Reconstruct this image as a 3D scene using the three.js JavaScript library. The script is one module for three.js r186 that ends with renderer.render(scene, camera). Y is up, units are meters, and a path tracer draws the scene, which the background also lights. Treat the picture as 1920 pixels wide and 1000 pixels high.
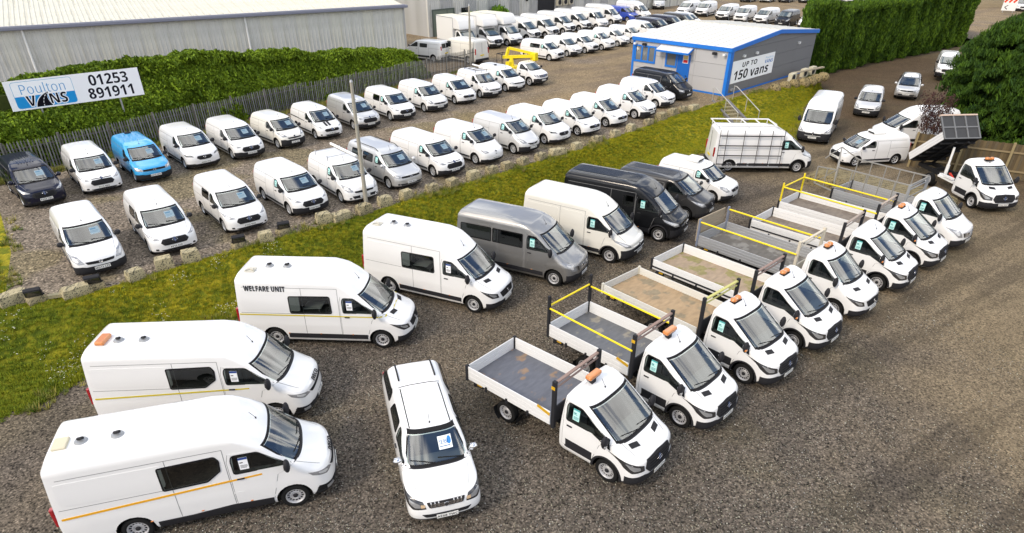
import * as THREE from 'three';
import { mergeGeometries, toCreasedNormals } from 'three/addons/utils/BufferGeometryUtils.js';
import { RoundedBoxGeometry } from 'three/addons/geometries/RoundedBoxGeometry.js';
import { TextGeometry } from 'three/addons/geometries/TextGeometry.js';
import { FontLoader } from 'three/addons/loaders/FontLoader.js';
import { Brush, Evaluator, SUBTRACTION } from 'three-bvh-csg';

// ------------------------------------------------------------------ camera, sky, sun, exposure
const scene = new THREE.Scene();
const FULLH = 1215.33;
const camera = new THREE.PerspectiveCamera(2 * Math.atan(FULLH / 2 / 1194.27) * 180 / Math.PI, 1920 / FULLH, 0.1, 1200);
camera.position.set(0, 12.2775, 0);
camera.rotation.order = 'YXZ';
camera.rotation.set(-0.553426, 0, 0.0017);
camera.setViewOffset(1920, FULLH, 0, 0, 1920, 1000);
const renderer = new THREE.WebGLRenderer({ antialias: true });
renderer.setSize(1024, 533);
renderer.toneMapping = THREE.LinearToneMapping;
renderer.toneMappingExposure = 1.55;
renderer.shadowMap.enabled = true;

let seed = 1234567;
const rnd = () => { seed = (seed * 1664525 + 1013904223) >>> 0; return seed / 4294967296; };
const rr = (a, b) => a + (b - a) * rnd();
const LAT = new Float32Array(65536); for (let i = 0; i < 65536; i++) LAT[i] = rnd();
function vn(x, y, s = 0) {
  const xi = Math.floor(x), yi = Math.floor(y), fx = x - xi, fy = y - yi, u = fx * fx * (3 - 2 * fx), v = fy * fy * (3 - 2 * fy);
  const h = (a, b) => { let q = Math.imul(a, 374761393) + Math.imul(b, 668265263) + Math.imul(s, 974634777) | 0; q = Math.imul(q ^ (q >>> 13), 1274126177); return LAT[(q ^ (q >>> 16)) & 65535]; };
  const a = h(xi, yi), b = h(xi + 1, yi), c = h(xi, yi + 1), d = h(xi + 1, yi + 1);
  return a + (b - a) * u + (c - a) * v + (a - b - c + d) * u * v;
}
const fbm = (x, y, s = 0, o = 4) => { let t = 0, a = 0.5, n = 0; for (let i = 0; i < o; i++) { t += a * vn(x, y, s + i); n += a; x *= 2.03; y *= 2.03; a *= 0.5; } return t / n; };
const smooth = (a, b, x) => { const t = Math.min(1, Math.max(0, (x - a) / (b - a))); return t * t * (3 - 2 * t); };
const mix = (a, b, t) => a + (b - a) * t;

{ // bright broken cloud with blue gaps
  const w = 1024, h = 512, d = new Float32Array(w * h * 4);
  for (let j = 0; j < h; j++) for (let i = 0; i < w; i++) {
    const el = (j + 0.5) / h * Math.PI - Math.PI / 2, az = (i + 0.5) / w * 2 * Math.PI, k = (j * w + i) * 4;
    const s = Math.max(0.0, Math.sin(el)), q = 1 / (s + 0.16);
    const px = Math.cos(el) * Math.cos(az) * q, py = Math.cos(el) * Math.sin(az) * q;
    const wv = fbm(px * 2.6 + 31, py * 2.6 + 7, 9, 3);
    const c = smooth(0.42, 0.58, fbm(px * 3.4 + wv * 1.8 + 11, py * 3.4 + wv + 40, 3, 5));
    const tex = 0.45 + 1.1 * fbm(px * 6 + 5, py * 6 + 9, 20, 4);
    const cl = [1.56 * tex, 1.54 * tex, 1.50 * tex], bl = [0.12, 0.21, 0.42];
    const hz = 1 - smooth(0.0, 0.25, s);
    for (let m = 0; m < 3; m++) { let v = mix(bl[m], cl[m], c); v = mix(v, [0.86, 0.86, 0.85][m], hz * 0.75); d[k + m] = el < 0 ? [0.32, 0.30, 0.25][m] : v; }
    d[k + 3] = 1;
  }
  const t = new THREE.DataTexture(d, w, h, THREE.RGBAFormat, THREE.FloatType);
  t.mapping = THREE.EquirectangularReflectionMapping; t.magFilter = t.minFilter = THREE.LinearFilter; t.wrapS = THREE.RepeatWrapping; t.needsUpdate = true;
  scene.background = t; scene.environment = t;
}
const sun = new THREE.DirectionalLight(0xffeed8, 1.6);
sun.position.set(-75, 85, 25); sun.target.position.set(5, 0, -45);
sun.castShadow = true; sun.shadow.radius = 26; sun.shadow.mapSize.set(4096, 4096);
Object.assign(sun.shadow.camera, { left: -90, right: 90, top: 90, bottom: -90, near: 1, far: 300 });
scene.add(sun, sun.target);

// ------------------------------------------------------------------ helpers
const V3 = (x, y, z) => new THREE.Vector3(x, y, z);
const used = {};
const numbered = (n) => { const k = used[n] || 0; used[n] = k + 1; return k ? n + '_' + String(k).padStart(3, '0') : n; };
function tag(o, label, category, group, kind) {
  o.userData = {}; if (label) o.userData.label = label; if (category) o.userData.category = category;
  if (group) o.userData.group = group; if (kind) o.userData.kind = kind; return o;
}
function thing(name, label, category, pos = [0, 0, 0], turn = 0, group) {
  const o = new THREE.Group(); o.name = numbered(name); o.position.set(...pos); o.rotation.y = turn; scene.add(o);
  return tag(o, label, category, group);
}
function part(name, geo, mat, parent, label) {
  if (Array.isArray(geo)) geo = merge(geo);
  const m = new THREE.Mesh(geo, mat); m.name = name; m.castShadow = m.receiveShadow = true; parent.add(m);
  if (label) m.userData.label = label; return m;
}
function solo(name, geo, mat, label, category, group, kind) {
  if (Array.isArray(geo)) geo = merge(geo);
  const m = new THREE.Mesh(geo, mat); m.name = numbered(name); m.castShadow = m.receiveShadow = true; scene.add(m);
  return tag(m, label, category, group, kind);
}
function merge(list) {
  return mergeGeometries(list.map(g => { g = g.index ? g.toNonIndexed() : g.clone(); for (const k of Object.keys(g.attributes)) if (!['position', 'normal'].includes(k)) g.deleteAttribute(k); g.clearGroups(); if (!g.attributes.normal) g.computeVertexNormals(); return g; }));
}
const bx = (x0, x1, y0, y1, z0, z1) => new THREE.BoxGeometry(x1 - x0, y1 - y0, z1 - z0).translate((x0 + x1) / 2, (y0 + y1) / 2, (z0 + z1) / 2);
const rbx = (x0, x1, y0, y1, z0, z1, r = 0.03, s = 2) => new RoundedBoxGeometry(x1 - x0, y1 - y0, z1 - z0, s, r).translate((x0 + x1) / 2, (y0 + y1) / 2, (z0 + z1) / 2);
function tube(a, b, r, n = 8, r2 = r) {
  a = V3(...a); b = V3(...b); const d = b.clone().sub(a), g = new THREE.CylinderGeometry(r2, r, d.length(), n);
  g.applyQuaternion(new THREE.Quaternion().setFromUnitVectors(V3(0, 1, 0), d.clone().normalize())); const c = a.add(b).multiplyScalar(0.5);
  return g.translate(c.x, c.y, c.z);
}
function bar(a, b, w, h) { // square bar from a to b
  a = V3(...a); b = V3(...b); const d = b.clone().sub(a), L = d.length(), g = new THREE.BoxGeometry(L, h, w);
  const X = d.clone().normalize(), up = Math.abs(X.y) > 0.95 ? V3(1, 0, 0) : V3(0, 1, 0), Zv = X.clone().cross(up).normalize(), Y = Zv.clone().cross(X);
  g.applyMatrix4(new THREE.Matrix4().makeBasis(X, Y, Zv)); const c = a.add(b).multiplyScalar(0.5); return g.translate(c.x, c.y, c.z);
}
const std = (r, g, b, rough = 0.6, metal = 0, extra = {}) => new THREE.MeshPhysicalMaterial({ color: new THREE.Color().setRGB(r, g, b), roughness: rough, metalness: metal, specularIntensity: metal > 0 ? 1 : rough > 0.85 ? 0.15 : rough > 0.55 ? 0.4 : 0.8, ...extra });
function paint(r, g, b, rough = 0.38) { return new THREE.MeshPhysicalMaterial({ color: new THREE.Color().setRGB(r, g, b), roughness: rough, clearcoat: 1, clearcoatRoughness: 0.08 }); }
const M = {
  white: paint(0.80, 0.80, 0.79), white2: paint(0.77, 0.77, 0.755), cream: paint(0.75, 0.735, 0.67), silver: Object.assign(paint(0.62, 0.62, 0.61, 0.42), { metalness: 0.6 }), silverdk: Object.assign(paint(0.32, 0.315, 0.305, 0.42), { metalness: 0.75 }), grey: paint(0.20, 0.21, 0.22, 0.3),
  blue: paint(0.035, 0.36, 0.72), navy: Object.assign(paint(0.004, 0.005, 0.020), { clearcoat: 0.7, specularIntensity: 0.3 }), black: Object.assign(paint(0.006, 0.0065, 0.008), { clearcoat: 0.7, specularIntensity: 0.3 }), dkgrey: Object.assign(paint(0.035, 0.035, 0.036), { clearcoat: 0.8, specularIntensity: 0.4 }), royal: paint(0.02, 0.06, 0.40), champagne: Object.assign(paint(0.66, 0.66, 0.65, 0.42), { metalness: 0.25 }),
  glass: new THREE.MeshPhysicalMaterial({ color: new THREE.Color().setRGB(0.05, 0.068, 0.062), roughness: 0.03, ior: 2.3 }),
  sideglass: new THREE.MeshPhysicalMaterial({ color: new THREE.Color().setRGB(0.012, 0.015, 0.016), roughness: 0.05, ior: 1.5 }),
  screen: new THREE.MeshPhysicalMaterial({ color: new THREE.Color().setRGB(0.80, 0.88, 0.84), roughness: 0.0, transmission: 1, thickness: 0, ior: 2.25 }), tint: new THREE.MeshPhysicalMaterial({ color: new THREE.Color().setRGB(0.50, 0.55, 0.53), roughness: 0.0, transmission: 1, thickness: 0, ior: 1.6 }), reflector: std(0.62, 0.62, 0.61, 0.35, 0.3), privacy: new THREE.MeshPhysicalMaterial({ color: new THREE.Color().setRGB(0.32, 0.35, 0.34), roughness: 0.0, transmission: 1, thickness: 0, ior: 1.7 }), cabin: std(0.10, 0.10, 0.098, 0.8), dash: std(0.085, 0.085, 0.084, 0.7), seatcloth: std(0.08, 0.082, 0.088, 0.9),
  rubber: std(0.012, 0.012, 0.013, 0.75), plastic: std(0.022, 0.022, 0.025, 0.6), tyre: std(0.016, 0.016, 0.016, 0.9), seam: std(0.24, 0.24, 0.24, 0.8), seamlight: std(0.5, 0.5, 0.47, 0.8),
  liner: std(0.008, 0.008, 0.008, 0.95), chassis: std(0.014, 0.014, 0.015, 0.7), steel: std(0.58, 0.58, 0.59, 0.4, 0.4), alloy: std(0.60, 0.61, 0.62, 0.32, 0.5), chrome: std(0.75, 0.75, 0.76, 0.12, 1),
  lamp: new THREE.MeshPhysicalMaterial({ color: new THREE.Color().setRGB(0.34, 0.345, 0.35), roughness: 0.18, metalness: 0.35, clearcoat: 1, clearcoatRoughness: 0.03 }),
  lampdk: new THREE.MeshPhysicalMaterial({ color: new THREE.Color().setRGB(0.03, 0.03, 0.032), roughness: 0.2, clearcoat: 1 }),
  amber: new THREE.MeshPhysicalMaterial({ color: new THREE.Color().setRGB(0.60, 0.205, 0.04), roughness: 0.25, clearcoat: 1 }),
  red: new THREE.MeshPhysicalMaterial({ color: new THREE.Color().setRGB(0.35, 0.01, 0.015), roughness: 0.2, clearcoat: 1 }),
  yellow: std(0.80, 0.62, 0.01, 0.45), gold: std(0.62, 0.36, 0.015, 0.5), stripe: std(0.75, 0.38, 0.01, 0.5), alu: std(0.50, 0.51, 0.52, 0.45, 0.6), aluW: std(0.74, 0.74, 0.73, 0.5), galv: std(0.36, 0.37, 0.38, 0.5, 0.5),
  bluebadge: std(0.03, 0.05, 0.12, 0.3), whiteplain: std(0.78, 0.78, 0.76, 0.5),
};
function tex(fn, w, h, srgb = true) { const c = document.createElement('canvas'); c.width = w; c.height = h; fn(c.getContext('2d'), w, h); const t = new THREE.CanvasTexture(c); if (srgb) t.colorSpace = THREE.SRGBColorSpace; t.magFilter = THREE.LinearFilter; t.anisotropy = 8; return t; }
const PLATES = ['AE68 YWC', 'MD13 CZV', 'PY19 KSE', 'PO68 MHC', 'PK68 WHY', 'SL66 NPF', 'PX68 WYJ', 'DL66 HZE', 'MV15 VUA', 'ML14 UKT', 'PG69 UYJ', 'PN17 KDZ', 'PO67 VHE', 'GL13 ZKE', 'FD65 KJY', 'PK68 FMZ', 'HY15 WKU', 'DV15 WTV', 'MK69 VYU', 'SD18 HYX', 'LL15 NEJ', 'PY19 LMV', 'CP16 EHD', 'BJ18 KXO', 'RO66 GYS', 'DY64 NHF', 'NX65 KDE', 'VN16 EPJ', 'YR15 FKC', 'HN17 OXM', 'SN67 RZE', 'AX13 KPD'];
const plateTex = tex((c, w, h) => {
  c.fillStyle = '#e9e9e4'; c.fillRect(0, 0, w, h); c.fillStyle = '#15161a'; c.textAlign = 'center'; c.textBaseline = 'middle'; c.font = 'bold 50px sans-serif';
  PLATES.forEach((p, i) => c.fillText(p, (i % 4) * 256 + 128, Math.floor(i / 4) * 64 + 34, 236));
}, 1024, 512);
const plateMat = new THREE.MeshStandardMaterial({ map: plateTex, roughness: 0.4 });
const plateGeo = PLATES.map((p, i) => {
  const g = new THREE.BoxGeometry(0.014, 0.112, 0.52), uv = g.attributes.uv, u0 = (i % 4) / 4, v1 = 1 - Math.floor(i / 4) / 8;
  for (let k = 0; k < uv.count; k++) uv.setXY(k, u0 + 0.004 + uv.getX(k) * 0.242, v1 - 0.12 + uv.getY(k) * 0.115); return g;
});
let plateN = 1;
const doorCard = new THREE.MeshStandardMaterial({ roughness: 0.5, map: tex((c, w, h) => { c.fillStyle = '#b9e6e0'; c.fillRect(0, 0, w, h); c.fillStyle = '#2d7f86'; c.fillRect(14, 60, 50, 20); c.fillRect(14, 88, 70, 8); c.fillRect(14, 128, 100, 9); c.fillRect(14, 146, 100, 9); c.fillRect(14, 164, 90, 9); c.fillStyle = '#3fa6a8'; c.fillRect(0, 0, w, 22); }, 128, 192) });
const doorCardW = new THREE.MeshStandardMaterial({ roughness: 0.5, map: tex((c, w, h) => { c.fillStyle = '#eef0f2'; c.fillRect(0, 0, w, h); c.fillStyle = '#1d3f86'; c.fillRect(0, 0, w, 34); c.fillStyle = '#333'; c.fillRect(14, 70, 46, 16); c.fillRect(14, 120, 100, 8); c.fillRect(14, 138, 100, 8); c.fillRect(14, 156, 90, 8); }, 128, 192) });
const screenCard = new THREE.MeshStandardMaterial({ roughness: 0.5, map: tex((c, w, h) => { c.fillStyle = '#8499a4'; c.fillRect(0, 0, w, h); c.fillStyle = '#4f7690'; c.fillRect(24, 22, 150, 26); c.fillStyle = '#627f92'; c.fillRect(24, 66, 200, 10); c.fillRect(24, 88, 170, 10); }, 256, 128) });
const priceCard = new THREE.MeshStandardMaterial({ roughness: 0.5, map: tex((c, w, h) => { c.fillStyle = '#eef2f4'; c.fillRect(0, 0, w, h); c.fillStyle = '#2f7fc4'; c.beginPath(); c.arc(205, 50, 40, 0, 7); c.fill(); c.fillStyle = '#25558c'; c.font = 'bold 58px sans-serif'; c.fillText('18,950', 14, 78, 228); c.fillRect(20, 96, 200, 8); }, 256, 128) });
const font = await new FontLoader().loadAsync('fonts/droid/droid_sans_bold.typeface.json');
const fontR = await new FontLoader().loadAsync('fonts/droid/droid_sans_regular.typeface.json');
function textGeo(s, size, depth = 0.006, f = font) { const g = new TextGeometry(s, { font: f, size, depth, curveSegments: 3, bevelEnabled: false }); g.computeBoundingBox(); return g; }
// ------------------------------------------------------------------ vehicle bodies: stacked plan outlines, each a rounded outline at its height
const lut = (P, y) => { if (y <= P[0][0]) return P[0][1]; for (let i = 1; i < P.length; i++) if (y <= P[i][0]) { const a = P[i - 1], b = P[i]; return a[1] + (b[1] - a[1]) * (y - a[0]) / (b[0] - a[0] || 1); } return P[P.length - 1][1]; };
class Shell {
  constructor(s) { Object.assign(this, s); this.p = s.p || 2.6; this.pr = 5; }
  xf(y) { return lut(this.F, y); } xr(y) { return lut(this.R, y); } hw(y) { return lut(this.Wd, y); } af(y) { return Math.min(lut(this.A, y), (this.xf(y) - this.xr(y)) * 0.45); } ar(y) { return Math.min(this.arv || 0.14, (this.xf(y) - this.xr(y)) * 0.3); }
  fx(y, z) { const w = this.hw(y), t = Math.min(1, Math.abs(z / w)); return this.xf(y) - this.af(y) * (1 - Math.pow(1 - Math.pow(t, this.p), 1 / this.p)); }
  sz(y, x) {
    const w = this.hw(y), a = this.af(y), r = this.ar(y), xf = this.xf(y), xr = this.xr(y);
    if (x > xf - a) { const t = Math.min(1, (x - xf + a) / a); return w * Math.pow(1 - Math.pow(t, this.p), 1 / this.p); }
    if (x < xr + r) { const t = Math.min(1, (xr + r - x) / r); return w * Math.pow(1 - Math.pow(t, this.pr), 1 / this.pr); }
    return w;
  }
  ring(y) { // right-hand half outline, nose centre to tail centre
    const o = [], w = this.hw(y), a = this.af(y), r = this.ar(y), xf = this.xf(y), xr = this.xr(y), p = this.p, q = this.pr;
    for (let i = 0; i <= 10; i++) { const t = i / 10 * Math.PI / 2; o.push([xf - a + a * Math.pow(Math.cos(t), 2 / p) * (i === 10 ? 0 : 1), w * Math.pow(Math.sin(t), 2 / p)]); }
    for (let i = 1; i < 10; i++) o.push([mix(xf - a, xr + r, i / 10), w]);
    for (let i = 5; i >= 0; i--) { const t = i / 5 * Math.PI / 2; o.push([xr + r - r * Math.pow(Math.cos(t), 2 / q) * (i === 5 ? 0 : 1), w * Math.pow(Math.sin(t), 2 / q)]); }
    return o;
  }
  arc(s, y) { // point on the nose/side surface s metres round from the centre line
    this.c = this.c || {}; const k = y.toFixed(4); let c = this.c[k];
    if (!c) { const p = [], w = this.hw(y), a = this.af(y), xf = this.xf(y); for (let i = 0; i <= 64; i++) { const t = i / 64 * Math.PI / 2; p.push([xf - a + a * Math.pow(Math.cos(t), 2 / this.p) * (i === 64 ? 0 : 1), w * Math.pow(Math.sin(t), 2 / this.p), 0]); } for (let i = 1; i < p.length; i++) p[i][2] = p[i - 1][2] + Math.hypot(p[i][0] - p[i - 1][0], p[i][1] - p[i - 1][1]); c = this.c[k] = p; }
    const q = Math.abs(s), g = s < 0 ? -1 : 1, e = c[c.length - 1]; if (q >= e[2]) return [e[0] - (q - e[2]), y, g * e[1]];
    let lo = 0, hi = c.length - 1; while (hi - lo > 1) { const m = (lo + hi) >> 1; if (c[m][2] < q) lo = m; else hi = m; } const i = hi; const t = (q - c[i - 1][2]) / (c[i][2] - c[i - 1][2] || 1); return [mix(c[i - 1][0], c[i][0], t), y, g * mix(c[i - 1][1], c[i][1], t)];
  }
  sAt(x, y) { let lo = 0, hi = 3; for (let i = 0; i < 30; i++) { const m = (lo + hi) / 2; if (this.arc(m, y)[0] > x) lo = m; else hi = m; } return lo; }
  top(x, z, lo, hi) { for (let i = 0; i < 28; i++) { const m = (lo + hi) / 2; if (x <= this.fx(m, z) && Math.abs(z) <= this.sz(m, x) && x >= this.xr(m)) lo = m; else hi = m; } return lo; }
  geometry() {
    const ys = new Set(); for (const P of [this.F, this.R, this.Wd]) for (const q of P) if (q[0] >= this.y0 && q[0] <= this.H) ys.add(+q[0].toFixed(4)); ys.add(this.y0); ys.add(this.H);
    let L = [...ys].sort((a, b) => a - b), out = [L[0]];
    for (let i = 1; i < L.length; i++) { const n = Math.max(1, Math.ceil((L[i] - L[i - 1]) / 0.14), Math.ceil(Math.abs(this.xf(L[i]) - this.xf(L[i - 1])) / 0.16)); for (let k = 1; k <= n; k++) out.push(mix(L[i - 1], L[i], k / n)); }
    L = out; const pos = [], idx = [], n = this.ring(L[0]).length, N = 2 * n - 2;
    for (const y of L) { const r = this.ring(y); for (let i = 0; i < n; i++) pos.push(r[i][0], y, r[i][1]); for (let i = n - 2; i >= 1; i--) pos.push(r[i][0], y, -r[i][1]); }
    for (let j = 0; j < L.length - 1; j++) for (let i = 0; i < N; i++) { const a = j * N + i, b = j * N + (i + 1) % N, c = a + N, d = b + N; idx.push(a, c, b, b, c, d); }
    const cap = (j, f) => { const b = j * N, R = i => b + i, Lf = i => (i === 0 || i === n - 1) ? b + i : b + N - i; for (let i = 0; i < n - 1; i++) { const q = [[R(i), R(i + 1), Lf(i + 1)], [R(i), Lf(i + 1), Lf(i)]]; for (const t of q) if (new Set(t).size === 3) idx.push(...(f ? t : [t[0], t[2], t[1]])); } };
    cap(0, true); cap(L.length - 1, false);
    let g = new THREE.BufferGeometry(); g.setAttribute('position', new THREE.Float32BufferAttribute(pos, 3)); g.setIndex(idx);
    let vol = 0; for (let i = 0; i < idx.length; i += 3) { const A = [0, 1, 2].map(k => V3().fromArray(pos, idx[i + k] * 3)); vol += A[0].dot(A[1].clone().cross(A[2])); }
    if (vol < 0) { for (let i = 0; i < idx.length; i += 3) { const t = idx[i]; idx[i] = idx[i + 1]; idx[i + 1] = t; } g.setIndex(idx); }
    return toCreasedNormals(g, 0.6);
  }
}
function V3f() { return new THREE.Vector3(); }
// a thin raised piece that follows a surface: poly is monotone in its first coordinate
function patch(fn, poly, off, o = {}) {
  const xs = poly.map(p => p[0]), x0 = Math.min(...xs), x1 = Math.max(...xs), nv = o.nv || 5, step = o.step || 0.08;
  let S = [...new Set([...xs, ...Array.from({ length: Math.ceil((x1 - x0) / step) + 1 }, (_, i) => mix(x0, x1, i / Math.ceil((x1 - x0) / step)))].map(v => +v.toFixed(4)))].sort((a, b) => a - b);
  S = S.filter((v, i) => i === 0 || v - S[i - 1] > 0.003);
  const c = o.c || [-1.2, 0.85, 0], pos = [], idx = [], W = nv + 1;
  const P = (u, v) => V3().fromArray(fn(u, v));
  const span = (x) => { let lo = 1e9, hi = -1e9; for (let i = 0; i < poly.length; i++) { const a = poly[i], b = poly[(i + 1) % poly.length]; if ((a[0] - x) * (b[0] - x) <= 1e-9) { if (Math.abs(a[0] - b[0]) < 1e-6) { lo = Math.min(lo, a[1], b[1]); hi = Math.max(hi, a[1], b[1]); } else { const y = a[1] + (b[1] - a[1]) * (x - a[0]) / (b[0] - a[0]); lo = Math.min(lo, y); hi = Math.max(hi, y); } } } return [lo, hi]; };
  const rows = [], low = [], uvs = [], ylo = Math.min(...poly.map(p => p[1])), yhi = Math.max(...poly.map(p => p[1]));
  for (const s of S) {
    const [lo, hi] = span(Math.min(x1 - 1e-5, Math.max(x0 + 1e-5, s)));
    for (let j = 0; j <= nv; j++) {
      const y = mix(lo, hi, j / nv), p = P(s, y), e = 0.012, du = P(s + e, y).sub(P(s - e, y)), dv = P(s, y + e).sub(P(s, y - e)), nn = du.cross(dv).normalize();
      if (nn.dot(V3(p.x - c[0] * (o.cx ?? 1), p.y - c[1], p.z)) < 0) nn.negate(); if (!isFinite(nn.x)) nn.set(0, 1, 0);
      rows.push(p.clone().addScaledVector(nn, off)); low.push(p.addScaledVector(nn, -0.012)); uvs.push(o.flip ? (x1 - s) / (x1 - x0) : (s - x0) / (x1 - x0), (y - ylo) / (yhi - ylo));
    }
  }
  const n = S.length, uv = [];
  const quad = (a, b, c2, d) => { for (const q of [a, b, c2, a, c2, d]) pos.push(q.x, q.y, q.z); };
  for (let i = 0; i < n - 1; i++) for (let j = 0; j < nv; j++) { const A = i * W + j, B = A + W; quad(rows[A], rows[B], rows[B + 1], rows[A + 1]); for (const q of [A, B, B + 1, A, B + 1, A + 1]) uv.push(uvs[q * 2], uvs[q * 2 + 1]); }
  const edge = (A, B) => { quad(rows[A], rows[B], low[B], low[A]); for (let q = 0; q < 6; q++) uv.push(0.02, 0.02); };
  if (!o.noSkirt) for (let i = 0; i < n - 1; i++) { edge(i * W, (i + 1) * W); edge(i * W + nv, (i + 1) * W + nv); }
  if (!o.noSkirt) for (let j = 0; j < nv; j++) { edge(j, j + 1); edge((n - 1) * W + j, (n - 1) * W + j + 1); }
  const g = new THREE.BufferGeometry(); g.setAttribute('position', new THREE.Float32BufferAttribute(pos, 3)); g.setAttribute('uv', new THREE.Float32BufferAttribute(uv, 2));
  return toCreasedNormals(g, 0.6);
}
function rpoly(P, r) { // cut each corner twice
  P = P.filter((a, i) => { const b = P[(i + 1) % P.length]; return Math.hypot(a[0] - b[0], a[1] - b[1]) > 1e-4; }); const o = []; for (let i = 0; i < P.length; i++) { const a = P[(i + P.length - 1) % P.length], b = P[i], c = P[(i + 1) % P.length], la = Math.hypot(a[0] - b[0], a[1] - b[1]), lc = Math.hypot(c[0] - b[0], c[1] - b[1]), ra = Math.min(r, la * 0.4) / la, rc = Math.min(r, lc * 0.4) / lc;
    const p = [mix(b[0], a[0], ra), mix(b[1], a[1], ra)], q = [mix(b[0], c[0], rc), mix(b[1], c[1], rc)]; o.push(p, [(p[0] + q[0]) / 4 + b[0] / 2, (p[1] + q[1]) / 4 + b[1] / 2], q); } return o;
}
const mirror = P => P.map(([a, b]) => [-a, b]);
const sym = P => [...P, ...P.slice().reverse().map(([a, b]) => [-a, b])];

// ------------------------------------------------------------------ wheels
const wheelKits = {};
function wheelKit(r, w, kind) {
  const key = r + kind; if (wheelKits[key]) return wheelKits[key];
  const rim = r * 0.66, h = w / 2, lathe = (pts, n = 26) => { const g = new THREE.LatheGeometry(pts.map(p => new THREE.Vector2(p[0], p[1])), n); g.rotateX(Math.PI / 2); return g; };
  const k = { tyre: lathe([[rim, -h], [r * 0.9, -h], [r, -h * 0.7], [r, h * 0.7], [r * 0.97, h * 0.86], [r * 0.88, h], [rim + 0.012, h], [rim, h * 0.8]]), parts: [] };
  const ringL = [lathe([[rim + 0.004, h * 0.86], [rim - 0.01, h * 0.95], [rim - 0.03, h * 0.8], [rim - 0.035, h * 0.3]])];
  const back = lathe([[0.001, h * 0.15], [rim, h * 0.15]]);
  if (kind === 'steel') {
    ringL.push(lathe([[rim * 0.6, h * 0.42], [rim * 0.56, h * 0.62], [rim * 0.42, h * 0.55], [rim * 0.3, h * 0.35], [rim * 0.22, h * 0.62], [0.001, h * 0.66]]));
    for (let i = 0; i < 14; i++) { const a = i / 14 * 2 * Math.PI; ringL.push(bx(rim * 0.57, rim - 0.02, -0.011, 0.011, h * 0.36, h * 0.5).rotateZ(a)); }
    k.cap = lathe([[rim * 0.27, h * 0.5], [rim * 0.22, h * 0.8], [0.001, h * 0.82]], 14);
  } else {
    const n = kind === 'trim' ? 7 : 5, wd = kind === 'trim' ? 0.034 : 0.026;
    ringL.push(lathe([[rim * 0.3, h * 0.6], [rim * 0.26, h * 0.8], [0.001, h * 0.84]], 14));
    for (let i = 0; i < n; i++) { const a = i / n * 2 * Math.PI; ringL.push(bx(rim * 0.2, rim - 0.015, -wd, wd, h * 0.45, h * 0.72).rotateZ(a)); }
  }
  k.rim = merge(ringL); k.back = back; return wheelKits[key] = k;
}
function addWheel(parent, x, z, r, w, kind, side) {
  const k = wheelKit(r, w, kind), g = new THREE.Group(); g.name = 'wheel'; g.position.set(x, r, z); if (side < 0) g.rotation.y = Math.PI; parent.add(g);
  part('tyre', k.tyre, M.tyre, g); part('rim', k.rim, kind === 'steel' ? M.steel : M.alloy, g); part('brake_disc', k.back, M.liner, g); if (k.cap) part('hub_cap', k.cap, M.plastic, g); return g;
}
const ev = new Evaluator(); ev.useGroups = false; ev.attributes = ['position', 'normal'];
function cutArches(geo, arches, sh) { // arches: [x, yc, ra]
  let b = new Brush(geo); b.updateMatrixWorld();
  for (const [x, yc, ra] of arches) for (const s of [1, -1]) {
    const c = new THREE.CylinderGeometry(ra, ra, 0.42, 36).rotateX(Math.PI / 2); for (const k of ['uv']) c.deleteAttribute(k); const q = new Brush(c); q.position.set(x, yc, s * (sh.hw(0.5) - 0.30 + 0.21)); q.updateMatrixWorld();
    b = ev.evaluate(b, q, SUBTRACTION); b.updateMatrixWorld();
  }
  const g = b.geometry.index ? b.geometry.toNonIndexed() : b.geometry, p = g.attributes.position, nrm = g.attributes.normal, A = [[], []], B = [[], []], cnt = g.drawRange.count === Infinity ? p.count : Math.min(p.count, g.drawRange.count);
  for (let i = 0; i < cnt; i += 3) {
    let cx = 0, cy = 0, cz = 0; for (let k = 0; k < 3; k++) { cx += p.getX(i + k) / 3; cy += p.getY(i + k) / 3; cz += p.getZ(i + k) / 3; }
    const inn = arches.some(([x, yc, ra]) => Math.hypot(cx - x, cy - yc) < ra + 0.003 && Math.abs(cz) > sh.hw(0.5) - 0.31), T = inn ? B : A;
    for (let k = 0; k < 3; k++) { T[0].push(p.getX(i + k), p.getY(i + k), p.getZ(i + k)); T[1].push(nrm.getX(i + k), nrm.getY(i + k), nrm.getZ(i + k)); }
  }
  return [A, B].map(T => { const q = new THREE.BufferGeometry(); q.setAttribute('position', new THREE.Float32BufferAttribute(T[0], 3)); q.setAttribute('normal', new THREE.Float32BufferAttribute(T[1], 3)); return q; });
}

// ------------------------------------------------------------------ vehicle types (x forward from the front axle, z to its right)
const small = (o) => ({ r: 0.318, tw: 0.2, y0: 0.22, high: false, ...o });
const large = (o) => ({ r: 0.35, tw: 0.225, y0: 0.28, high: true, ...o });
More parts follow.
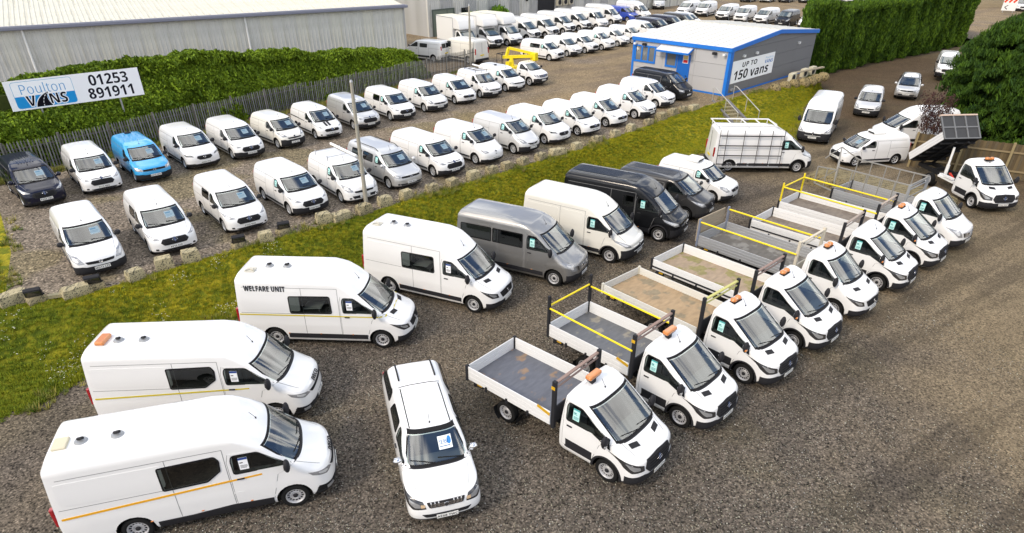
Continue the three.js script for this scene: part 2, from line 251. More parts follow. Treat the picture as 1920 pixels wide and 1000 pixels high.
// wt / wb: windscreen corners [x, y, z] at top and bottom; xp nose; hb bonnet edge height
const FORD = { grille: [[0, 0.55], [0.42, 0.55], [0.53, 0.66], [0.43, 0.79], [0, 0.80]], lamp: [[0.52, 0.79], [0.74, 0.77], [0.98, 0.87], [1.10, 0.99], [0.86, 0.93]], intake: [[0, 0.31], [0.48, 0.31], [0.60, 0.37], [0, 0.40]], oval: 0.74, slot: null };
const TY = {
  connect: small({ wt: [-0.75, 1.55, 0.67], wb: [-0.09, 1.09, 0.74], xp: 0.90, W: 0.90, base: 2.67, ro: 0.80, H: 1.79, hb: 0.90, door: -1.18, front: FORD }),
  courier: small({ wt: [-0.85, 1.53, 0.61], wb: [-0.09, 1.05, 0.71], xp: 0.82, W: 0.86, base: 2.49, ro: 0.84, H: 1.72, hb: 0.86, door: -1.15, front: { ...FORD, grille: [[0, 0.56], [0.40, 0.56], [0.50, 0.64], [0.42, 0.72], [0, 0.73]], oval: 0.70 } }),
  partner: small({ wt: [-0.78, 1.62, 0.68], wb: [-0.09, 1.13, 0.75], xp: 0.95, W: 0.89, base: 2.73, ro: 0.72, H: 1.80, hb: 0.90, door: -1.15, front: { grille: [[0, 0.62], [0.44, 0.64], [0.50, 0.73], [0, 0.72]], lamp: [[0.52, 0.68], [0.74, 0.66], [1.02, 0.86], [1.04, 1.0], [0.66, 0.90]], bump: 0.57, disc: 0.70 } }),
  combo: small({ wt: [-0.75, 1.63, 0.66], wb: [-0.09, 1.17, 0.77], xp: 0.91, W: 0.91, base: 2.785, ro: 0.72, H: 1.80, hb: 0.95, door: -1.15, front: { grille: [[0, 0.60], [0.28, 0.61], [0.42, 0.70], [0.36, 0.80], [0, 0.81]], lamp: [[0.54, 0.77], [0.95, 0.80], [1.06, 0.91], [0.64, 0.86]], bump: 0.42, disc: 0.74, lampdark: 1 } }),
  kangoo: small({ wt: [-0.78, 1.60, 0.69], wb: [-0.15, 1.11, 0.77], xp: 0.90, W: 0.90, base: 2.70, ro: 0.66, H: 1.79, hb: 0.92, door: -1.15, front: { grille: [[0, 0.62], [0.48, 0.66], [0.52, 0.72], [0, 0.74]], lamp: [[0.54, 0.70], [0.78, 0.69], [1.04, 0.86], [0.98, 0.99], [0.66, 0.90]], bump: 0.55, disc: 0.70 } }),
  caddy: small({ wt: [-0.72, 1.56, 0.64], wb: [-0.07, 1.10, 0.74], xp: 0.90, W: 0.88, base: 2.68, ro: 0.84, H: 1.80, hb: 0.90, door: -1.15, front: { grille: [[0, 0.69], [0.54, 0.69], [0.54, 0.77], [0, 0.78]], lamp: [[0.55, 0.68], [0.92, 0.72], [1.02, 0.90], [0.57, 0.80]], bump: 0.54, disc: 0.73 } }),
  nv200: small({ wt: [-0.70, 1.68, 0.67], wb: [0.0, 1.22, 0.75], xp: 0.90, W: 0.85, base: 2.725, ro: 0.78, H: 1.85, hb: 0.90, door: -1.12, front: { grille: [[0, 0.60], [0.30, 0.66], [0.44, 0.74], [0, 0.70]], lamp: [[0.46, 0.74], [0.72, 0.74], [0.96, 0.92], [0.92, 1.02], [0.58, 0.90]], bump: 0.54, disc: 0.69 } }),
  fiorino: small({ wt: [-0.68, 1.52, 0.64], wb: [-0.06, 1.07, 0.73], xp: 0.78, W: 0.84, base: 2.51, ro: 0.60, H: 1.71, hb: 0.90, door: -1.1, front: { grille: [[0, 0.66], [0.40, 0.68], [0.46, 0.74], [0, 0.74]], lamp: [[0.44, 0.80], [0.70, 0.78], [0.90, 0.92], [0.82, 1.0], [0.54, 0.90]], bump: 0.64, disc: 0.8 } }),
  touran: small({ wt: [-0.84, 1.55, 0.68], wb: [0.05, 1.06, 0.76], xp: 0.88, W: 0.90, base: 2.79, ro: 0.82, H: 1.66, hb: 0.88, door: -1.0, car: 1, front: { grille: [[0, 0.66], [0.50, 0.68], [0.50, 0.76], [0, 0.77]], lamp: [[0.52, 0.66], [0.90, 0.72], [1.02, 0.86], [0.55, 0.78]], intake: [[0, 0.34], [0.6, 0.34], [0.66, 0.46], [0, 0.46]], disc: 0.72 } }),
  custom: large({ r: 0.335, y0: 0.25, wt: [-0.71, 1.80, 0.78], wb: [0.09, 1.25, 0.84], xp: 0.99, W: 0.97, base: 2.95, ro: 1.0, H: 1.97, hb: 1.02, door: -1.25, low: 1, front: { grille: [[0, 0.62], [0.46, 0.64], [0.54, 0.82], [0.46, 0.88], [0, 0.88]], lamp: [[0.56, 0.80], [0.86, 0.80], [1.14, 0.98], [1.16, 1.08], [0.7, 0.95]], bump: 0.58, disc: 0.80 } }),
  t6: large({ r: 0.335, y0: 0.25, wt: [-0.72, 1.80, 0.70], wb: [0.04, 1.28, 0.82], xp: 0.92, W: 0.93, base: 3.0, ro: 0.99, H: 1.95, hb: 1.0, door: -1.2, low: 1, front: { grille: [[0, 0.70], [0.55, 0.70], [0.55, 0.82], [0, 0.82]], lamp: [[0.56, 0.70], [0.98, 0.78], [1.04, 0.94], [0.58, 0.86]], intake: [[0, 0.36], [0.7, 0.36], [0.7, 0.52], [0, 0.52]], disc: 0.76 } }),
  transit: large({ p: 2.9,  wt: [-0.75, 1.97, 0.80], wb: [0.11, 1.32, 0.80], xp: 0.98, W: 1.00, base: 3.53, ro: 1.0, H: 2.50, hb: 1.04, door: -1.42, front: { grille: [[0, 0.60], [0.45, 0.60], [0.59, 0.76], [0.50, 0.97], [0, 1.0]], lamp: [[0.62, 0.86], [0.62, 0.71], [1.0, 0.71], [1.20, 0.84], [1.42, 1.10], [1.02, 0.99]], lampdark: 2, bump: 0.60, oval: 0.82 } }),
  sprinter: large({ wt: [-0.70, 2.0, 0.76], wb: [0.01, 1.35, 0.85], xp: 1.0, W: 0.98, base: 3.665, ro: 1.2, H: 2.68, hb: 1.02, door: -1.30, front: { grille: [[0, 0.64], [0.40, 0.64], [0.50, 0.86], [0, 0.90]], lamp: [[0.60, 0.70], [0.92, 0.74], [1.20, 0.94], [1.22, 1.02], [0.64, 0.86]], lampdark: 2, bump: 0.56, disc: 0.78 } }),
  master: large({ wt: [-0.71, 2.05, 0.79], wb: [0.01, 1.39, 0.87], xp: 0.92, W: 1.0, base: 3.68, ro: 0.92, H: 2.50, hb: 1.04, door: -1.30, front: { grille: [[0, 0.66], [0.46, 0.70], [0.52, 0.90], [0, 0.86]], chromegrille: 1, lamp: [[0.56, 0.72], [0.80, 0.74], [1.10, 1.0], [1.14, 1.14], [0.66, 1.0]], bump: 0.62, disc: 0.84 } }),
  boxer: large({ wt: [-0.53, 1.97, 0.80], wb: [0.18, 1.34, 0.87], xp: 0.97, W: 1.02, base: 4.04, ro: 1.0, H: 2.52, hb: 1.02, door: -1.22, front: { grille: [[0, 0.62], [0.44, 0.62], [0.52, 0.74], [0, 0.76]], ring: 1, lamp: [[0.64, 0.82], [0.94, 0.84], [1.24, 1.04], [1.22, 1.16], [0.72, 0.94]], bump: 0.74, disc: 0.80 } }),
  iveco: large({ wt: [-0.47, 2.05, 0.82], wb: [0.12, 1.42, 0.88], xp: 1.04, W: 0.99, base: 3.54, ro: 1.47, H: 2.62, hb: 1.10, door: -1.28, front: { grille: [[0, 0.80], [0.5, 0.80], [0.62, 0.90], [0, 0.86]], lamp: [[0.60, 0.84], [0.86, 0.82], [1.22, 0.96], [1.24, 1.06], [0.7, 0.93]], bump: 0.58 } }),
  dmax: large({ wt: [-0.72, 1.70, 0.62], wb: [-0.08, 1.22, 0.70], xp: 0.92, W: 0.89, base: 3.095, ro: 0.9, H: 1.80, hb: 1.02, door: -1.15, low: 1, y0: 0.32, front: { grille: [[0, 0.72], [0.46, 0.74], [0.50, 0.92], [0, 0.92]], chromegrille: 1, lamp: [[0.52, 0.74], [0.86, 0.80], [1.04, 1.02], [0.60, 0.94]], bump: 0.66 } }),
  l200: large({ p: 3.2,  wt: [-0.94, 1.70, 0.58], wb: [-0.26, 1.24, 0.74], xp: 0.87, W: 0.90, base: 3.0, ro: 1.30, H: 1.79, hb: 0.98, door: -1.35, low: 1, y0: 0.34, r: 0.36, car: 1, front: { grille: [[0, 0.76], [0.40, 0.77], [0.46, 0.90], [0, 0.90]], chromegrille: 2, lamp: [[0.47, 0.75], [0.80, 0.72], [1.14, 0.90], [1.12, 1.03], [0.54, 0.92]], intake: [[0, 0.50], [0.50, 0.50], [0.60, 0.60], [0, 0.60]], disc: 0.83 } }),
};
function cutCabin(geo, sh, t, win, dr, extra) {
  const { wt, wb } = t, xb = wb[0] + 0.20, xt = wt[0] + 0.14, s = new THREE.Shape(), y0 = wb[1] + 0.035, y1 = wt[1] - 0.035;
  [[xb + 0.5, y0], [xb + 0.5, y1], [xt - 0.15, y1], [dr + 0.03, y1], [dr + 0.03, 0.62], [-0.55, 0.62], [-0.30, wb[1] - 0.13], [xb - 0.14, wb[1] - 0.03]].forEach((p, i) => i ? s.lineTo(...p) : s.moveTo(...p));
  const prep = (g) => { g.deleteAttribute('uv'); g.clearGroups(); g.computeVertexNormals(); const q = new Brush(g); q.updateMatrixWorld(); return q; };
  const cg = new THREE.ExtrudeGeometry(s, { depth: 2, bevelEnabled: false }).translate(0, 0, -1), p = cg.attributes.position; for (let i = 0; i < p.count; i++) p.setZ(i, p.getZ(i) * (mix(wb[2], wt[2], Math.min(1, Math.max(0, (p.getY(i) - wb[1]) / (wt[1] - wb[1])))) - 0.005));
  let q = new Brush(geo); q.updateMatrixWorld(); q = ev.evaluate(q, prep(cg), SUBTRACTION); q.updateMatrixWorld();
  const ws = new THREE.Shape(); win.forEach((v, i) => i ? ws.lineTo(...v) : ws.moveTo(...v)); for (const k of [1, -1]) { q = ev.evaluate(q, prep(new THREE.ExtrudeGeometry(ws, { depth: 1, bevelEnabled: false }).translate(0, 0, k > 0 ? 0.35 : -1.35)), SUBTRACTION); q.updateMatrixWorld(); }
  for (const e of extra) { const es = new THREE.Shape(); e.forEach((v, i) => i ? es.lineTo(...v) : es.moveTo(...v)); for (const k of [1, -1]) { q = ev.evaluate(q, prep(new THREE.ExtrudeGeometry(es, { depth: 1, bevelEnabled: false }).translate(0, 0, k > 0 ? 0.12 : -1.12)), SUBTRACTION); q.updateMatrixWorld(); } }
  const g = q.geometry.index ? q.geometry.toNonIndexed() : q.geometry, P = g.attributes.position, Nn = g.attributes.normal, A = [[], []], B = [[], []], cnt = g.drawRange.count === Infinity ? P.count : Math.min(P.count, g.drawRange.count);
  for (let i = 0; i < cnt; i += 3) { let c = [0, 0, 0]; for (let k = 0; k < 3; k++) { c[0] += P.getX(i + k) / 3; c[1] += P.getY(i + k) / 3; c[2] += P.getZ(i + k) / 3; } const xm = extra.length ? Math.min(...extra.flat().map(v => v[0])) : dr, inn = c[0] > xm - 0.05 && c[1] > 0.6 && c[1] < wt[1] + 0.02 && c[0] < sh.fx(c[1], c[2]) - 0.02 && Math.abs(c[2]) < sh.sz(c[1], c[0]) - 0.012 && c[0] < xb + 0.3, T = inn ? B : A; for (let k = 0; k < 3; k++) { T[0].push(P.getX(i + k), P.getY(i + k), P.getZ(i + k)); T[1].push(Nn.getX(i + k), Nn.getY(i + k), Nn.getZ(i + k)); } }
  return [A, B].map(T => { const r = new THREE.BufferGeometry(); r.setAttribute('position', new THREE.Float32BufferAttribute(T[0], 3)); r.setAttribute('normal', new THREE.Float32BufferAttribute(T[1], 3)); return r; });
}
function shellOf(t, o) {
  const { wt, wb, xp, W, H, hb, y0 } = t, xb = wb[0] + 0.20, xt = wt[0] + 0.14, rear = o.cab ? -(o.cabRear || 1.56) : -(t.base + (o.dwb || 0)) - (o.ro ?? t.ro), Hh = o.H || H;
  const F = [[y0, xp - 0.10], [y0 + 0.12, xp - 0.01], [0.56, xp], [0.70, xp - 0.02], [hb - 0.10, xp - 0.07], [hb - 0.03, xp - 0.14], [hb + 0.02, xp - 0.25], [mix(hb, wb[1], 0.55), mix(xp - 0.3, xb, 0.5)], [wb[1] - 0.015, xb + 0.02]];
  F.push([wb[1], xb]);
  F.push([wt[1], xt]);
  const rise = Hh - wt[1];
  if (rise > 0.33) F.push([wt[1] + rise * 0.35, xt - 0.28], [wt[1] + rise * 0.66, xt - 0.60], [Hh - 0.08, xt - 0.98], [Hh - 0.03, xt - 1.35], [Hh, xt - 1.9]);
  else F.push([mix(wt[1], Hh, 0.45), xt - 0.22], [Hh - 0.05, Math.max(rear + 0.5, xt - 0.55)], [Hh - 0.02, Math.max(rear + 0.35, xt - (o.cab ? 0.6 : 1.1))], [Hh, Math.max(rear + 0.25, xt - (o.cab ? 0.68 : 1.7))]);
  const sh = Hh - (t.high && !t.low ? 0.26 : 0.22), tum = t.high && !t.low ? 0.09 : t.car ? 0.17 : 0.125;
  const Wd = [[y0, W - 0.06], [y0 + 0.1, W - 0.012], [0.55, W], [0.9, W], [1.05, W - 0.012], [mix(1.05, sh, 0.5), W - tum * 0.4], [sh, W - tum], [sh + (Hh - sh) * 0.42, W - tum - 0.045], [sh + (Hh - sh) * 0.7, W - tum - 0.11], [sh + (Hh - sh) * 0.88, W - tum - 0.21], [Hh - 0.012, W - tum - 0.33], [Hh, W - tum - 0.50]];
  const A = [[y0, 0.42], [0.5, 0.50], [hb, 0.56], [wb[1], 0.50], [wt[1], 0.36], [Hh, 0.30]];
  const rk = t.car ? 0.42 : 0.10;
  const R = [[y0, rear + 0.06], [y0 + 0.15, rear], [1.0, rear], [1.25, rear + (t.car ? 0.05 : 0.02)], [Hh - 0.2, rear + rk], [Hh - 0.06, rear + rk + 0.08], [Hh, rear + rk + 0.22]];
  return new Shell({ p: t.p, F, R, Wd, A, y0, H: Hh, arv: o.cab ? 0.08 : 0.14 });
}
function vehicle(type, o = {}) { // returns an un-added Group with all its parts
  const t = { ...TY[type], ...(o.t || {}) }, f = { ...t.front, ...(o.front || {}) }, pm = M[o.paint || 'white'], g = new THREE.Group(), base = t.base + (o.dwb || 0), r = t.r, sh = shellOf(t, o), W = t.W, { wt, wb } = t, belt = wb[1] + 0.01;
  const FR = (s, y) => sh.arc(s, y), SD = (k) => (x, y) => [x, y, k * sh.sz(y, x)], bump = o.bump === undefined ? f.bump : o.bump;
  const rear = sh.xr(1.0), dr = o.door || t.door;
  const ra = r + (t.high && !t.low ? 0.075 : 0.06), arches = [[0, r + 0.015, ra]]; if (!o.cab) arches.push([-base, r + 0.015, ra]);
  let [bodyG, linerG] = cutArches(sh.geometry(), arches, sh);
  const fx = Math.max(wb[0] - 0.12, -0.30), topf = wt[0] - 0.07, ty = wt[1] - 0.02, Wn = rpoly([[fx + 0.02, belt + 0.015], [topf - 0.06, ty - 0.05], [dr + 0.13, ty - 0.04], [dr + 0.08, ty - 0.16], [dr + 0.09, belt + 0.03]], 0.05), open = o.solid ? 0 : (o.card || o.sticker !== undefined || o.open) ? 1 : 0;
  let cabinG; if (open) [bodyG, cabinG] = cutCabin(bodyG, sh, t, Wn, dr, (o.windows || []).map(w => rpoly(w.p.map(([x, y]) => { const cx = w.p.reduce((s, v) => s + v[0], 0) / w.p.length, cy = w.p.reduce((s, v) => s + v[1], 0) / w.p.length; return [cx + (x - cx) * 0.96, cy + (y - cy) * 0.93]; }), w.r || 0.07)));
  const body = part('body', bodyG, pm, g);
  if (open) {
    const cb = part('cabin_lining', cabinG, M.cabin, g), seats = t.high ? [0.44, -0.1, -0.5] : [0.36, -0.36], sx = dr + 0.10;
    for (const z of seats) part('seat', [rbx(sx, sx + 0.16, 0.65, belt + 0.16, z - 0.23, z + 0.23, 0.06, 2), rbx(sx + 0.02, sx + 0.12, belt + 0.19, belt + 0.38, z - 0.13, z + 0.13, 0.04, 2)], M.seatcloth, g);
    const wx = wb[0] - 0.42, wy = belt - 0.03; part('steering_wheel', [new THREE.TorusGeometry(0.18, 0.018, 6, 20).rotateY(Math.PI / 2).rotateZ(0.6).translate(wx, wy, seats[0]), bar([wx, wy, seats[0]], [wx + 0.3, wy - 0.18, seats[0]], 0.05, 0.05), bx(wx - 0.01, wx + 0.02, wy - 0.02, wy + 0.02, seats[0] - 0.17, seats[0] + 0.17)], M.rubber, g);
    part('dashboard', [rbx(wb[0] - 0.30, wb[0] + 0.02, wb[1] - 0.24, wb[1] - 0.02, -wb[2] + 0.06, wb[2] - 0.06, 0.06, 2)], M.dash, g);
  } part('wheel_arch', linerG, M.liner, g);
  part('underbody', bx(rear + 0.35, t.xp - 0.3, r * 0.55, r + 0.1, -W + 0.34, W - 0.34), M.chassis, g);
  // windscreen
  const ws = (dy, ds) => rpoly([[-(wb[2] + 0.06 + ds), wb[1] + 0.012 - dy], [wb[2] + 0.06 + ds, wb[1] + 0.012 - dy], [wt[2] + 0.02 + ds, wt[1] + dy], [-(wt[2] + 0.02 + ds), wt[1] + dy]], 0.06);
  const sa = wb[2] + 0.08, sb = wt[2] + 0.04, w0 = wb[1] - 0.008, w1 = wt[1] + 0.02;
  part('windscreen_seal', open ? mergeGeometries([[[-sa, w0], [sa, w0], [sa - 0.01, w0 + 0.05], [-sa + 0.01, w0 + 0.05]], [[-sb, w1 - 0.045], [sb, w1 - 0.045], [sb, w1], [-sb, w1]], ...[1, -1].map(k => [[k * sa, w0], [k * sb, w1], [k * (sb - 0.05), w1], [k * (sa - 0.05), w0]])].map(P => patch(FR, P, 0.004, { nv: 6, step: 0.06 }))) : patch(FR, ws(0.02, 0.02), 0.004, { nv: 8 }), M.rubber, g);
  const wsm = part('windscreen', patch(FR, open ? ws(-0.02, -0.02) : ws(-0.03, -0.03), 0.008, { nv: 10, step: 0.06, noSkirt: open }), open ? M.screen : M.glass, g);
  part('scuttle_panel', patch((s, y) => { const p = sh.arc(s, wb[1] - 0.004), x = p[0] + y; return [x, sh.top(x, p[2], t.hb - 0.12, wb[1] + 0.01), p[2]]; }, [[-wb[2] * 0.9, -0.01], [wb[2] * 0.9, -0.01], [wb[2] * 0.86, 0.035], [-wb[2] * 0.86, 0.035]], 0.004, { nv: 2 }), M.plastic, g);
  for (const k of [0.05, -0.62]) { const a = FR(k + 0.02, wb[1] + 0.03), b = FR(k + 0.60, wb[1] + 0.09); part('wiper', bar([a[0] + 0.02, a[1] + 0.02, a[2]], [b[0] + 0.02, b[1] + 0.02, b[2]], 0.02, 0.015), M.rubber, g); }
  if (o.card) part('price_card', patch(FR, [[-0.44, wt[1] - 0.28], [-0.10, wt[1] - 0.28], [-0.10, wt[1] - 0.10], [-0.44, wt[1] - 0.10]].map(([a, b]) => [a, b + (o.cardDy || 0)]), 0.0105, { nv: 2, step: 0.1, flip: 1 }), o.cardMat || screenCard, g);
  // cab doors
  for (const k of [1, -1]) {
    const S = SD(k), by = t.y0 + (t.high ? 0.22 : 0.16), df = -ra - 0.06;
    const D = [[df + 0.02, by], [df + 0.22, belt - 0.22], [fx + 0.16, belt - 0.02], [topf, ty], [dr + 0.06, ty + 0.02], [dr, ty - 0.2], [dr, by + 0.02]];
    const dp = rpoly(D.map(p => [Math.max(dr, p[0]), p[1]]), 0.04);
    const lowD = [[dr, by + 0.02], [df + 0.02, by], [df + 0.22, belt - 0.22], [fx + 0.16, belt - 0.02], [fx + 0.10, belt + 0.02], [dr, belt + 0.03]], DP = open ? [lowD, [[dr, belt + 0.031], [dr + 0.095, belt + 0.031], [dr + 0.09, ty - 0.15], [dr + 0.135, ty - 0.03], [dr + 0.06, ty + 0.02], [dr, ty - 0.2]], [[fx + 0.0, belt + 0.02], [fx + 0.16, belt - 0.015], [topf, ty], [topf - 0.07, ty - 0.055]], [[dr + 0.12, ty - 0.05], [topf - 0.05, ty - 0.06], [topf, ty], [dr + 0.06, ty + 0.02]]] : [dp];
    part('door_gap_shade', open ? mergeGeometries([patch(S, lowD.map(([x, y]) => [x + (x > (dr + df) / 2 ? 0.012 : -0.012), y + (y > 1 ? 0 : -0.012)]), 0.0025, { nv: 6, step: 0.12 }), patch(S, [[dr - 0.012, belt + 0.03], [dr + 0.05, belt + 0.03], [dr + 0.05, ty + 0.02], [dr - 0.012, ty - 0.19]], 0.0025, { nv: 4 })]) : patch(S, dp.map(([x, y]) => [x + (x > (dr + df) / 2 ? 0.012 : -0.012), y + (y > 1 ? 0.012 : -0.012)]), 0.0025, { nv: 6, step: 0.12 }), M.seam, g);  // grey strip round the door paints the shade of its shut gap
    const d = part('door', mergeGeometries(DP.map(P => patch(S, P, 0.006, { nv: P.length > 5 ? 8 : 4, step: 0.07 }))), pm, g);
    part('door_window', patch(S, Wn, 0.011, { nv: 6, step: 0.08, noSkirt: open }), open ? M.tint : M.sideglass, d);
    if (open) part('window_seal', Wn.map((p, i) => { const q = Wn[(i + 1) % Wn.length], A = S(p[0], p[1]), B = S(q[0], q[1]); return bar([A[0], A[1], A[2] + k * 0.010], [B[0], B[1], B[2] + k * 0.010], 0.012, 0.026); }), M.rubber, d);
    if (o.sticker && k === 1) { const cx = mix(dr, fx, 0.27), cy = mix(belt, ty, 0.50), cw = 0.10, ch = t.high ? 0.17 : 0.14; part('price_sticker', patch(S, [[cx - cw, cy - ch], [cx + cw, cy - ch], [cx + cw, cy + ch], [cx - cw, cy + ch]], 0.0135, { nv: 2, step: 0.2 }), o.sticker === 2 ? doorCardW : doorCard, d); }
    const hx = dr + 0.12, hy = belt - 0.13; part('door_handle', rbx(hx, hx + 0.17, hy - 0.018, hy + 0.018, -0.02, 0.02, 0.012, 1).translate(0, 0, k * (sh.sz(hy, hx + 0.08) + 0.018)), o.paintHandle ? pm : M.plastic, d);
    // mirror
    const mx = fx - 0.02, my = belt + (t.high ? 0.10 : 0.07), mz = k * (sh.sz(belt, mx) + (t.high && !t.low ? 0.17 : 0.13));
    const mir = part('mirror', [new THREE.SphereGeometry(1, 12, 9).scale(0.08, t.high && !t.low ? 0.19 : 0.10, t.high && !t.low ? 0.12 : 0.115).translate(mx + 0.01, my, mz), bar([mx, belt - 0.02, k * (sh.sz(belt, mx) - 0.02)], [mx, my - 0.02, mz], 0.06, 0.05)], o.mirror === 'paint' ? pm : o.mirror === 'chrome' ? M.chrome : M.plastic, g);
    part('mirror_glass', rbx(mx - 0.062, mx - 0.05, my - 0.07, my + 0.07, mz - 0.075, mz + 0.075, 0.005, 1), M.chrome, mir);
    if (o.amberMirror && k > 0) part('indicator', rbx(mx + 0.02, mx + 0.09, my - 0.11, my - 0.03, mz + 0.01, mz + 0.10, 0.02, 1), M.amber, mir);
    if (o.whiteMirrorTip && k > 0) part('indicator', rbx(mx + 0.03, mx + 0.085, my - 0.15, my - 0.05, mz - 0.02, mz + 0.09, 0.02, 1), M.lamp, mir);
    if (o.strip !== 0 && !o.cab) { const yb = o.stripY || (t.high ? 0.48 : 0.40), hh = t.high ? 0.085 : 0.045; part('side_moulding', patch(S, [[-base + ra + 0.05, yb - hh], [-ra - 0.05, yb - hh], [-ra - 0.05, yb + hh], [-base + ra + 0.05, yb + hh]], 0.02, { nv: 1, step: 0.3 }), M.plastic, g); }
    if (o.cab) part('side_moulding', patch(S, [[-(o.cabRear || 1.56) + 0.02, 0.46], [-ra - 0.03, 0.46], [-ra - 0.03, 0.74], [-(o.cabRear || 1.56) + 0.02, 0.74]], 0.018, { nv: 1, step: 0.3 }), M.plastic, g);
    if (type === 'transit' || type === 'boxer') part('arch_trim', new THREE.TorusGeometry(ra + 0.02, 0.04, 6, 28, Math.PI * 1.05).rotateZ(-0.08).scale(1, 1, 0.7).translate(0, r + 0.015, k * (W - 0.012)), M.plastic, g);
    if (!o.cab) { // load-space side: sliding door outline, windows
      const sx0 = dr - 0.10, sx1 = Math.max(dr - 0.1 - (t.high ? 1.15 : 0.78), -base + ra - 0.2), sy = sh.H - (t.high && !t.low ? 0.42 : 0.30);
      const seam = (a, b) => patch(S, Math.abs(a[0] - b[0]) < 0.03 ? [[a[0] - 0.007, a[1]], [a[0] + 0.007, a[1]], [a[0] + 0.007, b[1]], [a[0] - 0.007, b[1]]] : [[a[0], a[1] - 0.007], [b[0], b[1] - 0.007], [b[0], b[1] + 0.007], [a[0], a[1] + 0.007]], 0.0035, { nv: Math.abs(a[0] - b[0]) < 0.03 ? 8 : 1, step: 0.25 });
      if (!t.car) {
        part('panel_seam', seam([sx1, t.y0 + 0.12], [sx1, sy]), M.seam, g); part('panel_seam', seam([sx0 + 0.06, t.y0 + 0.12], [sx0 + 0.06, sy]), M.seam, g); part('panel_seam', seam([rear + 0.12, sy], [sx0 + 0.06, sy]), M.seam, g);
        if (sx1 - 0.12 - (rear + 0.25) > 0.5) { const X0 = rear + 0.25, X1 = sx1 - 0.10, Ya = belt + 0.06, Yb = sy - 0.10; part('pressed_panel', patch(S, rpoly([[X0, Ya], [X1, Ya], [X1, Yb], [X0, Yb]], 0.08), 0.007, { nv: 6, step: 0.2 }), pm, g); } if (sx0 - 0.05 - (sx1 + 0.1) > 0.4 && !(o.windows || []).length) part('pressed_panel', patch(S, rpoly([[sx1 + 0.10, belt + 0.06], [sx0 - 0.04, belt + 0.06], [sx0 - 0.04, sy - 0.10], [sx1 + 0.10, sy - 0.10]], 0.08), 0.007, { nv: 6, step: 0.2 }), pm, g);
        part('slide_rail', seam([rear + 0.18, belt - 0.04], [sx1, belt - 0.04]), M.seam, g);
      }
      for (const w of o.windows || []) if (!w.left || k < 0) { const wp = rpoly(w.p, w.r || 0.07), sw = part('side_window', patch(S, wp, 0.009, { nv: 6, step: 0.1, noSkirt: open }), open ? M.privacy : M.sideglass, g); if (open) { part('window_seal', wp.map((p, i) => { const q = wp[(i + 1) % wp.length], A = S(p[0], p[1]), B = S(q[0], q[1]); return bar([A[0], A[1], A[2] + k * 0.004], [B[0], B[1], B[2] + k * 0.004], 0.022, 0.034); }), M.rubber, sw); if (o.table && k > 0) part('table', bar([-2.62, 1.42, 0.55], [-2.0, 1.46, 0.55], 0.5, 0.03), M.whiteplain, sw); } }
      { const y0 = t.high && !t.low ? 0.92 : t.car ? belt - 0.32 : belt - 0.16, y1 = t.high && !t.low ? 1.46 : t.car ? belt - 0.02 : belt + 0.22, xr = sh.xr(y0), wz = sh.hw(y1) - 0.004; part('tail_lamp', rbx(xr - 0.014, xr + 0.085, y0, y1, k > 0 ? wz - 0.12 : -wz, k > 0 ? wz : -wz + 0.12, 0.03, 2), M.red, g); }
      if (o.stripe) part('side_stripe', patch(S, o.stripe, 0.010, { nv: 1, step: 0.15 }), o.stripeMat || M.stripe, g);
    }
    addWheel(g, 0, k * (W - 0.03 - t.tw / 2), r, t.tw, o.rim || (t.high ? 'steel' : 'trim'), k); addWheel(g, -base, k * (W - (o.cab ? 0.05 : 0.03) - t.tw / 2), r, t.tw, o.rim || (t.high ? 'steel' : 'trim'), k);
    if (type === 'transit') part('quarter_glass', patch(S, [[-0.50, belt + 0.015], [-0.20, belt - 0.10], [0.07, 1.12], [0.0, belt + 0.06], [-0.05, belt + 0.09]], 0.0125, { nv: 4, step: 0.06 }), M.sideglass, g);
    // head lamps
    const lp = k > 0 ? f.lamp : mirror(f.lamp), dark = f.lampdark;
    if (dark) { const h = part('headlamp', patch(FR, rpoly(lp, 0.02), 0.007, { nv: 4, step: 0.05 }), M.lampdk, g); const c = lp.reduce((a, p) => [a[0] + p[0] / lp.length, a[1] + p[1] / lp.length], [0, 0]), q = lp.map(p => [mix(c[0] - k * 0.12, p[0], 0.46), mix(c[1] - 0.04, p[1], 0.5)]); part('lens', patch(FR, rpoly(q, 0.02), 0.011, { nv: 3, step: 0.05 }), M.lamp, h); }
    else { const h = part('headlamp', patch(FR, rpoly(lp, 0.02), 0.007, { nv: 4, step: 0.05 }), M.lamp, g); const c = lp.reduce((a, p) => [a[0] + p[0] / lp.length, a[1] + p[1] / lp.length], [0, 0]), q = lp.map(p => [mix(c[0], p[0], 0.42), mix(c[1], p[1], 0.5)]); part('reflector', patch(FR, rpoly(q, 0.02), 0.010, { nv: 2, step: 0.05 }), M.reflector, h); }
    if (!bump && !t.high) part('fog_lamp', patch(FR, rpoly([[k * 0.66, 0.36], [k * 0.78, 0.36], [k * 0.78, 0.43], [k * 0.66, 0.43]], 0.02), 0.006, { nv: 2, step: 0.05 }), M.lampdk, g);
  }
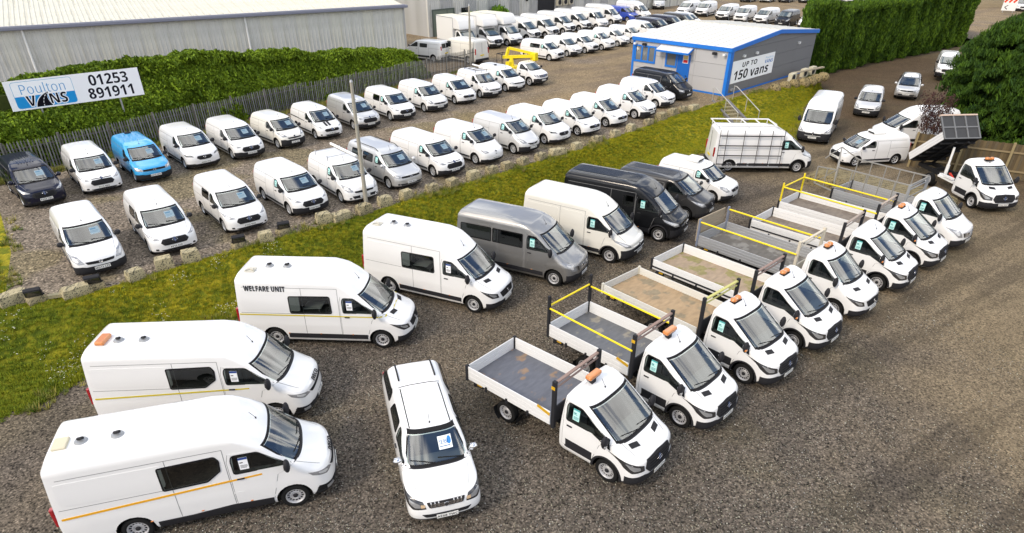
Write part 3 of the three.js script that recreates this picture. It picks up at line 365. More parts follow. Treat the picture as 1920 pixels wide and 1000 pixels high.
  if (t.high && !t.low && !o.cab) { const z1 = sh.hw(sh.H - 0.01) - 0.02; for (const k of [1, -1]) { part('roof_channel', patch((x, zz) => [x, sh.top(x, zz, wt[1], sh.H), zz], [[rear + 0.35, k * z1 - 0.008], [wt[0] - 1.35, k * z1 - 0.008], [wt[0] - 1.35, k * z1 + 0.008], [rear + 0.35, k * z1 + 0.008]], 0.004, { nv: 1, step: 0.3, c: [-1, 0.5, 0] }), M.seamlight, g); for (let i = 0; i < 3; i++) part('marker_lamp', rbx(-1.0 - i * 1.1, -0.94 - i * 1.1, 0.555, 0.58, k * (W + 0.012) - 0.012, k * (W + 0.012) + 0.012, 0.008, 1), M.amber, g); } part('fuel_flap', patch(SD(1), rpoly([[dr + 0.04, 0.74], [dr + 0.20, 0.74], [dr + 0.20, 0.92], [dr + 0.04, 0.92]], 0.03), 0.0085, { nv: 2 }), pm, g); }
  // bonnet shut lines
  for (const k of [1, -1]) { const fz = (x, z) => [x, sh.top(x, z, t.hb - 0.14, wb[1] - 0.004), z], z0 = k * (wb[2] - 0.02), z1 = k * (wb[2] - 0.13); part('bonnet_seam', patch(fz, [[0.02, z0], [t.xp - 0.34, z1], [t.xp - 0.34, z1 + 0.011], [0.02, z0 + 0.011]], 0.003, { nv: 1, step: 0.06, c: [-1, 0.3, 0] }), M.seam, g); }
  // nose
  const sAt = (y) => sh.sAt(ra + 0.03, y);
  if (bump) {
    const y0 = t.y0 + 0.02, P = []; for (let i = 0; i <= 6; i++) { const y = mix(y0, bump, i / 6); P.push([sAt(y), y]); }
    const m = Math.min(...P.map(p => p[0])); const dip = f.ring || o.bumpFlat ? 0 : 0.03;
    part('bumper', patch(FR, [[-m, y0], [m, y0], [m, bump - 0.02], [0.62, bump], [0.5, bump - dip], [-0.5, bump - dip], [-0.62, bump], [-m, bump - 0.02]], 0.014, { nv: 5, step: 0.1 }), M.plastic, g);
  } else { const y0 = t.y0 + 0.01, m = sAt(y0 + 0.04); part('bumper_lip', patch(FR, [[-m, y0], [m, y0], [m, y0 + 0.07], [-m, y0 + 0.07]], 0.012, { nv: 2, step: 0.1 }), M.plastic, g); }
  const gr = part('grille', patch(FR, rpoly(sym(f.grille), 0.02), 0.018, { nv: 4, step: 0.08 }), f.chromegrille === 1 ? M.lampdk : M.plastic, g);
  { const ya = Math.min(...f.grille.map(p => p[1])), yb = Math.max(...f.grille.map(p => p[1])), n = yb - ya > 0.2 ? 4 : 2, xw = Math.min(...f.grille.slice(1, -1).map(p => p[0])) - 0.03;
    for (let i = 1; i <= n; i++) { const y = mix(ya, yb, i / (n + 1)); part('grille_bar', patch(FR, [[-xw, y - 0.011], [xw, y - 0.011], [xw, y + 0.011], [-xw, y + 0.011]], 0.028, { nv: 1, step: 0.12 }), f.chromegrille ? M.chrome : M.rubber, gr); } }
  if (f.chromegrille === 2) part('chrome_bar', [-0.36, -0.27, -0.18, 0.18, 0.27, 0.36].map(s => patch(FR, [[s - 0.014, 0.77], [s + 0.014, 0.77], [s + 0.014, 0.895], [s - 0.014, 0.895]], 0.032, { nv: 2 })).concat([patch(FR, [[-0.13, 0.77], [0.13, 0.77], [0.13, 0.79], [-0.13, 0.79]], 0.033, { nv: 1 })]), M.chrome, gr);
  if (f.ring) part('grille_surround', [0, 1].map(i => patch(FR, [[-0.5, i ? 0.775 : 0.60], [0.5, i ? 0.775 : 0.60], [0.5, i ? 0.80 : 0.62], [-0.5, i ? 0.80 : 0.62]], 0.024, { nv: 1, step: 0.1 })), o.paint === 'black' ? M.chrome : M.whiteplain, g);
  if (f.intake && !bump) part('air_intake', patch(FR, rpoly(sym(f.intake), 0.02), 0.006, { nv: 2, step: 0.08 }), M.plastic, g);
  if (o.slotGrille) part('bonnet_slot', patch(FR, [[-0.40, 0.835], [0.40, 0.835], [0.46, 0.86], [-0.46, 0.86]], 0.006, { nv: 1, step: 0.1 }), M.plastic, g);
  const disc = (y, a, b, m1, m2) => { const p = FR(0, y), q = FR(0, y + 0.05), sl = Math.atan2(p[0] - q[0], 0.05); const e = new THREE.CylinderGeometry(1, 1, 0.02, 20).scale(a, 1, b).rotateZ(-Math.PI / 2 + 0).rotateX(0); const h = part('badge', e.clone().rotateX(Math.PI / 2).rotateZ(sl).translate(p[0] + 0.034, p[1], 0), m1, g); if (m2) part('badge_rim', new THREE.TorusGeometry(1, 0.1, 6, 20).scale(b, a, 0.06).rotateY(Math.PI / 2).rotateZ(sl).translate(p[0] + 0.044, p[1], 0), m2, h); };
  if (f.oval) disc(f.oval, 0.04, 0.10, M.bluebadge, M.chrome); if (f.disc) disc(f.disc, 0.055, 0.055, M.lampdk, M.chrome);
  const py = o.plateY || (t.high ? 0.50 : 0.46), pp = FR(0, py);
  const pl = part('number_plate', plateGeo[1], plateMat, g); pl.position.set(pp[0] + (bump ? 0.024 : 0.016), py, 0);
  if (!o.cab) {
    const rp = part('rear_plate', plateGeo[1], M.yellow, g); rp.position.set(rear - 0.012, 0.82, 0);
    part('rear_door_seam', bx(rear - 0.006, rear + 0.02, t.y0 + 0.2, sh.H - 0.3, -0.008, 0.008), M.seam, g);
    part('rear_bumper', rbx(rear - 0.05, rear + 0.08, t.y0, t.y0 + 0.24, -W + 0.08, W - 0.08, 0.03, 1), M.plastic, g);
    if (o.rearGlass !== 0) for (const k of [1, -1]) { const y0 = belt + 0.02, y1 = wt[1] - 0.08, x0 = sh.xr(y0) - 0.006, x1 = sh.xr(y1) - 0.006; const q = bx(-0.012, 0.012, 0, Math.hypot(y1 - y0, x1 - x0), k > 0 ? 0.05 : -0.62, k > 0 ? 0.62 : -0.05).rotateZ(-Math.atan2(x1 - x0, y1 - y0)).translate(x0, y0, 0); part('rear_window', q, M.sideglass, g); }
  }
  if (o.vents) for (const k of [1, -1]) { const c = 0.48, x0 = o.vents, fnT = (z, x) => [x, sh.top(x, z, t.hb - 0.1, wb[1]), z]; part('bonnet_vent', patch(fnT, [[k * (c - 0.14), x0 - 0.07], [k * (c + 0.14), x0 - 0.15], [k * (c + 0.14), x0 - 0.02], [k * (c - 0.14), x0 + 0.06]], 0.012, { nv: 2, step: 0.06, c: [-1, 0.3, 0] }), M.plastic, g); }
  if (o.bonnetStripes) for (const z of [0.0, 0.22]) part('bonnet_stripe', patch((zz, x) => [x, sh.top(x, zz, t.hb - 0.16, wb[1]), zz], [[z - 0.02 - 0.07, 0.16], [z - 0.02 + 0.09, 0.16], [z - 0.02 + 0.09, 0.60], [z - 0.02 - 0.07, 0.60]], 0.004, { nv: 5, step: 0.05, c: [-1, 0.3, 0] }), M.plastic, g);
  if (o.aerial !== 0) { const x = o.cab ? wt[0] - 0.1 : wt[0] - 0.12, y = sh.top(x, 0, wt[1], sh.H); part('aerial', [tube([x, y - 0.02, 0], [x, y + 0.04, 0], 0.018, 6), tube([x, y + 0.03, 0], [x - 0.12, y + 0.22, 0], 0.006, 5)], M.rubber, g); }
  if (o.ribs) { const n = o.ribs, z1 = sh.hw(sh.H - 0.01) - 0.06, x0 = wt[0] - (t.high && !t.low ? 0.95 : 0.35), x1 = rear + 0.3; for (let i = 0; i < n; i++) { const z = mix(-z1, z1, (i + 0.5) / n); part('roof_rib', patch((x, zz) => [x, sh.top(x, zz, wt[1], sh.H), zz], [[x1, z - 0.028], [x0, z - 0.028], [x0, z + 0.028], [x1, z + 0.028]], 0.014, { nv: 1, step: 0.25, c: [-1, 0.5, 0] }), pm, g); } }
  if (o.rails) for (const k of [1, -1]) { const z = k * (W - (t.car ? 0.30 : 0.27)), xa = o.rails[0], xb = o.rails[1], pts = []; for (let i = 0; i <= 8; i++) { const x = mix(xa, xb, i / 8), y = sh.top(x, z, wt[1], sh.H); pts.push(V3(x, y + (i === 0 || i === 8 ? 0 : 0.05), z)); } part('roof_rail', new THREE.TubeGeometry(new THREE.CatmullRomCurve3(pts), 24, 0.018, 6), M.plastic, g); }
  g.userData.shell = sh; if (o.extra) o.extra(g, sh, t, pm); const keep = g.userData.shell; g.userData = {}; g.shell = keep; g.T = t;
  return g;
}
const protos = {}; let plateIx = 1;
function place(key, make, name, pos, turn, label, category, group, plate) {
  let o; if (!protos[key]) { protos[key] = make(); o = protos[key]; } else o = protos[key].clone();
  o.name = numbered(name); o.position.set(...pos); o.rotation.set(0, turn * Math.PI / 180, 0); scene.add(o); tag(o, label, category, group);
  const ix = plate ?? (plateIx = 1 + plateIx % (PLATES.length - 1)); o.traverse(m => { if (m.name === 'number_plate') m.geometry = plateGeo[ix]; });
  return o;
}
// ------------------------------------------------------------------ ground
function groundTex(n, x0, z0, size, colour) { // colour(x, z, u1, u2) -> linear rgb
  const d = new Uint8Array(n * n * 4), lin = v => Math.round(255 * Math.pow(Math.min(1, Math.max(0, v)), 1 / 2.2)), S = 4, m = n / S, low = [], half = new Float32Array((n >> 1) * (n >> 1)); for (let i = 0; i < half.length; i++) half[i] = rnd();
  for (let j = 0; j <= m; j++) for (let i = 0; i <= m; i++) low.push(colour(x0 + i / m * size, z0 + j / m * size));
  for (let j = 0; j < n; j++) for (let i = 0; i < n; i++) {
    const a = i / S, b = j / S, i0 = a | 0, j0 = b | 0, fa = a - i0, fb = b - j0, q = j0 * (m + 1) + i0, A = low[q], B = low[q + 1], C = low[q + m + 1], D = low[q + m + 2], k = (j * n + i) * 4;
    const v = [0, 1, 2, 3].map(c => mix(mix(A[c], B[c], fa), mix(C[c], D[c], fa), fb)), u = rnd(), u2 = half[(j >> 1) * (n >> 1) + (i >> 1)];
    let s = 1 + v[3] * ((u - 0.5) * 1.5 + (u2 - 0.5) * (size > 80 ? 0.45 : 0.9)); if (u > 0.96) s += 1.7 * v[3]; if (u < 0.08) s *= 0.5;
    for (let c = 0; c < 3; c++) d[k + c] = lin(v[c] * s); d[k + 3] = 255;
  }
  const t = new THREE.DataTexture(d, n, n, THREE.RGBAFormat); t.colorSpace = THREE.SRGBColorSpace; t.magFilter = THREE.LinearFilter; t.minFilter = THREE.LinearMipmapLinearFilter; t.generateMipmaps = true; t.wrapS = t.wrapT = THREE.MirroredRepeatWrapping; t.needsUpdate = true; return t;
}
const bumpN = 512, bd = new Uint8Array(bumpN * bumpN * 4); for (let j = 0; j < bumpN; j++) for (let i = 0; i < bumpN; i++) { const v = 128 + 190 * (rnd() - 0.5); bd.set([v, v, v, 255], (j * bumpN + i) * 4); }
const gravelBump = new THREE.DataTexture(bd, bumpN, bumpN, THREE.RGBAFormat); gravelBump.wrapS = gravelBump.wrapT = THREE.RepeatWrapping; gravelBump.magFilter = THREE.LinearFilter; gravelBump.needsUpdate = true;
function yardMat(map, size, tile) { const b = gravelBump.clone(); b.repeat.set(size / tile, size / tile); b.needsUpdate = true; return new THREE.MeshPhysicalMaterial({ map, bumpMap: b, bumpScale: 0.012, roughness: 0.95, specularIntensity: 0.2 }); }
function uvGround(g, x0, z0, size) { const p = g.attributes.position, uv = new Float32Array(p.count * 2); for (let i = 0; i < p.count; i++) { uv[2 * i] = (p.getX(i) - x0) / size; uv[2 * i + 1] = (p.getZ(i) - z0) / size; } g.setAttribute('uv', new THREE.BufferAttribute(uv, 2)); return g; }
const lowTex = groundTex(2048, -22, -58, 60, (x, z) => {
  const n1 = fbm(x * 0.16 + 9, z * 0.16, 4), n2 = fbm(x * 0.5, z * 0.5 + 3, 11), n3 = fbm(x * 1.7, z * 1.7, 17, 3);
  const east = smooth(5, 15, x * 0.9 + (z + 12) * 0.15 + (n2 - 0.5) * 8), dirt = Math.min(1, east * 0.85 + smooth(0.52, 0.70, n1) * 0.35), lane = smooth(30, 40, x - z * 0.25 + (n2 - 0.5) * 6);
  const ru = x * 0.83 - z * 0.56, rv = x * 0.56 + z * 0.83, rut = smooth(0.50, 0.64, fbm(ru * 0.12 + 5, rv * 1.5, 23, 4)) * smooth(4, 10, x + (n2 - 0.5) * 6); let c = [0.096, 0.080, 0.064]; const d = [0.168, 0.130, 0.080], b = [0.078, 0.052, 0.029];
  c = c.map((v, i) => mix(mix(v, d[i], dirt) * (1 - 0.30 * rut), b[i], lane * 0.9)); const k = 0.78 + 0.30 * n2 + 0.24 * n3; const moss = smooth(0.60, 0.72, fbm(x * 0.35 + 70, z * 0.35, 30)) * 0.16; c = c.map((v, i) => mix(v, [0.085, 0.075, 0.035][i], moss) * k);
  return [...c, mix(0.95, 0.5, Math.min(1, dirt + rut * 0.3))];
});
const upTex = groundTex(2048, -36, -112, 96, (x, z) => {
  const n1 = fbm(x * 0.13 + 2, z * 0.13 + 8, 5), n2 = fbm(x * 0.45 + 1, z * 0.45, 12), n3 = fbm(x * 1.5, z * 1.5, 18, 3);
  const a = (x * 0.70 - (z + 22) * 0.71), s = x * 0.71 + (z + 30) * 0.70; // along and across the rows
  const far = smooth(14, 34, a + (n2 - 0.5) * 10), mid = Math.exp(-Math.pow((s + 11.5 + (n1 - 0.5) * 4) / 3.2, 2)) * smooth(2, 16, a);
  let c = [0.182, 0.150, 0.115]; const sand = [0.240, 0.178, 0.100], dk = [0.105, 0.087, 0.070];
  const edge = smooth(-3.6, -1.0, s + (n2 - 0.5) * 2) * smooth(2, 10, a); const st = Math.max(mid, far * 0.8) * smooth(0.30, 0.6, n1 + 0.12);
  c = c.map((v, i) => mix(mix(v, sand[i], st), dk[i], edge * 0.8)); const puddle = smooth(0.60, 0.68, fbm(s * 0.5 + 4, a * 0.12, 44)) * far * 0.45; const moss = smooth(0.58, 0.70, fbm(x * 0.3 + 12, z * 0.3, 31)) * 0.35 * (1 - far);
  const k = 0.70 + 0.34 * n2 + 0.28 * n3; return [...c.map((v, i) => mix(mix(v, [0.15, 0.115, 0.085][i], puddle), [0.17, 0.14, 0.045][i], moss) * k), mix(0.95, 0.45, st)];
});
{ const g = new THREE.PlaneGeometry(900, 900, 1, 1).rotateX(-Math.PI / 2).translate(0, 0, -150); solo('ground', uvGround(g, -22, -58, 60), yardMat(lowTex, 60, 5), 'dark gravel of the lower yard', null, null, 'structure'); }
const UP = [[-33, -37], [-25.5, -30], [-20.6, -23.8], [-17.9, -19.4], [-15.5, -20.3], [-13.7, -22], [-11.4, -24.2], [-8.2, -26.9], [-4, -30.8], [0.6, -35.1], [3.9, -38.2], [6.6, -41], [9.3, -44], [11.5, -46.7], [13.4, -48.4], [15.6, -50.7], [17.3, -52.4], [19.6, -54.2], [22, -55.9], [24.2, -57.6], [26, -58.8], [27.6, -61.6]];
const TOE = [[-44, -30], [-36, -22], [-27, -13], [-15.6, -13.9], [-14.4, -15.3], [-13.7, -17], [-11.3, -19.4], [-8.3, -22.2], [-4.3, -26.2], [0.5, -31.2], [3.2, -34.9], [6.4, -37.5], [9.2, -38.8], [12.4, -41.0], [15.5, -44.2], [17.3, -44.6], [19.3, -44.2], [21.0, -47.4], [22.1, -49.8], [23.3, -53], [25.3, -56.4], [28, -60.3]];
{
  const s = new THREE.Shape(); [...UP, [27.4, -66.6], [57, -89.5], [300, -300], [300, -560], [-400, -560], [-400, -60]].forEach(([x, z], i) => i ? s.lineTo(x, -z) : s.moveTo(x, -z));
  const g = new THREE.ShapeGeometry(s).rotateX(-Math.PI / 2).translate(0, 1, 0); solo('upper_yard', uvGround(g, -36, -112, 96), yardMat(upTex, 96, 5), 'pale gravel of the raised upper yard', null, null, 'structure');
}
{ const A = [56, -88.7], B = [300, -299.5], p = []; for (let i = 0; i <= 20; i++) { const x = mix(A[0], B[0], i / 20), z = mix(A[1], B[1], i / 20); p.push(x, 1.002, z, x + 4, 0.5, z + 5, x + 8, 0.008, z + 10); } const id = []; for (let i = 0; i < 20; i++) for (let j = 0; j < 2; j++) { const a = i * 3 + j; id.push(a, a + 1, a + 3, a + 1, a + 4, a + 3); } const g = new THREE.BufferGeometry(); g.setAttribute('position', new THREE.Float32BufferAttribute(p, 3)); g.setIndex(id); g.computeVertexNormals(); solo('lane_slope', uvGround(g, -36, -112, 96), yardMat(upTex, 96, 5), 'gravel slope at the top of the lane', null, null, 'structure'); }
const grassPts = [];
{
  const n = 1024, gt = tex((c, w, h) => { const im = c.createImageData(w, h), lin = v => 255 * Math.pow(v, 1 / 2.2); for (let j = 0; j < h; j++) for (let i = 0; i < w; i++) { const a = fbm(i / 60, j / 60, 2, 4), u = LAT[(i * 917 + j * 6133) & 65535], st = fbm(i / 5, j / 18, 6, 2), k = (0.45 + 0.7 * st) * (0.7 + 0.6 * u), y = smooth(0.4, 0.62, a); im.data.set([lin(mix(0.16, 0.37, y) * k), lin(mix(0.185, 0.315, y) * k), lin(mix(0.012, 0.018, y) * k), 255], (j * w + i) * 4); } c.putImageData(im, 0, 0); }, n, n);
  gt.wrapS = gt.wrapT = THREE.RepeatWrapping;
  const pos = [], uv = [], col = [], idx = []; let rows = 0; const NV = 18;
  const path = []; for (let i = 0; i < UP.length - 1; i++) { const L = Math.hypot(UP[i + 1][0] - UP[i][0], UP[i + 1][1] - UP[i][1]), m = Math.ceil(L / 0.4); for (let k = 0; k < m + (i === UP.length - 2 ? 1 : 0); k++) { const t = k / m; path.push([mix(UP[i][0], UP[i + 1][0], t), mix(UP[i][1], UP[i + 1][1], t), mix(TOE[i][0], TOE[i + 1][0], t), mix(TOE[i][1], TOE[i + 1][1], t)]); } }
  for (const [ux, uz, tx, tz] of path) {
    const D = Math.hypot(tx - ux, tz - uz), j = 1 + ((fbm(ux * 0.9, uz * 0.9, 50) - 0.5) * 0.9 + (vn(ux * 3, uz * 3, 8) - 0.5) * 0.35) / Math.max(1, D), stp = 1 - smooth(1.4, 2.6, Math.hypot(ux - 16.3, uz + 51.3)), Ls = mix(Math.min(D * 0.95, 3.3), 2.0, stp);
    const inset = (0.25 + 0.5 * vn(ux * 1.3, uz * 1.3, 77)) * (1 - stp);
    for (let v = 0; v <= NV; v++) {
      const t = v / NV * j, x = mix(ux, tx, t), z = mix(uz, tz, t), d = t * D, nz = fbm(x * 0.6, z * 0.6, 61);
      const y = 1.0 - smooth(inset * 0.6, Ls, d) * 0.985 + (v > 0 && v < NV ? (nz - 0.5) * 0.16 * smooth(0, 0.6, d) : 0); pos.push(x, v === 0 ? 0.996 : Math.max(v === NV ? 0.006 : 0.02, y), z); uv.push(x / 5, z / 5);
      const dk = smooth(0.42, 0.62, fbm(x * 0.33 + 3, z * 0.33, 66)); const near = smooth(8, -14, x); const g0 = mix(1, 0.62, dk * near); col.push(g0 * mix(1, 0.85, near * dk), g0, g0);
      grassPts.push([x, Math.max(0.01, y), z, d, D, dk * near]);
    }
    rows++;
  }
  for (let a = 0; a < rows - 1; a++) for (let v = 0; v < NV; v++) { const A = a * (NV + 1) + v, B = A + NV + 1; idx.push(A, A + 1, B, B, A + 1, B + 1); }
  const g = new THREE.BufferGeometry(); g.setAttribute('position', new THREE.Float32BufferAttribute(pos, 3)); g.setAttribute('uv', new THREE.Float32BufferAttribute(uv, 2)); g.setAttribute('color', new THREE.Float32BufferAttribute(col, 3)); g.setIndex(idx); g.computeVertexNormals();
  solo('grass_bank', g, new THREE.MeshPhysicalMaterial({ map: gt, vertexColors: true, roughness: 0.95, specularIntensity: 0.2 }), 'mown grass bank between the two yards', null, null, 'structure');
  // grass tufts, daisies
  const blade = (() => { const L = []; for (let i = 0; i < 5; i++) { const a = i * 1.3, w = 0.011, h = 0.05 + 0.02 * (i % 3), dx = Math.cos(a) * 0.025, dz = Math.sin(a) * 0.025, lx = Math.cos(a) * 0.05, lz = Math.sin(a) * 0.05; const q = new THREE.BufferGeometry(); q.setAttribute('position', new THREE.Float32BufferAttribute([dx - w, 0, dz, dx + w, 0, dz + w, dx + lx, h, dz + lz], 3)); q.computeVertexNormals(); L.push(q); } return mergeGeometries(L); })();
  const cand = grassPts.filter(p => p[0] > -24 && p[0] < 29 && p[3] > 0.1 && p[3] < p[4] * 1.05), NG = 90000, im = new THREE.InstancedMesh(blade, new THREE.MeshPhysicalMaterial({ roughness: 0.8, side: THREE.DoubleSide, specularIntensity: 0.3 }), NG), o = new THREE.Object3D(), c = new THREE.Color();
  for (let i = 0; i < NG; i++) { const p = cand[Math.floor(rnd() * cand.length)]; o.position.set(p[0] + rr(-0.22, 0.22), p[1] - 0.005, p[2] + rr(-0.22, 0.22)); o.rotation.y = rr(0, 6.3); const s = rr(0.7, 1.5); o.scale.set(s, s * rr(0.7, 1.2), s); o.updateMatrix(); im.setMatrixAt(i, o.matrix); const y = rnd() * (1 - p[5] * 0.6); im.setColorAt(i, c.setRGB(mix(0.12, 0.40, y), mix(0.18, 0.34, y), 0.014)); }
  im.name = 'grass'; im.receiveShadow = im.castShadow = true; tag(im, 'short grass growing on the bank', null, null, 'stuff'); scene.add(im);
  const fl = new THREE.CylinderGeometry(0.016, 0.016, 0.01, 6), dn = 520, dm = new THREE.InstancedMesh(fl, std(0.62, 0.62, 0.50), dn), pts = grassPts.filter(p => p[0] < -9.5 && p[0] > -17.5 && p[2] > -26 && p[3] > 0.4 && p[3] < p[4] * 0.95); let k = 0, tries = 0;
  while (k < dn && tries++ < 60000) { const p = pts[Math.floor(rnd() * pts.length)]; const x = p[0] + rr(-0.25, 0.25), z = p[2] + rr(-0.25, 0.25); if (fbm(x * 1.1, z * 1.1, 90, 3) < 0.60) continue; o.position.set(x, p[1] + 0.035, z); o.rotation.set(0, 0, 0); o.scale.setScalar(rr(0.7, 1.3)); o.updateMatrix(); dm.setMatrixAt(k++, o.matrix); }
  dm.count = k; dm.name = 'daisies'; tag(dm, 'white daisies scattered in the grass at the near end of the bank', null, null, 'stuff'); scene.add(dm);
}
{ // weeds along the edges
  const bl = (() => { const L = []; for (let i = 0; i < 9; i++) { const a = i * 2.4, h = 0.10 + 0.05 * (i % 3), w = 0.016; const q = new THREE.BufferGeometry(); const cx = Math.cos(a), cz = Math.sin(a); q.setAttribute('position', new THREE.Float32BufferAttribute([cx * 0.03 - w * cz, 0, cz * 0.03 + w * cx, cx * 0.03 + w * cz, 0, cz * 0.03 - w * cx, cx * 0.13, h, cz * 0.13], 3)); q.computeVertexNormals(); L.push(q); } return mergeGeometries(L); })();
  const N = 4200, im = new THREE.InstancedMesh(bl, new THREE.MeshPhysicalMaterial({ roughness: 0.8, side: THREE.DoubleSide, specularIntensity: 0.3 }), N), o = new THREE.Object3D(), c = new THREE.Color(), edge = grassPts.filter(p => (p[3] < 0.25 || p[3] > p[4] - 0.2) && p[0] > -24 && p[0] < 28), fe = [[-27.5, -32.4], [-25.6, -34.7], [-21.3, -41.2], [-16.05, -49.0], [-13.2, -52.2], [-9.2, -57.5], [-4.5, -64.5]]; let k = 0, tr = 0;
  while (k < N && tr++ < 90000) { let x, y, z; const u = rnd(); if (u < 0.66) { const p = edge[Math.floor(rnd() * edge.length)]; x = p[0] + rr(-0.45, 0.45); z = p[2] + rr(-0.45, 0.45); y = p[3] < 0.25 ? 0.99 : 0.005; if (fbm(x * 0.8, z * 0.8, 71, 3) < 0.5) continue; } else { const i = Math.floor(rnd() * (fe.length - 1)), t = rnd(); x = mix(fe[i][0], fe[i + 1][0], t) + rr(-0.1, 1.0); z = mix(fe[i][1], fe[i + 1][1], t) + rr(-0.1, 0.9); y = 0.995; if (fbm(x * 0.7, z * 0.7, 72, 3) < 0.47) continue; } const s = rr(0.5, 1.5); o.position.set(x, y, z); o.rotation.y = rr(0, 6.3); o.scale.set(s, s * rr(0.6, 1.2), s); o.updateMatrix(); im.setMatrixAt(k, o.matrix); const q = rnd(); im.setColorAt(k++, c.setRGB(mix(0.07, 0.30, q), mix(0.13, 0.25, q), mix(0.015, 0.07, q))); }
  im.count = k; im.name = 'weeds'; im.castShadow = im.receiveShadow = true; tag(im, 'straggling weeds along the bank edges and the foot of the palisade fence', null, null, 'stuff'); scene.add(im);
}
{ // loose stones of the near gravel
  const st = new THREE.IcosahedronGeometry(1, 0), N = 70000, im = new THREE.InstancedMesh(st, std(1, 1, 1, 0.85), N), o = new THREE.Object3D(), c = new THREE.Color(); let k = 0;
  while (k < N) { const z = -9.5 - 17 * Math.pow(rnd(), 1.5), x = rr(-11, 17); const dens = fbm(x * 0.4, z * 0.4, 8) + mix(0.08, -0.25, smooth(5, 13, x)); if (rnd() > dens) continue; const s = rr(0.007, 0.018); o.position.set(x, s * 0.25, z); o.rotation.set(rr(0, 6), rr(0, 6), rr(0, 6)); o.scale.set(s * rr(0.8, 1.6), s * 0.7, s * rr(0.8, 1.3)); o.updateMatrix(); im.setMatrixAt(k, o.matrix); const v = Math.pow(rnd(), 3) * 0.42 + 0.04, w = rr(0.7, 1); im.setColorAt(k, c.setRGB(v, v * mix(0.9, 0.97, w), v * w * 0.92)); k++; }
  im.name = 'gravel'; im.castShadow = im.receiveShadow = true; tag(im, 'loose pale stones on the dark gravel', null, null, 'stuff'); scene.add(im);
}
// ------------------------------------------------------------------ concrete blocks along the top of the bank
const concTex = tex((c, w, h) => { const im = c.createImageData(w, h), lin = v => 255 * Math.pow(Math.min(1, v), 1 / 2.2); for (let j = 0; j < h; j++) for (let i = 0; i < w; i++) { const a = fbm(i / 40, j / 40, 3, 4), b = fbm(i / 14 + 30, j / 14, 8, 4), st = smooth(0.56, 0.63, b), k = 0.75 + 0.5 * a + 0.15 * (LAT[(i * 31 + j * 977) & 65535] - 0.5); im.data.set([lin(mix(0.40, 0.075, st) * k), lin(mix(0.345, 0.07, st) * k), lin(mix(0.205, 0.045, st) * k), 255], (j * w + i) * 4); } c.putImageData(im, 0, 0); }, 512, 512);
concTex.wrapS = concTex.wrapT = THREE.RepeatWrapping;
const concMat = new THREE.MeshStandardMaterial({ map: concTex, roughness: 0.9 }), concMat2 = new THREE.MeshStandardMaterial({ map: concTex, roughness: 0.9, color: new THREE.Color().setRGB(0.78, 0.76, 0.72) });
function roughBlock(w, h, d, s, jig = 0.03) { // chamfered top, chipped surface
  const g = new THREE.BoxGeometry(w, h, d, 7, 6, 6), p = g.attributes.position, uv = g.attributes.uv;
  for (let i = 0; i < p.count; i++) { let x = p.getX(i), y = p.getY(i), z = p.getZ(i); const t = y / h + 0.5, tp = 1 - 0.15 * smooth(0.55, 1, t); x *= tp; z *= tp; const n = (a) => (fbm(x * 5 + a * 9 + s * 3, y * 5 + z * 4 + s, a + s, 3) - 0.5) * 2; x += n(1) * jig; y += n(2) * jig * (t > 0.1 ? 1 : 0); z += n(3) * jig; p.setXYZ(i, x, y + h / 2, z); uv.setXY(i, x * 0.8 + z * 0.8 + s * 0.37, y * 0.9 + z * 0.3); }
  g.computeVertexNormals(); return g;
}
const BL = [[-17.71, -19.7, 1], [-16.94, -19.74, 2], [-15.78, -20.22, 1], [-15.4, -20.74, 2], [-14.26, -21.43, 0], [-13.59, -22.37, 0], [-12.83, -23.04, 0], [-11.39, -24.36, 2], [-10.47, -24.95, 0], [-9.97, -25.8, 2], [-8.51, -26.94, 0], [-7.82, -27.32, 1], [-6.93, -28.1, 3], [-6.13, -29.13, 0], [-5.23, -30.06, 0], [-4.07, -30.98, 3], [-3.1, -31.77, 3], [-2.06, -32.85, 0], [-1.12, -33.82, 3], [-0.31, -34.65, 3], [0.59, -35.31, 3], [1.62, -36.3, 3], [2.66, -37.23, 1], [3.88, -38.31, 0], [5.24, -39.8, 3], [6.59, -41.14, 0], [7.81, -42.55, 0], [9.27, -44.19, 3], [10.47, -45.64, 3], [11.48, -46.87, 3], [12.46, -47.82, 3], [13.4, -48.48, 1]];
const blockGeos = [0, 1, 2, 3].map(k => [0, 1, 2].map(s => k === 1 ? roughBlock(1.0, 0.42, 0.52, s + 1) : k === 3 ? roughBlock(0.66, 0.46, 0.48, s + 11, 0.055) : roughBlock(0.64, 0.48, 0.46, s + 21, 0.018)));
let floodN = 0; const near = [[-15.5, -21.6, 'the white van at the near left corner'], [-13.5, -23.5, 'the second van of the front row'], [-11.3, -25.7, 'the third van of the front row'], [-9.1, -27.7, 'the fourth van of the front row'], [-7.1, -29.3, 'the van with roof bars'], [-5.1, -31.3, 'the silver window van'], [-3.0, -33.2, 'the long white van with dark headlamps'], [-0.9, -35.4, 'the smooth nosed electric van'], [1.2, -37.3, 'the pale silver van'], [3.2, -39.4, 'the van with a black wing grille'], [5.3, -41.3, 'the left van of the alloy wheeled pair'], [7.4, -43.5, 'the right van of the alloy wheeled pair'], [9.7, -45.8, 'the van with steel wheels'], [11.8, -48.9, 'the van next to the black one']], nearN = {};
const blockPlace = (x, z) => { let b = near[0]; for (const n of near) if (Math.hypot(n[0] - x, n[1] - z) < Math.hypot(b[0] - x, b[1] - z)) b = n; const k = nearN[b[2]] = (nearN[b[2]] || 0) + 1; return ['', 'second ', 'third ', 'fourth ', 'fifth ', 'sixth '][k - 1] + '#' + b[2]; };
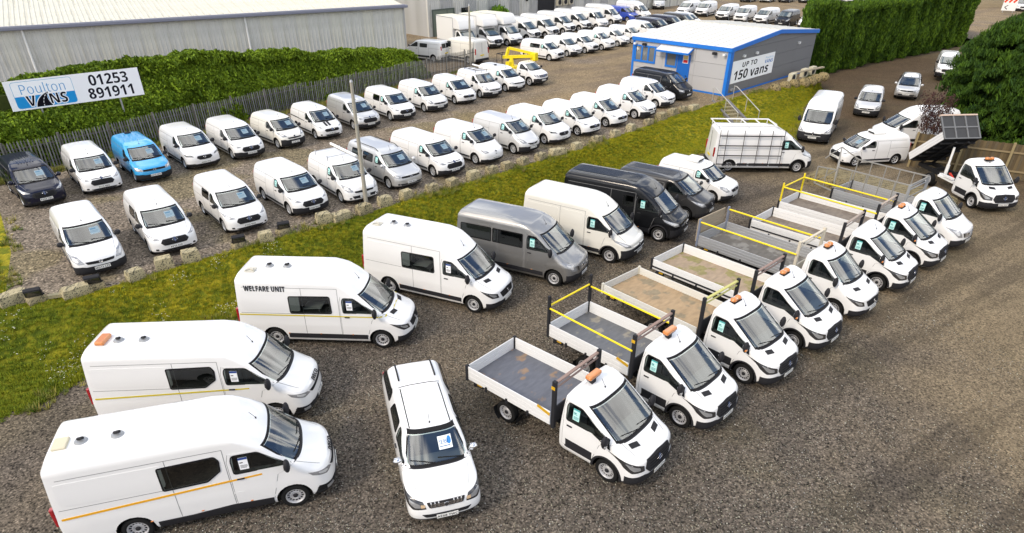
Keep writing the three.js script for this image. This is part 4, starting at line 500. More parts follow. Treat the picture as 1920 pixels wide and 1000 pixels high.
BL.forEach(([x, z, k], i) => { const bp = blockPlace(x, z).split('#');
  if (k === 2) { // floodlight on a small block
    const b = thing('concrete_block', bp[0] + 'low concrete block carrying a floodlight by ' + bp[1], 'concrete block', [x, 0.97, z], 0.75 + rr(-0.2, 0.2)); part('block', roughBlock(0.60, 0.26, 0.45, i, 0.03), concMat2, b);
    const pos = ['nearest the left edge of the upper yard', 'beside the second pale block from the left corner', 'between the window van and the white panel van', 'in front of the white van with roof bars'][floodN++];
    const f = thing('floodlight', 'black square floodlight on the block edge, ' + pos, 'floodlight', [x, 1.22, z], 0.5, 'floodlights on the block edge'); part('housing', rbx(-0.26, 0.26, 0.04, 0.40, -0.08, 0.08, 0.03).rotateX(0.5), M.plastic, f); part('lens', rbx(-0.22, 0.22, 0.08, 0.36, 0.075, 0.09, 0.01, 1).rotateX(0.5), M.lampdk, f); part('bracket', bx(-0.29, 0.29, 0, 0.05, -0.03, 0.03), M.plastic, f);
    return;
  }
  solo('concrete_block', blockGeos[k][i % 3], k === 3 ? concMat2 : concMat, `${bp[0]}${['square pale', 'long weathered', '', 'rough broken grey'][k]} concrete block in front of ${bp[1]}`, 'concrete block', 'concrete blocks along the bank');
  const m = scene.children[scene.children.length - 1]; m.position.set(x, 0.96, z); m.rotation.y = 0.75 + rr(-0.22, 0.22); m.scale.setScalar(rr(0.9, 1.08));
});
solo('timber_plank', bar([-16.6, 1.1, -19.9], [-15.9, 1.12, -20.15], 0.2, 0.12), concMat, 'pale plank lying between two blocks at the near corner', 'plank');
// rocks beside the cabin
const boulderMat = new THREE.MeshPhysicalMaterial({ map: concTex, roughness: 0.95, color: new THREE.Color().setRGB(0.72, 0.66, 0.56), specularIntensity: 0.2 });
[[21.95, -55.66], [23.16, -56.74], [24.2, -57.42], [25.22, -57.88], [26.06, -58.57], [27.06, -59.76], [28.15, -60.75]].forEach(([x, z], i) => { const g = new THREE.IcosahedronGeometry(0.50, 3), p = g.attributes.position; for (let k = 0; k < p.count; k++) { const a = V3().fromBufferAttribute(p, k), n = 0.78 + 0.5 * fbm(a.x * 1.6 + i * 7, a.y * 1.6 + a.z * 1.3 + i, 3, 3); p.setXYZ(k, a.x * n, Math.max(-0.3, a.y * n * 0.85), a.z * n); } g.computeVertexNormals(); const uv = g.attributes.uv; for (let k = 0; k < uv.count; k++) uv.setXY(k, p.getX(k) * 0.7 + i, p.getY(k) * 0.7 + p.getZ(k) * 0.4); const m = solo('boulder', toCreasedNormals(g, 0.5), boulderMat, ['first', 'second', 'third', 'fourth', 'fifth', 'sixth', 'seventh'][i] + ' sandstone boulder of the row below the cabin, counted from the steps', 'boulder', 'boulders below the cabin'); m.position.set(x, 1.05, z); });
solo('timber_plank', bar([24.3, 1.75, -58.6], [28.3, 1.75, -61.6], 0.25, 0.1), std(0.42, 0.36, 0.26), 'long pale plank resting on the boulders by the cabin', 'plank');
// ------------------------------------------------------------------ foliage
function clumpGeo(n, R, lw, lh, s, droop = 0) { const L = []; for (let i = 0; i < n; i++) { const a = LAT[s * 97 + i * 7] * 6.28, b = LAT[s * 31 + i * 13 + 5] * 2 - 1, r = R * Math.cbrt(LAT[s + i * 19 + 9]); const g = new THREE.PlaneGeometry(lw, lh, 1, 2), p = g.attributes.position; p.setZ(2, 0.2 * lw); p.setZ(3, 0.2 * lw); g.translate(0, lh * 0.4, 0); g.rotateX(-0.7 + 1.6 * LAT[s + i * 3 + 70] + droop); g.rotateY(a); const q = Math.sqrt(1 - b * b); g.translate(Math.cos(a) * q * r, b * r, Math.sin(a) * q * r); g.deleteAttribute('uv'); L.push(g.toNonIndexed()); } const m = mergeGeometries(L); m.computeVertexNormals(); return m; }
const leafMat = new THREE.MeshPhysicalMaterial({ roughness: 0.75, side: THREE.DoubleSide, specularIntensity: 0.4 });
function foliage(parent, geo, pts, pal, name = 'foliage') { const im = new THREE.InstancedMesh(geo, leafMat, pts.length), o = new THREE.Object3D(), c = new THREE.Color(); pts.forEach((p, i) => { o.position.set(p[0], p[1], p[2]); o.rotation.set(rr(-0.5, 0.5), rr(0, 6.3), rr(-0.5, 0.5)); o.scale.setScalar((p[3] || 1) * rr(0.7, 1.35)); o.updateMatrix(); im.setMatrixAt(i, o.matrix); const k = Math.min(1, Math.max(0, p[4] ?? rnd())), A = pal[0], B = pal[1]; const j = rr(0.75, 1.25); im.setColorAt(i, c.setRGB(mix(A[0], B[0], k) * j, mix(A[1], B[1], k) * j, mix(A[2], B[2], k) * j)); }); im.name = name; im.castShadow = im.receiveShadow = true; im.userData.kind = 'stuff'; parent.add(im); return im; }
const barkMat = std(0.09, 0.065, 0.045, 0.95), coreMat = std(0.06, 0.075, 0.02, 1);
{ // big clipped conifer hedge on the right
  const A = [27.6, -65.2], B = [56.5, -86.6], L = Math.hypot(B[0] - A[0], B[1] - A[1]), d = [(B[0] - A[0]) / L, (B[1] - A[1]) / L], n = [-d[1], d[0]]; // n towards the lane
  const t = thing('clipped_hedge', 'tall dark green clipped conifer hedge running from the cabin to the back', 'hedge', [0, 0, 0]); const top = s => 5.55 + 0.25 * vn(s * 0.5, 3, 4) + (s < 5 ? 0.5 : 0), W = 2.6, pts = [];
  const P = (s, w, y) => [A[0] + d[0] * s + n[0] * w, y, A[1] + d[1] * s + n[1] * w];
  for (let i = 0; i < 30000; i++) { const s = L * Math.pow(rnd(), 1.15), y = rr(0.1, top(s)), bulge = (fbm(s * 0.55, y * 0.45, 3, 4) - 0.5) * 1.5 + 0.25 * Math.sin(s * 2.2); pts.push([...P(s, bulge - 0.1 + rr(-0.4, 0.14), y), 1, 0.36 + rr(-0.3, 0.3)]); }
  for (let i = 0; i < 14000; i++) { const s = rr(-0.4, L), y = top(s) + (fbm(s * 1.3, i * 0.01, 9) - 0.4) * 0.35; const w = rr(-W, 0.15); if (s < -w * 1.35) continue; pts.push([...P(s, w, y + rr(-0.15, 0.12)), 1.05, 0.36 + rr(-0.3, 0.3)]); }
  for (let i = 0; i < 9000; i++) { const w = rr(-W, 0.3), y = rr(0.1, top(0)); pts.push([...P(rr(-0.3, 0.2) - w * 1.35 + (fbm(w, y, 5) - 0.5) * 0.8, w, y), 1, 0.36 + rr(-0.3, 0.3)]); }
  foliage(t, clumpGeo(11, 0.16, 0.05, 0.16, 3, 0.25), pts, [[0.022, 0.056, 0.009], [0.15, 0.26, 0.012]]);
  part('added_light_block', new THREE.BoxGeometry(L - 3.6, 5.1, W - 0.9).rotateY(-Math.atan2(d[1], d[0])).translate((A[0] + B[0]) / 2 - n[0] * W / 2 + d[0] * 1.6, 2.55, (A[1] + B[1]) / 2 - n[1] * W / 2 + d[1] * 1.6), coreMat, t);  // solid box added inside the hedge to block light, not real branches
}
const FE = [[-29.5, -30.0], [-27.5, -32.4], [-25.6, -34.7], [-21.3, -41.2], [-16.05, -49.0], [-13.2, -52.2], [-9.2, -57.5], [-4.5, -64.5], [-3.6, -66]];
const along = (P, s) => { for (let i = 0; i < P.length - 1; i++) { const L = Math.hypot(P[i + 1][0] - P[i][0], P[i + 1][1] - P[i][1]); if (s <= L || i === P.length - 2) { const d = [(P[i + 1][0] - P[i][0]) / L, (P[i + 1][1] - P[i][1]) / L]; return { x: P[i][0] + d[0] * s, z: P[i][1] + d[1] * s, d, n: [d[1], -d[0]] }; } s -= L; } };
const FL = FE.slice(1).reduce((a, p, i) => a + Math.hypot(p[0] - FE[i][0], p[1] - FE[i][1]), 0);
{ // overgrown hedge behind the palisade fence
  const t = thing('overgrown_hedge', 'overgrown green ivy hedge behind the palisade fence, below the phone number banner', 'hedge', [0, 0, 0]), pts = [], end = FL - 6.5;
  const H = s => mix(4.85, 3.0, smooth(15, end, s)) + (fbm(s * 0.45, 4, 7) - 0.5) * 1.1;
  for (let i = 0; i < 42000; i++) { const s = rr(-3, end), q = along(FE, Math.max(0, s)), h = H(s), u = rnd(), prof = 0.55 + 2.2 * u; let y, w; if (rnd() < 0.62) { y = rr(1.1, h); w = 0.5 + 1.9 * Math.pow((y - 1) / (h - 1), 1.6) + (fbm(s * 0.7, y * 0.8, 6) - 0.5) * 1.5 + (1 - smooth(13, 15.5, s)) * smooth(3.0, 3.7, y) * 2.0; } else { w = rr(1.9 + (1 - smooth(13, 15.5, s)) * 1.6, 5.0); y = h - Math.pow((w - 2.4) / 2.6, 2) * 0.3 + (fbm(s * 1.2, w * 1.2, 16) - 0.5) * 0.9; } const ee = s > end - 1.5 ? (s - end + 1.5) : 0; pts.push([q.x + q.n[0] * w + (s < 0 ? q.d[0] * s : 0), y - ee * 0.3, q.z + q.n[1] * w + (s < 0 ? q.d[1] * s : 0), 1.05, 0.40 + 0.14 * (fbm(s * 0.22, 3, 24, 2) - 0.5) + smooth(18, 34, s) * 0.12 + rr(-0.3, 0.3)]); }
  foliage(t, clumpGeo(14, 0.24, 0.085, 0.13, 8), pts, [[0.040, 0.085, 0.008], [0.24, 0.34, 0.015]]);
  const core = []; for (let s = 0; s < end - 1.5; s += 1.5) { const q = along(FE, s + 0.75), h = H(s) - 0.7; core.push(new THREE.BoxGeometry(1.8, h - 1, 1.8).rotateY(-Math.atan2(q.d[1], q.d[0])).translate(q.x + q.n[0] * 3.9, (h + 1) / 2, q.z + q.n[1] * 3.9)); } part('added_light_block', core, coreMat, t);  // row of unseen boxes added so light does not pass through the hedge
}
function conifer(x, z, h, r, label) {
  const t = thing('conifer_tree', label, 'tree', [x, 0, z], 0, undefined), pts = []; part('trunk', tube([0, 0, 0], [0, h * 0.85, 0], 0.22, 8, 0.05), barkMat, t);
  for (let b = 0; b < 620; b++) { const y0 = h * (0.03 + 0.95 * Math.pow(rnd(), 0.8)), a = rr(0, 6.283), R = r * Math.pow(1 - Math.pow(y0 / h, 4.5), 0.6) * rr(0.72, 1.12) + 0.25, bright = 0.26 + 0.16 * (rnd() - 0.5); const n = 34; for (let k = 0; k < n; k++) { const u = 0.5 + 0.5 * Math.sqrt(rnd()), sp = 0.30 * (1.15 - u * 0.5); pts.push([Math.cos(a) * R * u + rr(-sp, sp), y0 - 0.22 * R * u * 0.4 + rr(-0.16, 0.16) + 0.15 * u, Math.sin(a) * R * u + rr(-sp, sp), rr(0.9, 1.3), bright + rr(-0.2, 0.2)]); } }
  foliage(t, clumpGeo(9, 0.13, 0.028, 0.17, 5, 0.45), pts, [[0.014, 0.042, 0.010], [0.14, 0.26, 0.012]]);
  part('added_light_block', new THREE.ConeGeometry(r * 0.55, h * 0.82, 10).translate(0, h * 0.42, 0), coreMat, t); return t;  // unseen cone added within the crown to block light
}
conifer(33.1, -44.9, 7.3, 3.2, 'large dark conifer with layered drooping branches behind the timber fence, nearest the raised truck bed');
conifer(36.4, -46.5, 8.2, 3.6, 'taller dark conifer at the right edge of the photo, behind the nearer conifer');
conifer(34.5, -41.2, 6.9, 3.2, 'dark conifer at the right edge, directly behind the timber fence');
{ const t = thing('purple_shrub', 'thin shrub with small purple-brown leaves beside the conifer', 'shrub', [26.6, 0, -41.0]), pts = []; for (let i = 0; i < 7; i++) { const a = i * 0.9, x = Math.cos(a) * 0.7, z = Math.sin(a) * 0.7; part('stem', tube([0, 0, 0], [x, 3.2, z], 0.025, 5, 0.01), barkMat, t); for (let k = 0; k < 60; k++) { const u = rr(0.45, 1.1); pts.push([x * u + rr(-0.35, 0.35), 3.2 * u + rr(-0.3, 0.3), z * u + rr(-0.35, 0.35), 0.8]); } } foliage(t, clumpGeo(6, 0.14, 0.06, 0.09, 12), pts, [[0.045, 0.018, 0.022], [0.09, 0.05, 0.035]]); }
// ------------------------------------------------------------------ palisade fence
{
  const t = thing('palisade_fence', 'weathered grey palisade fence of pointed pales behind the back row of small vans', 'fence', [0, 0, 0]), pale = [0, 1].map(v => { const s = new THREE.Shape(); s.moveTo(-0.032, 0); s.lineTo(0.032, 0); s.lineTo(0.032, 1.62); s.lineTo(v ? 0.012 : 0, 1.72); s.lineTo(-0.032, 1.62); return new THREE.ExtrudeGeometry(s, { depth: 0.022, bevelEnabled: false }); }), mats = [std(0.17, 0.17, 0.165, 0.7), std(0.12, 0.117, 0.105, 0.8), std(0.23, 0.232, 0.228, 0.65)];
  const start = 1.5, np = Math.floor((FL - start) / 0.158); for (let i = 0; i < np; i++) { const s = start + i * 0.158, q = along(FE, s), sec = Math.floor(s / 2.75), lean = (LAT[sec * 7 + 3] - 0.5) * 0.08 + (rnd() - 0.5) * 0.02; if (i > 292) break; const m = part('pale', pale[i % 2], mats[(i * 7 + sec) % 3], t); m.position.set(q.x, 0.98 + (LAT[sec + 40] - 0.5) * 0.12, q.z); m.rotation.set(0, Math.atan2(-q.d[1], q.d[0]), lean, 'YXZ'); if (rnd() < 0.02) m.scale.y = 0.8; }
  for (let s = start; s < FL; s += 2.75) { const q = along(FE, s); part('post', bx(-0.05, 0.05, 0.95, 2.75, -0.05, 0.05).translate(q.x + q.n[0] * 0.09, 0, q.z + q.n[1] * 0.09), mats[1], t); const e = along(FE, Math.min(FL - 0.01, s + 2.75)); for (const y of [1.35, 2.3]) part('rail', bar([q.x + q.n[0] * 0.06, y, q.z + q.n[1] * 0.06], [e.x + e.n[0] * 0.06, y, e.z + e.n[1] * 0.06], 0.04, 0.05), mats[1], t); }
}
// ------------------------------------------------------------------ phone number banner
{
  const t = thing('roadside_banner', 'long white banner with a blue logo and phone number above the hedge', 'banner', [0, 0, 0]);
  const bt = tex((c, w, h) => {
    c.fillStyle = '#f3f4f6'; c.fillRect(0, 0, w, h); const rr2 = (x, y, W, H, r) => { c.beginPath(); c.moveTo(x + r, y); c.lineTo(x + W - r, y); c.quadraticCurveTo(x + W, y, x + W, y + r); c.lineTo(x + W, y + H - r); c.quadraticCurveTo(x + W, y + H, x + W - r, y + H); c.lineTo(x + r, y + H); c.quadraticCurveTo(x, y + H, x, y + H - r); c.lineTo(x, y + r); c.quadraticCurveTo(x, y, x + r, y); c.closePath(); };
    const X = 90, Y = 26, Wd = 880, Hh = 396; rr2(X, Y, Wd, Hh, 50); c.fillStyle = '#f6f8fa'; c.fill(); c.save(); rr2(X, Y, Wd, Hh, 50); c.clip(); c.fillStyle = '#2a93d5'; c.fillRect(X, Y + 218, Wd, 200); c.restore(); c.lineWidth = 6; c.strokeStyle = '#6aa9cf'; rr2(X, Y, Wd, Hh, 50); c.stroke();
    c.font = '205px sans-serif'; c.textBaseline = 'alphabetic'; c.fillStyle = '#3a90ca'; c.textAlign = 'left'; c.fillText('Poulton', X + 88, Y + 190, 690); c.lineWidth = 5; c.strokeStyle = '#f6f8fa'; c.strokeText('Poulton', X + 88, Y + 190, 690);
    c.font = 'bold 215px sans-serif'; c.lineJoin = 'round'; c.lineWidth = 26; c.strokeStyle = '#f4f6f8'; c.fillStyle = '#14141c'; for (const [s, x] of [['V', X + 150], ['N', X + 470], ['S', X + 640]]) { c.strokeText(s, x, Y + 372, 190); c.fillText(s, x, Y + 372, 190); }
    const road = (g) => { c.beginPath(); c.moveTo(X + 268 - g, Y + 396); c.quadraticCurveTo(X + 300 - g, Y + 250, X + 480, Y + 186 - g); c.lineTo(X + 492 + g * 0.4, Y + 192); c.quadraticCurveTo(X + 420, Y + 260, X + 500 + g, Y + 396); c.closePath(); }; c.fillStyle = '#f4f6f8'; road(16); c.fill(); c.fillStyle = '#14141c'; road(0); c.fill(); c.strokeStyle = '#f4f6f8'; c.lineWidth = 9; c.setLineDash([30, 22]); c.beginPath(); c.moveTo(X + 376, Y + 396); c.quadraticCurveTo(X + 376, Y + 270, X + 470, Y + 200); c.stroke(); c.setLineDash([]);
    c.fillStyle = '#1b1b26'; c.font = 'bold 232px sans-serif'; c.textAlign = 'center'; c.fillText('01253', 1540, 204, 650); c.fillText('891911', 1540, 410, 780);
  }, 2048, 448);
  const a = V3(-27.5, 0, -35.95), b = V3(-22.45, 0, -40.4), L = a.distanceTo(b), g = new THREE.BoxGeometry(L, 1.55, 0.04); const mb = [M.whiteplain, M.whiteplain, M.whiteplain, M.whiteplain, new THREE.MeshPhysicalMaterial({ map: bt, roughness: 0.9, specularIntensity: 0.15 }), M.whiteplain];
  const face = new THREE.PlaneGeometry(L, 1.55).translate(0, 0, 0.024), ang = Math.atan2(-(b.z - a.z), b.x - a.x); for (const [nm, gg, m] of [['board', g, M.whiteplain], ['printed_face', face, mb[4]]]) { const q = part(nm, gg, m, t); q.position.set((a.x + b.x) / 2, 4.52, (a.z + b.z) / 2); q.rotation.y = ang; }
  for (const u of [0.2, 0.8]) part('post', tube([mix(a.x, b.x, u) - 0.1, 1, mix(a.z, b.z, u) - 0.12], [mix(a.x, b.x, u) - 0.1, 5.1, mix(a.z, b.z, u) - 0.12], 0.05), M.galv, t);
}
// ------------------------------------------------------------------ lamp posts
{ const t = thing('lamp_post', 'slim grey square post in front of the white van with roof bars', 'post', [-7.06, 0.99, -29.26]); part('pole', new THREE.CylinderGeometry(0.075, 0.11, 5.65, 4).rotateY(0.6).translate(0, 2.82, 0), std(0.36, 0.34, 0.28, 0.9), t); part('cap', new THREE.CylinderGeometry(0.05, 0.085, 0.09, 8).translate(0, 5.68, 0), M.galv, t); part('strap', [0.15, 1.5, 3.8].map(y => new THREE.CylinderGeometry(0.118 - y * 0.006, 0.118 - y * 0.006, 0.04, 4).rotateY(0.6).translate(0, y, 0)), M.galv, t); }
{ const t = thing('lamp_post', 'slim grey post by the far end of the palisade fence', 'post', [-4.1, 0.99, -66.6]); part('pole', new THREE.CylinderGeometry(0.08, 0.13, 5.3, 10).translate(0, 2.65, 0), std(0.38, 0.36, 0.30, 0.9), t); part('cap', new THREE.CylinderGeometry(0.05, 0.09, 0.12, 8).translate(0, 5.33, 0), M.galv, t); }
// ------------------------------------------------------------------ clad buildings
function cladPanel(w, h, ribs, depth = 0.035) { const s = new THREE.Shape(), k = w / ribs; s.moveTo(0, -0.02); s.lineTo(0, 0); for (let i = 0; i < ribs; i++) { const x = i * k; s.lineTo(x + k * 0.30, 0); s.lineTo(x + k * 0.38, depth); s.lineTo(x + k * 0.62, depth); s.lineTo(x + k * 0.70, 0); } s.lineTo(w - 0.006, 0); s.lineTo(w - 0.006, -0.02); return new THREE.ExtrudeGeometry(s, { depth: h, bevelEnabled: false }).rotateX(-Math.PI / 2); } // x along, y up, ribs to -z
function dirtTex(base, stain) { const t = tex((c, w, h) => { const im = c.createImageData(w, h), lin = v => 255 * Math.pow(Math.min(1, v), 1 / 2.2); for (let j = 0; j < h; j++) for (let i = 0; i < w; i++) { const st = smooth(0.5, 0.75, fbm(i / 7, j / 160, 4, 4)) * 0.6 * smooth(0.35, 0.6, fbm(i / 60, j / 60 + 7, 9)), k = 0.88 + 0.24 * fbm(i / 50, j / 50, 12); im.data.set([0, 1, 2].map(q => lin(mix(base[q], stain[q], st) * k)).concat(255), (j * w + i) * 4); } c.putImageData(im, 0, 0); }, 512, 512); t.wrapS = t.wrapT = THREE.RepeatWrapping; t.repeat.set(0.12, 0.12); return t; }
const cladMat = new THREE.MeshStandardMaterial({ map: dirtTex([0.60, 0.595, 0.555], [0.30, 0.285, 0.22]), roughness: 0.65 }), cladMat2 = new THREE.MeshStandardMaterial({ map: dirtTex([0.62, 0.61, 0.545], [0.33, 0.31, 0.23]), roughness: 0.7 }), roofMat = new THREE.MeshStandardMaterial({ map: dirtTex([0.64, 0.62, 0.53], [0.42, 0.39, 0.30]), roughness: 0.8 }), coolClad = new THREE.MeshStandardMaterial({ map: dirtTex([0.42, 0.42, 0.41], [0.28, 0.28, 0.25]), roughness: 0.6 });
{ // warehouse behind the hedge
  const R = V3(-10.1, 0, -65.4), L0 = V3(-36, 0, -48.9), d = L0.clone().sub(R).normalize(), len = 52, ang = Math.atan2(-d.z, d.x); // local x from the right corner to the left
  const t = thing('warehouse', 'large grey warehouse with ribbed cladding and shallow pale roof behind the hedge', 'warehouse', [R.x, 1, R.z], ang);
  // local: x along the wall, z = towards the back (d rotated): choose sign so that back is away from the camera
  const zs = 1; const pg = cladPanel(1.0, 5.36, 3), rg = cladPanel(1.0, 16, 3, 0.05);
  for (let i = 0; i < len; i++) { const m = part('wall_panel', pg, i % 3 ? cladMat : cladMat2, t); m.position.set(i, 0, 0); }
  for (let i = 0; i < len; i++) { const m = part('roof_panel', rg, roofMat, t); m.position.set(i, 5.42, -0.34); m.rotation.x = Math.PI / 2 - 0.115; }
  part('wall', bx(0.02, len, 0, 5.3, 0.05, 24), cladMat2, t); part('gutter', rbx(-0.3, len, 5.22, 5.46, -0.40, -0.04, 0.05, 2), std(0.20, 0.21, 0.27, 0.5), t); part('eaves_trim', bx(-0.05, len, 5.46, 5.50, -0.36, -0.05), std(0.24, 0.25, 0.30, 0.5), t);
  for (const x of [14.2, 29.5, 40]) part('downpipe', tube([x, 0, -0.14], [x, 5.25, -0.14], 0.075, 8), M.whiteplain, t); part('corner_trim', bx(-0.06, 0.12, 0, 5.3, -0.07, 0.2), coolClad, t);
}
{ // second warehouse at the back
  const A = V3(-10.3, 0, -85.9), d = V3(0.702, 0, -0.712), ang = Math.atan2(-d.z, d.x); const t = thing('warehouse', 'grey corrugated warehouse behind the box vans at the back', 'warehouse', [A.x, 1, A.z], ang); const pg = cladPanel(2.0, 7, 6, 0.05); for (let i = 0; i < 21; i++) { const m = part('wall_panel', pg, i % 2 ? coolClad : cladMat, t); m.position.set(i * 2 + 2, 0, 0); m.rotation.y = Math.PI; } part('wall', bx(0.02, 42, 0, 7.2, -20, -0.05), coolClad, t); part('corner_trim', bx(-0.08, 0.14, 0, 7, -0.2, 0.09), cladMat, t);
  const dr = part('shutter_door', bx(0.7, 4.0, 0, 2.9, 0.07, 0.11), std(0.16, 0.19, 0.15, 0.6), t); part('door_frame', [bx(0.55, 0.7, 0, 3.05, 0.06, 0.16), bx(4.0, 4.15, 0, 3.05, 0.06, 0.16), bx(0.7, 4.0, 2.9, 3.05, 0.06, 0.16), bx(2.9, 2.98, 0, 2.9, 0.1, 0.14)], std(0.10, 0.12, 0.10, 0.6), dr); part('window', bx(5.35, 6.5, 2.0, 2.95, 0.07, 0.12), M.sideglass, t); part('wall_light', rbx(17.2, 17.5, 3.0, 3.25, 0.07, 0.25, 0.03), M.plastic, t);
  part('dark_doorway', bx(19.7, 23.2, 0, 3.2, 0.06, 0.10), M.plastic, t);
  for (const x of [23.9, 25.2, 26.5]) { const a = part('air_conditioner', rbx(x - 0.5, x + 0.5, 2.05, 2.95, 0.1, 0.5, 0.04), std(0.55, 0.5, 0.38), t); part('fan_grille', new THREE.CylinderGeometry(0.34, 0.34, 0.04, 18).rotateX(Math.PI / 2).translate(x, 2.5, 0.51), M.plastic, a); }
  const sh = thing('green_bush', 'bright green bush against the back warehouse wall', 'bush', [0, 0, 0]), pts = []; for (let i = 0; i < 2600; i++) { const s = rr(5.2, 13.2), w = rr(0.3, 2.0), y = 1 + rr(0.2, 2.35) * (0.75 + 0.35 * Math.sin(s * 1.3)) * Math.sin(Math.min(1, (s - 5) / 2) * 1.57); pts.push([A.x + d.x * s + 0.712 * w, y, A.z + d.z * s + 0.702 * w, 1.2, rr(0.4, 1)]); } foliage(sh, clumpGeo(8, 0.24, 0.12, 0.17, 15), pts, [[0.04, 0.10, 0.01], [0.16, 0.30, 0.02]]);
  const f = thing('panel_fence', 'tall grey sheet metal fence behind the blue van', 'fence', [0, 0, 0]), fp = cladPanel(2.3, 2.6, 8, 0.04); for (let i = 0; i < 11; i++) { const m = part('sheet_panel', fp, cladMat2, f); m.position.set(A.x + d.x * (44.5 + i * 2.34), 1, A.z + d.z * (44.5 + i * 2.34)); m.rotation.y = ang + Math.PI; part('post', bx(-0.06, 0.06, 1, 3.7, -0.06, 0.06).translate(A.x + d.x * (42.15 + i * 2.34), 0, A.z + d.z * (42.15 + i * 2.34)), M.galv, f); }
}
// ------------------------------------------------------------------ site office
{
  const C = [16.97, -53.05], t = thing('site_office', 'grey panelled site office with bright blue trim and shallow white roof', 'cabin', [C[0], 1, C[1]], Math.PI / 4);
  // local frame: +x along the gable (to the right in view), -z is away... front wall runs along -x' : use f = along front, g = along gable
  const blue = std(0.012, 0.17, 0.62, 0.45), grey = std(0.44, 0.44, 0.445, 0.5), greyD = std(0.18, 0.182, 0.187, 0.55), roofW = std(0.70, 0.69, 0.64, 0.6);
  // local x = g (gable direction), local -z = f? build with helper: F(t,y,out) on the front wall, G(t,y,out) on the gable wall
  const Fl = 9.15, Gl = 15.8, E = 3.30, RG = 3.95; // eave and ridge heights above the yard
  // in local space with rotation y=+45deg: local +x -> (0.707, 0, -0.707) = g ; local -z -> (-0.707,0,-0.707) = f
  const front = (a0, a1, y0, y1, o0, o1) => bx(-o1, -o0, y0, y1, -a1, -a0), gable = (a0, a1, y0, y1, o0, o1) => bx(a0, a1, y0, y1, o0, o1);
  part('inner_wall', bx(0.05, Gl - 0.05, 0.1, E - 0.05, -Fl + 0.05, -0.05), greyD, t);
  const bands = [0.12, 1.20, 2.28, E - 0.02];
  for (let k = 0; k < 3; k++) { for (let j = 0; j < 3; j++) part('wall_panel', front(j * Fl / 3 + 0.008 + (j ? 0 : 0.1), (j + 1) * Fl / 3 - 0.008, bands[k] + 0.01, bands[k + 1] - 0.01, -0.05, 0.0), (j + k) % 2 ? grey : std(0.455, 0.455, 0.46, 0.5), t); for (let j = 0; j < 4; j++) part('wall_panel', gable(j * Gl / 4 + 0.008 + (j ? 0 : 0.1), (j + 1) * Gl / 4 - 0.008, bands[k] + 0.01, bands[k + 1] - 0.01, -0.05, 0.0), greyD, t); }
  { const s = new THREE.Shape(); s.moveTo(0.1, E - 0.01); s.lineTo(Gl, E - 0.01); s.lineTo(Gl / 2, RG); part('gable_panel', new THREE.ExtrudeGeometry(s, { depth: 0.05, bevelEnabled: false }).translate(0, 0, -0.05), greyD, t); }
  part('corner_post', [bx(-0.03, 0.42, 0.0, E, 0.002, 0.05), bx(-0.05, -0.002, 0.0, E, -0.22, 0.05)], blue, t); part('corner_post', bx(-0.05, 0.02, 0, E, -Fl - 0.05, -Fl + 0.15), blue, t); part('plinth_trim', [gable(0.42, Gl, 0.0, 0.12, 0.002, 0.04), front(0.24, Fl - 0.16, 0.0, 0.12, 0.002, 0.04)], blue, t);
  part('fascia', [front(-0.12, Fl + 0.12, E, E + 0.28, 0.06, 0.16), bar([-0.1, E + 0.14, 0.12], [Gl / 2, RG + 0.14, 0.12], 0.1, 0.3), bar([Gl / 2, RG + 0.14, 0.125], [Gl + 0.1, E + 0.14, 0.125], 0.1, 0.3)], blue, t);
  const n = 12, rp = (sx) => { const L = Math.hypot(Gl / 2 + 0.1, RG - E), a = Math.atan2(RG - E, Gl / 2 + 0.1); return { L, a }; }; for (let k = 0; k < 2; k++) for (let i = 0; i < n; i++) { const { L, a } = rp(), w = (Fl + 0.24) / n, m = part('roof_panel', [bx(0, L, 0, 0.05, -(i + 1) * w + 0.006 + 0.12, -i * w - 0.006 + 0.12), bx(0, L, 0.05, 0.085, -i * w - 0.05 + 0.12, -i * w - 0.01 + 0.12)], roofW, t); if (k === 0) { m.position.set(-0.1, E + 0.24, 0); m.rotation.z = a; } else { m.position.set(Gl + 0.1, E + 0.24, 0); m.rotation.z = Math.PI - a; m.scale.y = -1; } }
  part('ridge_cap', bx(Gl / 2 - 0.15, Gl / 2 + 0.15, RG + 0.27, RG + 0.31, -Fl - 0.12, 0.12), std(0.55, 0.53, 0.46), t);
  const win = (a0, a1, y0, y1, nP) => { const w = part('window', [front(a0, a1, y0, y0 + 0.16, 0.002, 0.07), front(a0, a1, y1 - 0.12, y1, 0.002, 0.07), ...Array.from({ length: nP + 1 }, (_, i) => front(mix(a0, a1 - 0.13, i / nP), mix(a0, a1 - 0.13, i / nP) + 0.13, y0 + 0.16, y1 - 0.12, 0.003, 0.069))], blue, t); for (let i = 0; i < nP; i++) part('pane', front(mix(a0, a1 - 0.13, i / nP) + 0.13, mix(a0, a1 - 0.13, (i + 1) / nP), y0 + 0.16, y1 - 0.12, 0.004, 0.02), new THREE.MeshPhysicalMaterial({ color: new THREE.Color().setRGB(0.16, 0.17, 0.17), roughness: 0.06, ior: 1.7 }), w); };
  win(6.82, 8.95, 1.62, 2.98, 3); win(4.68, 5.80, 1.55, 2.72, 1);
  const dr = part('door', front(3.45, 4.62, 0.08, 2.72, 0.002, 0.06), std(0.012, 0.13, 0.50, 0.45), t); part('handle', front(3.6, 3.72, 1.05, 1.1, 0.06, 0.12), M.chrome, dr);
  const sg = part('safety_sign', front(3.62, 4.12, 2.02, 2.66, 0.061, 0.068), M.whiteplain, dr); part('yellow_panel', front(3.67, 4.07, 2.32, 2.62, 0.068, 0.071), std(0.75, 0.55, 0.2), sg); part('red_panel', front(3.67, 4.07, 2.06, 2.28, 0.068, 0.071), std(0.6, 0.03, 0.03), sg);
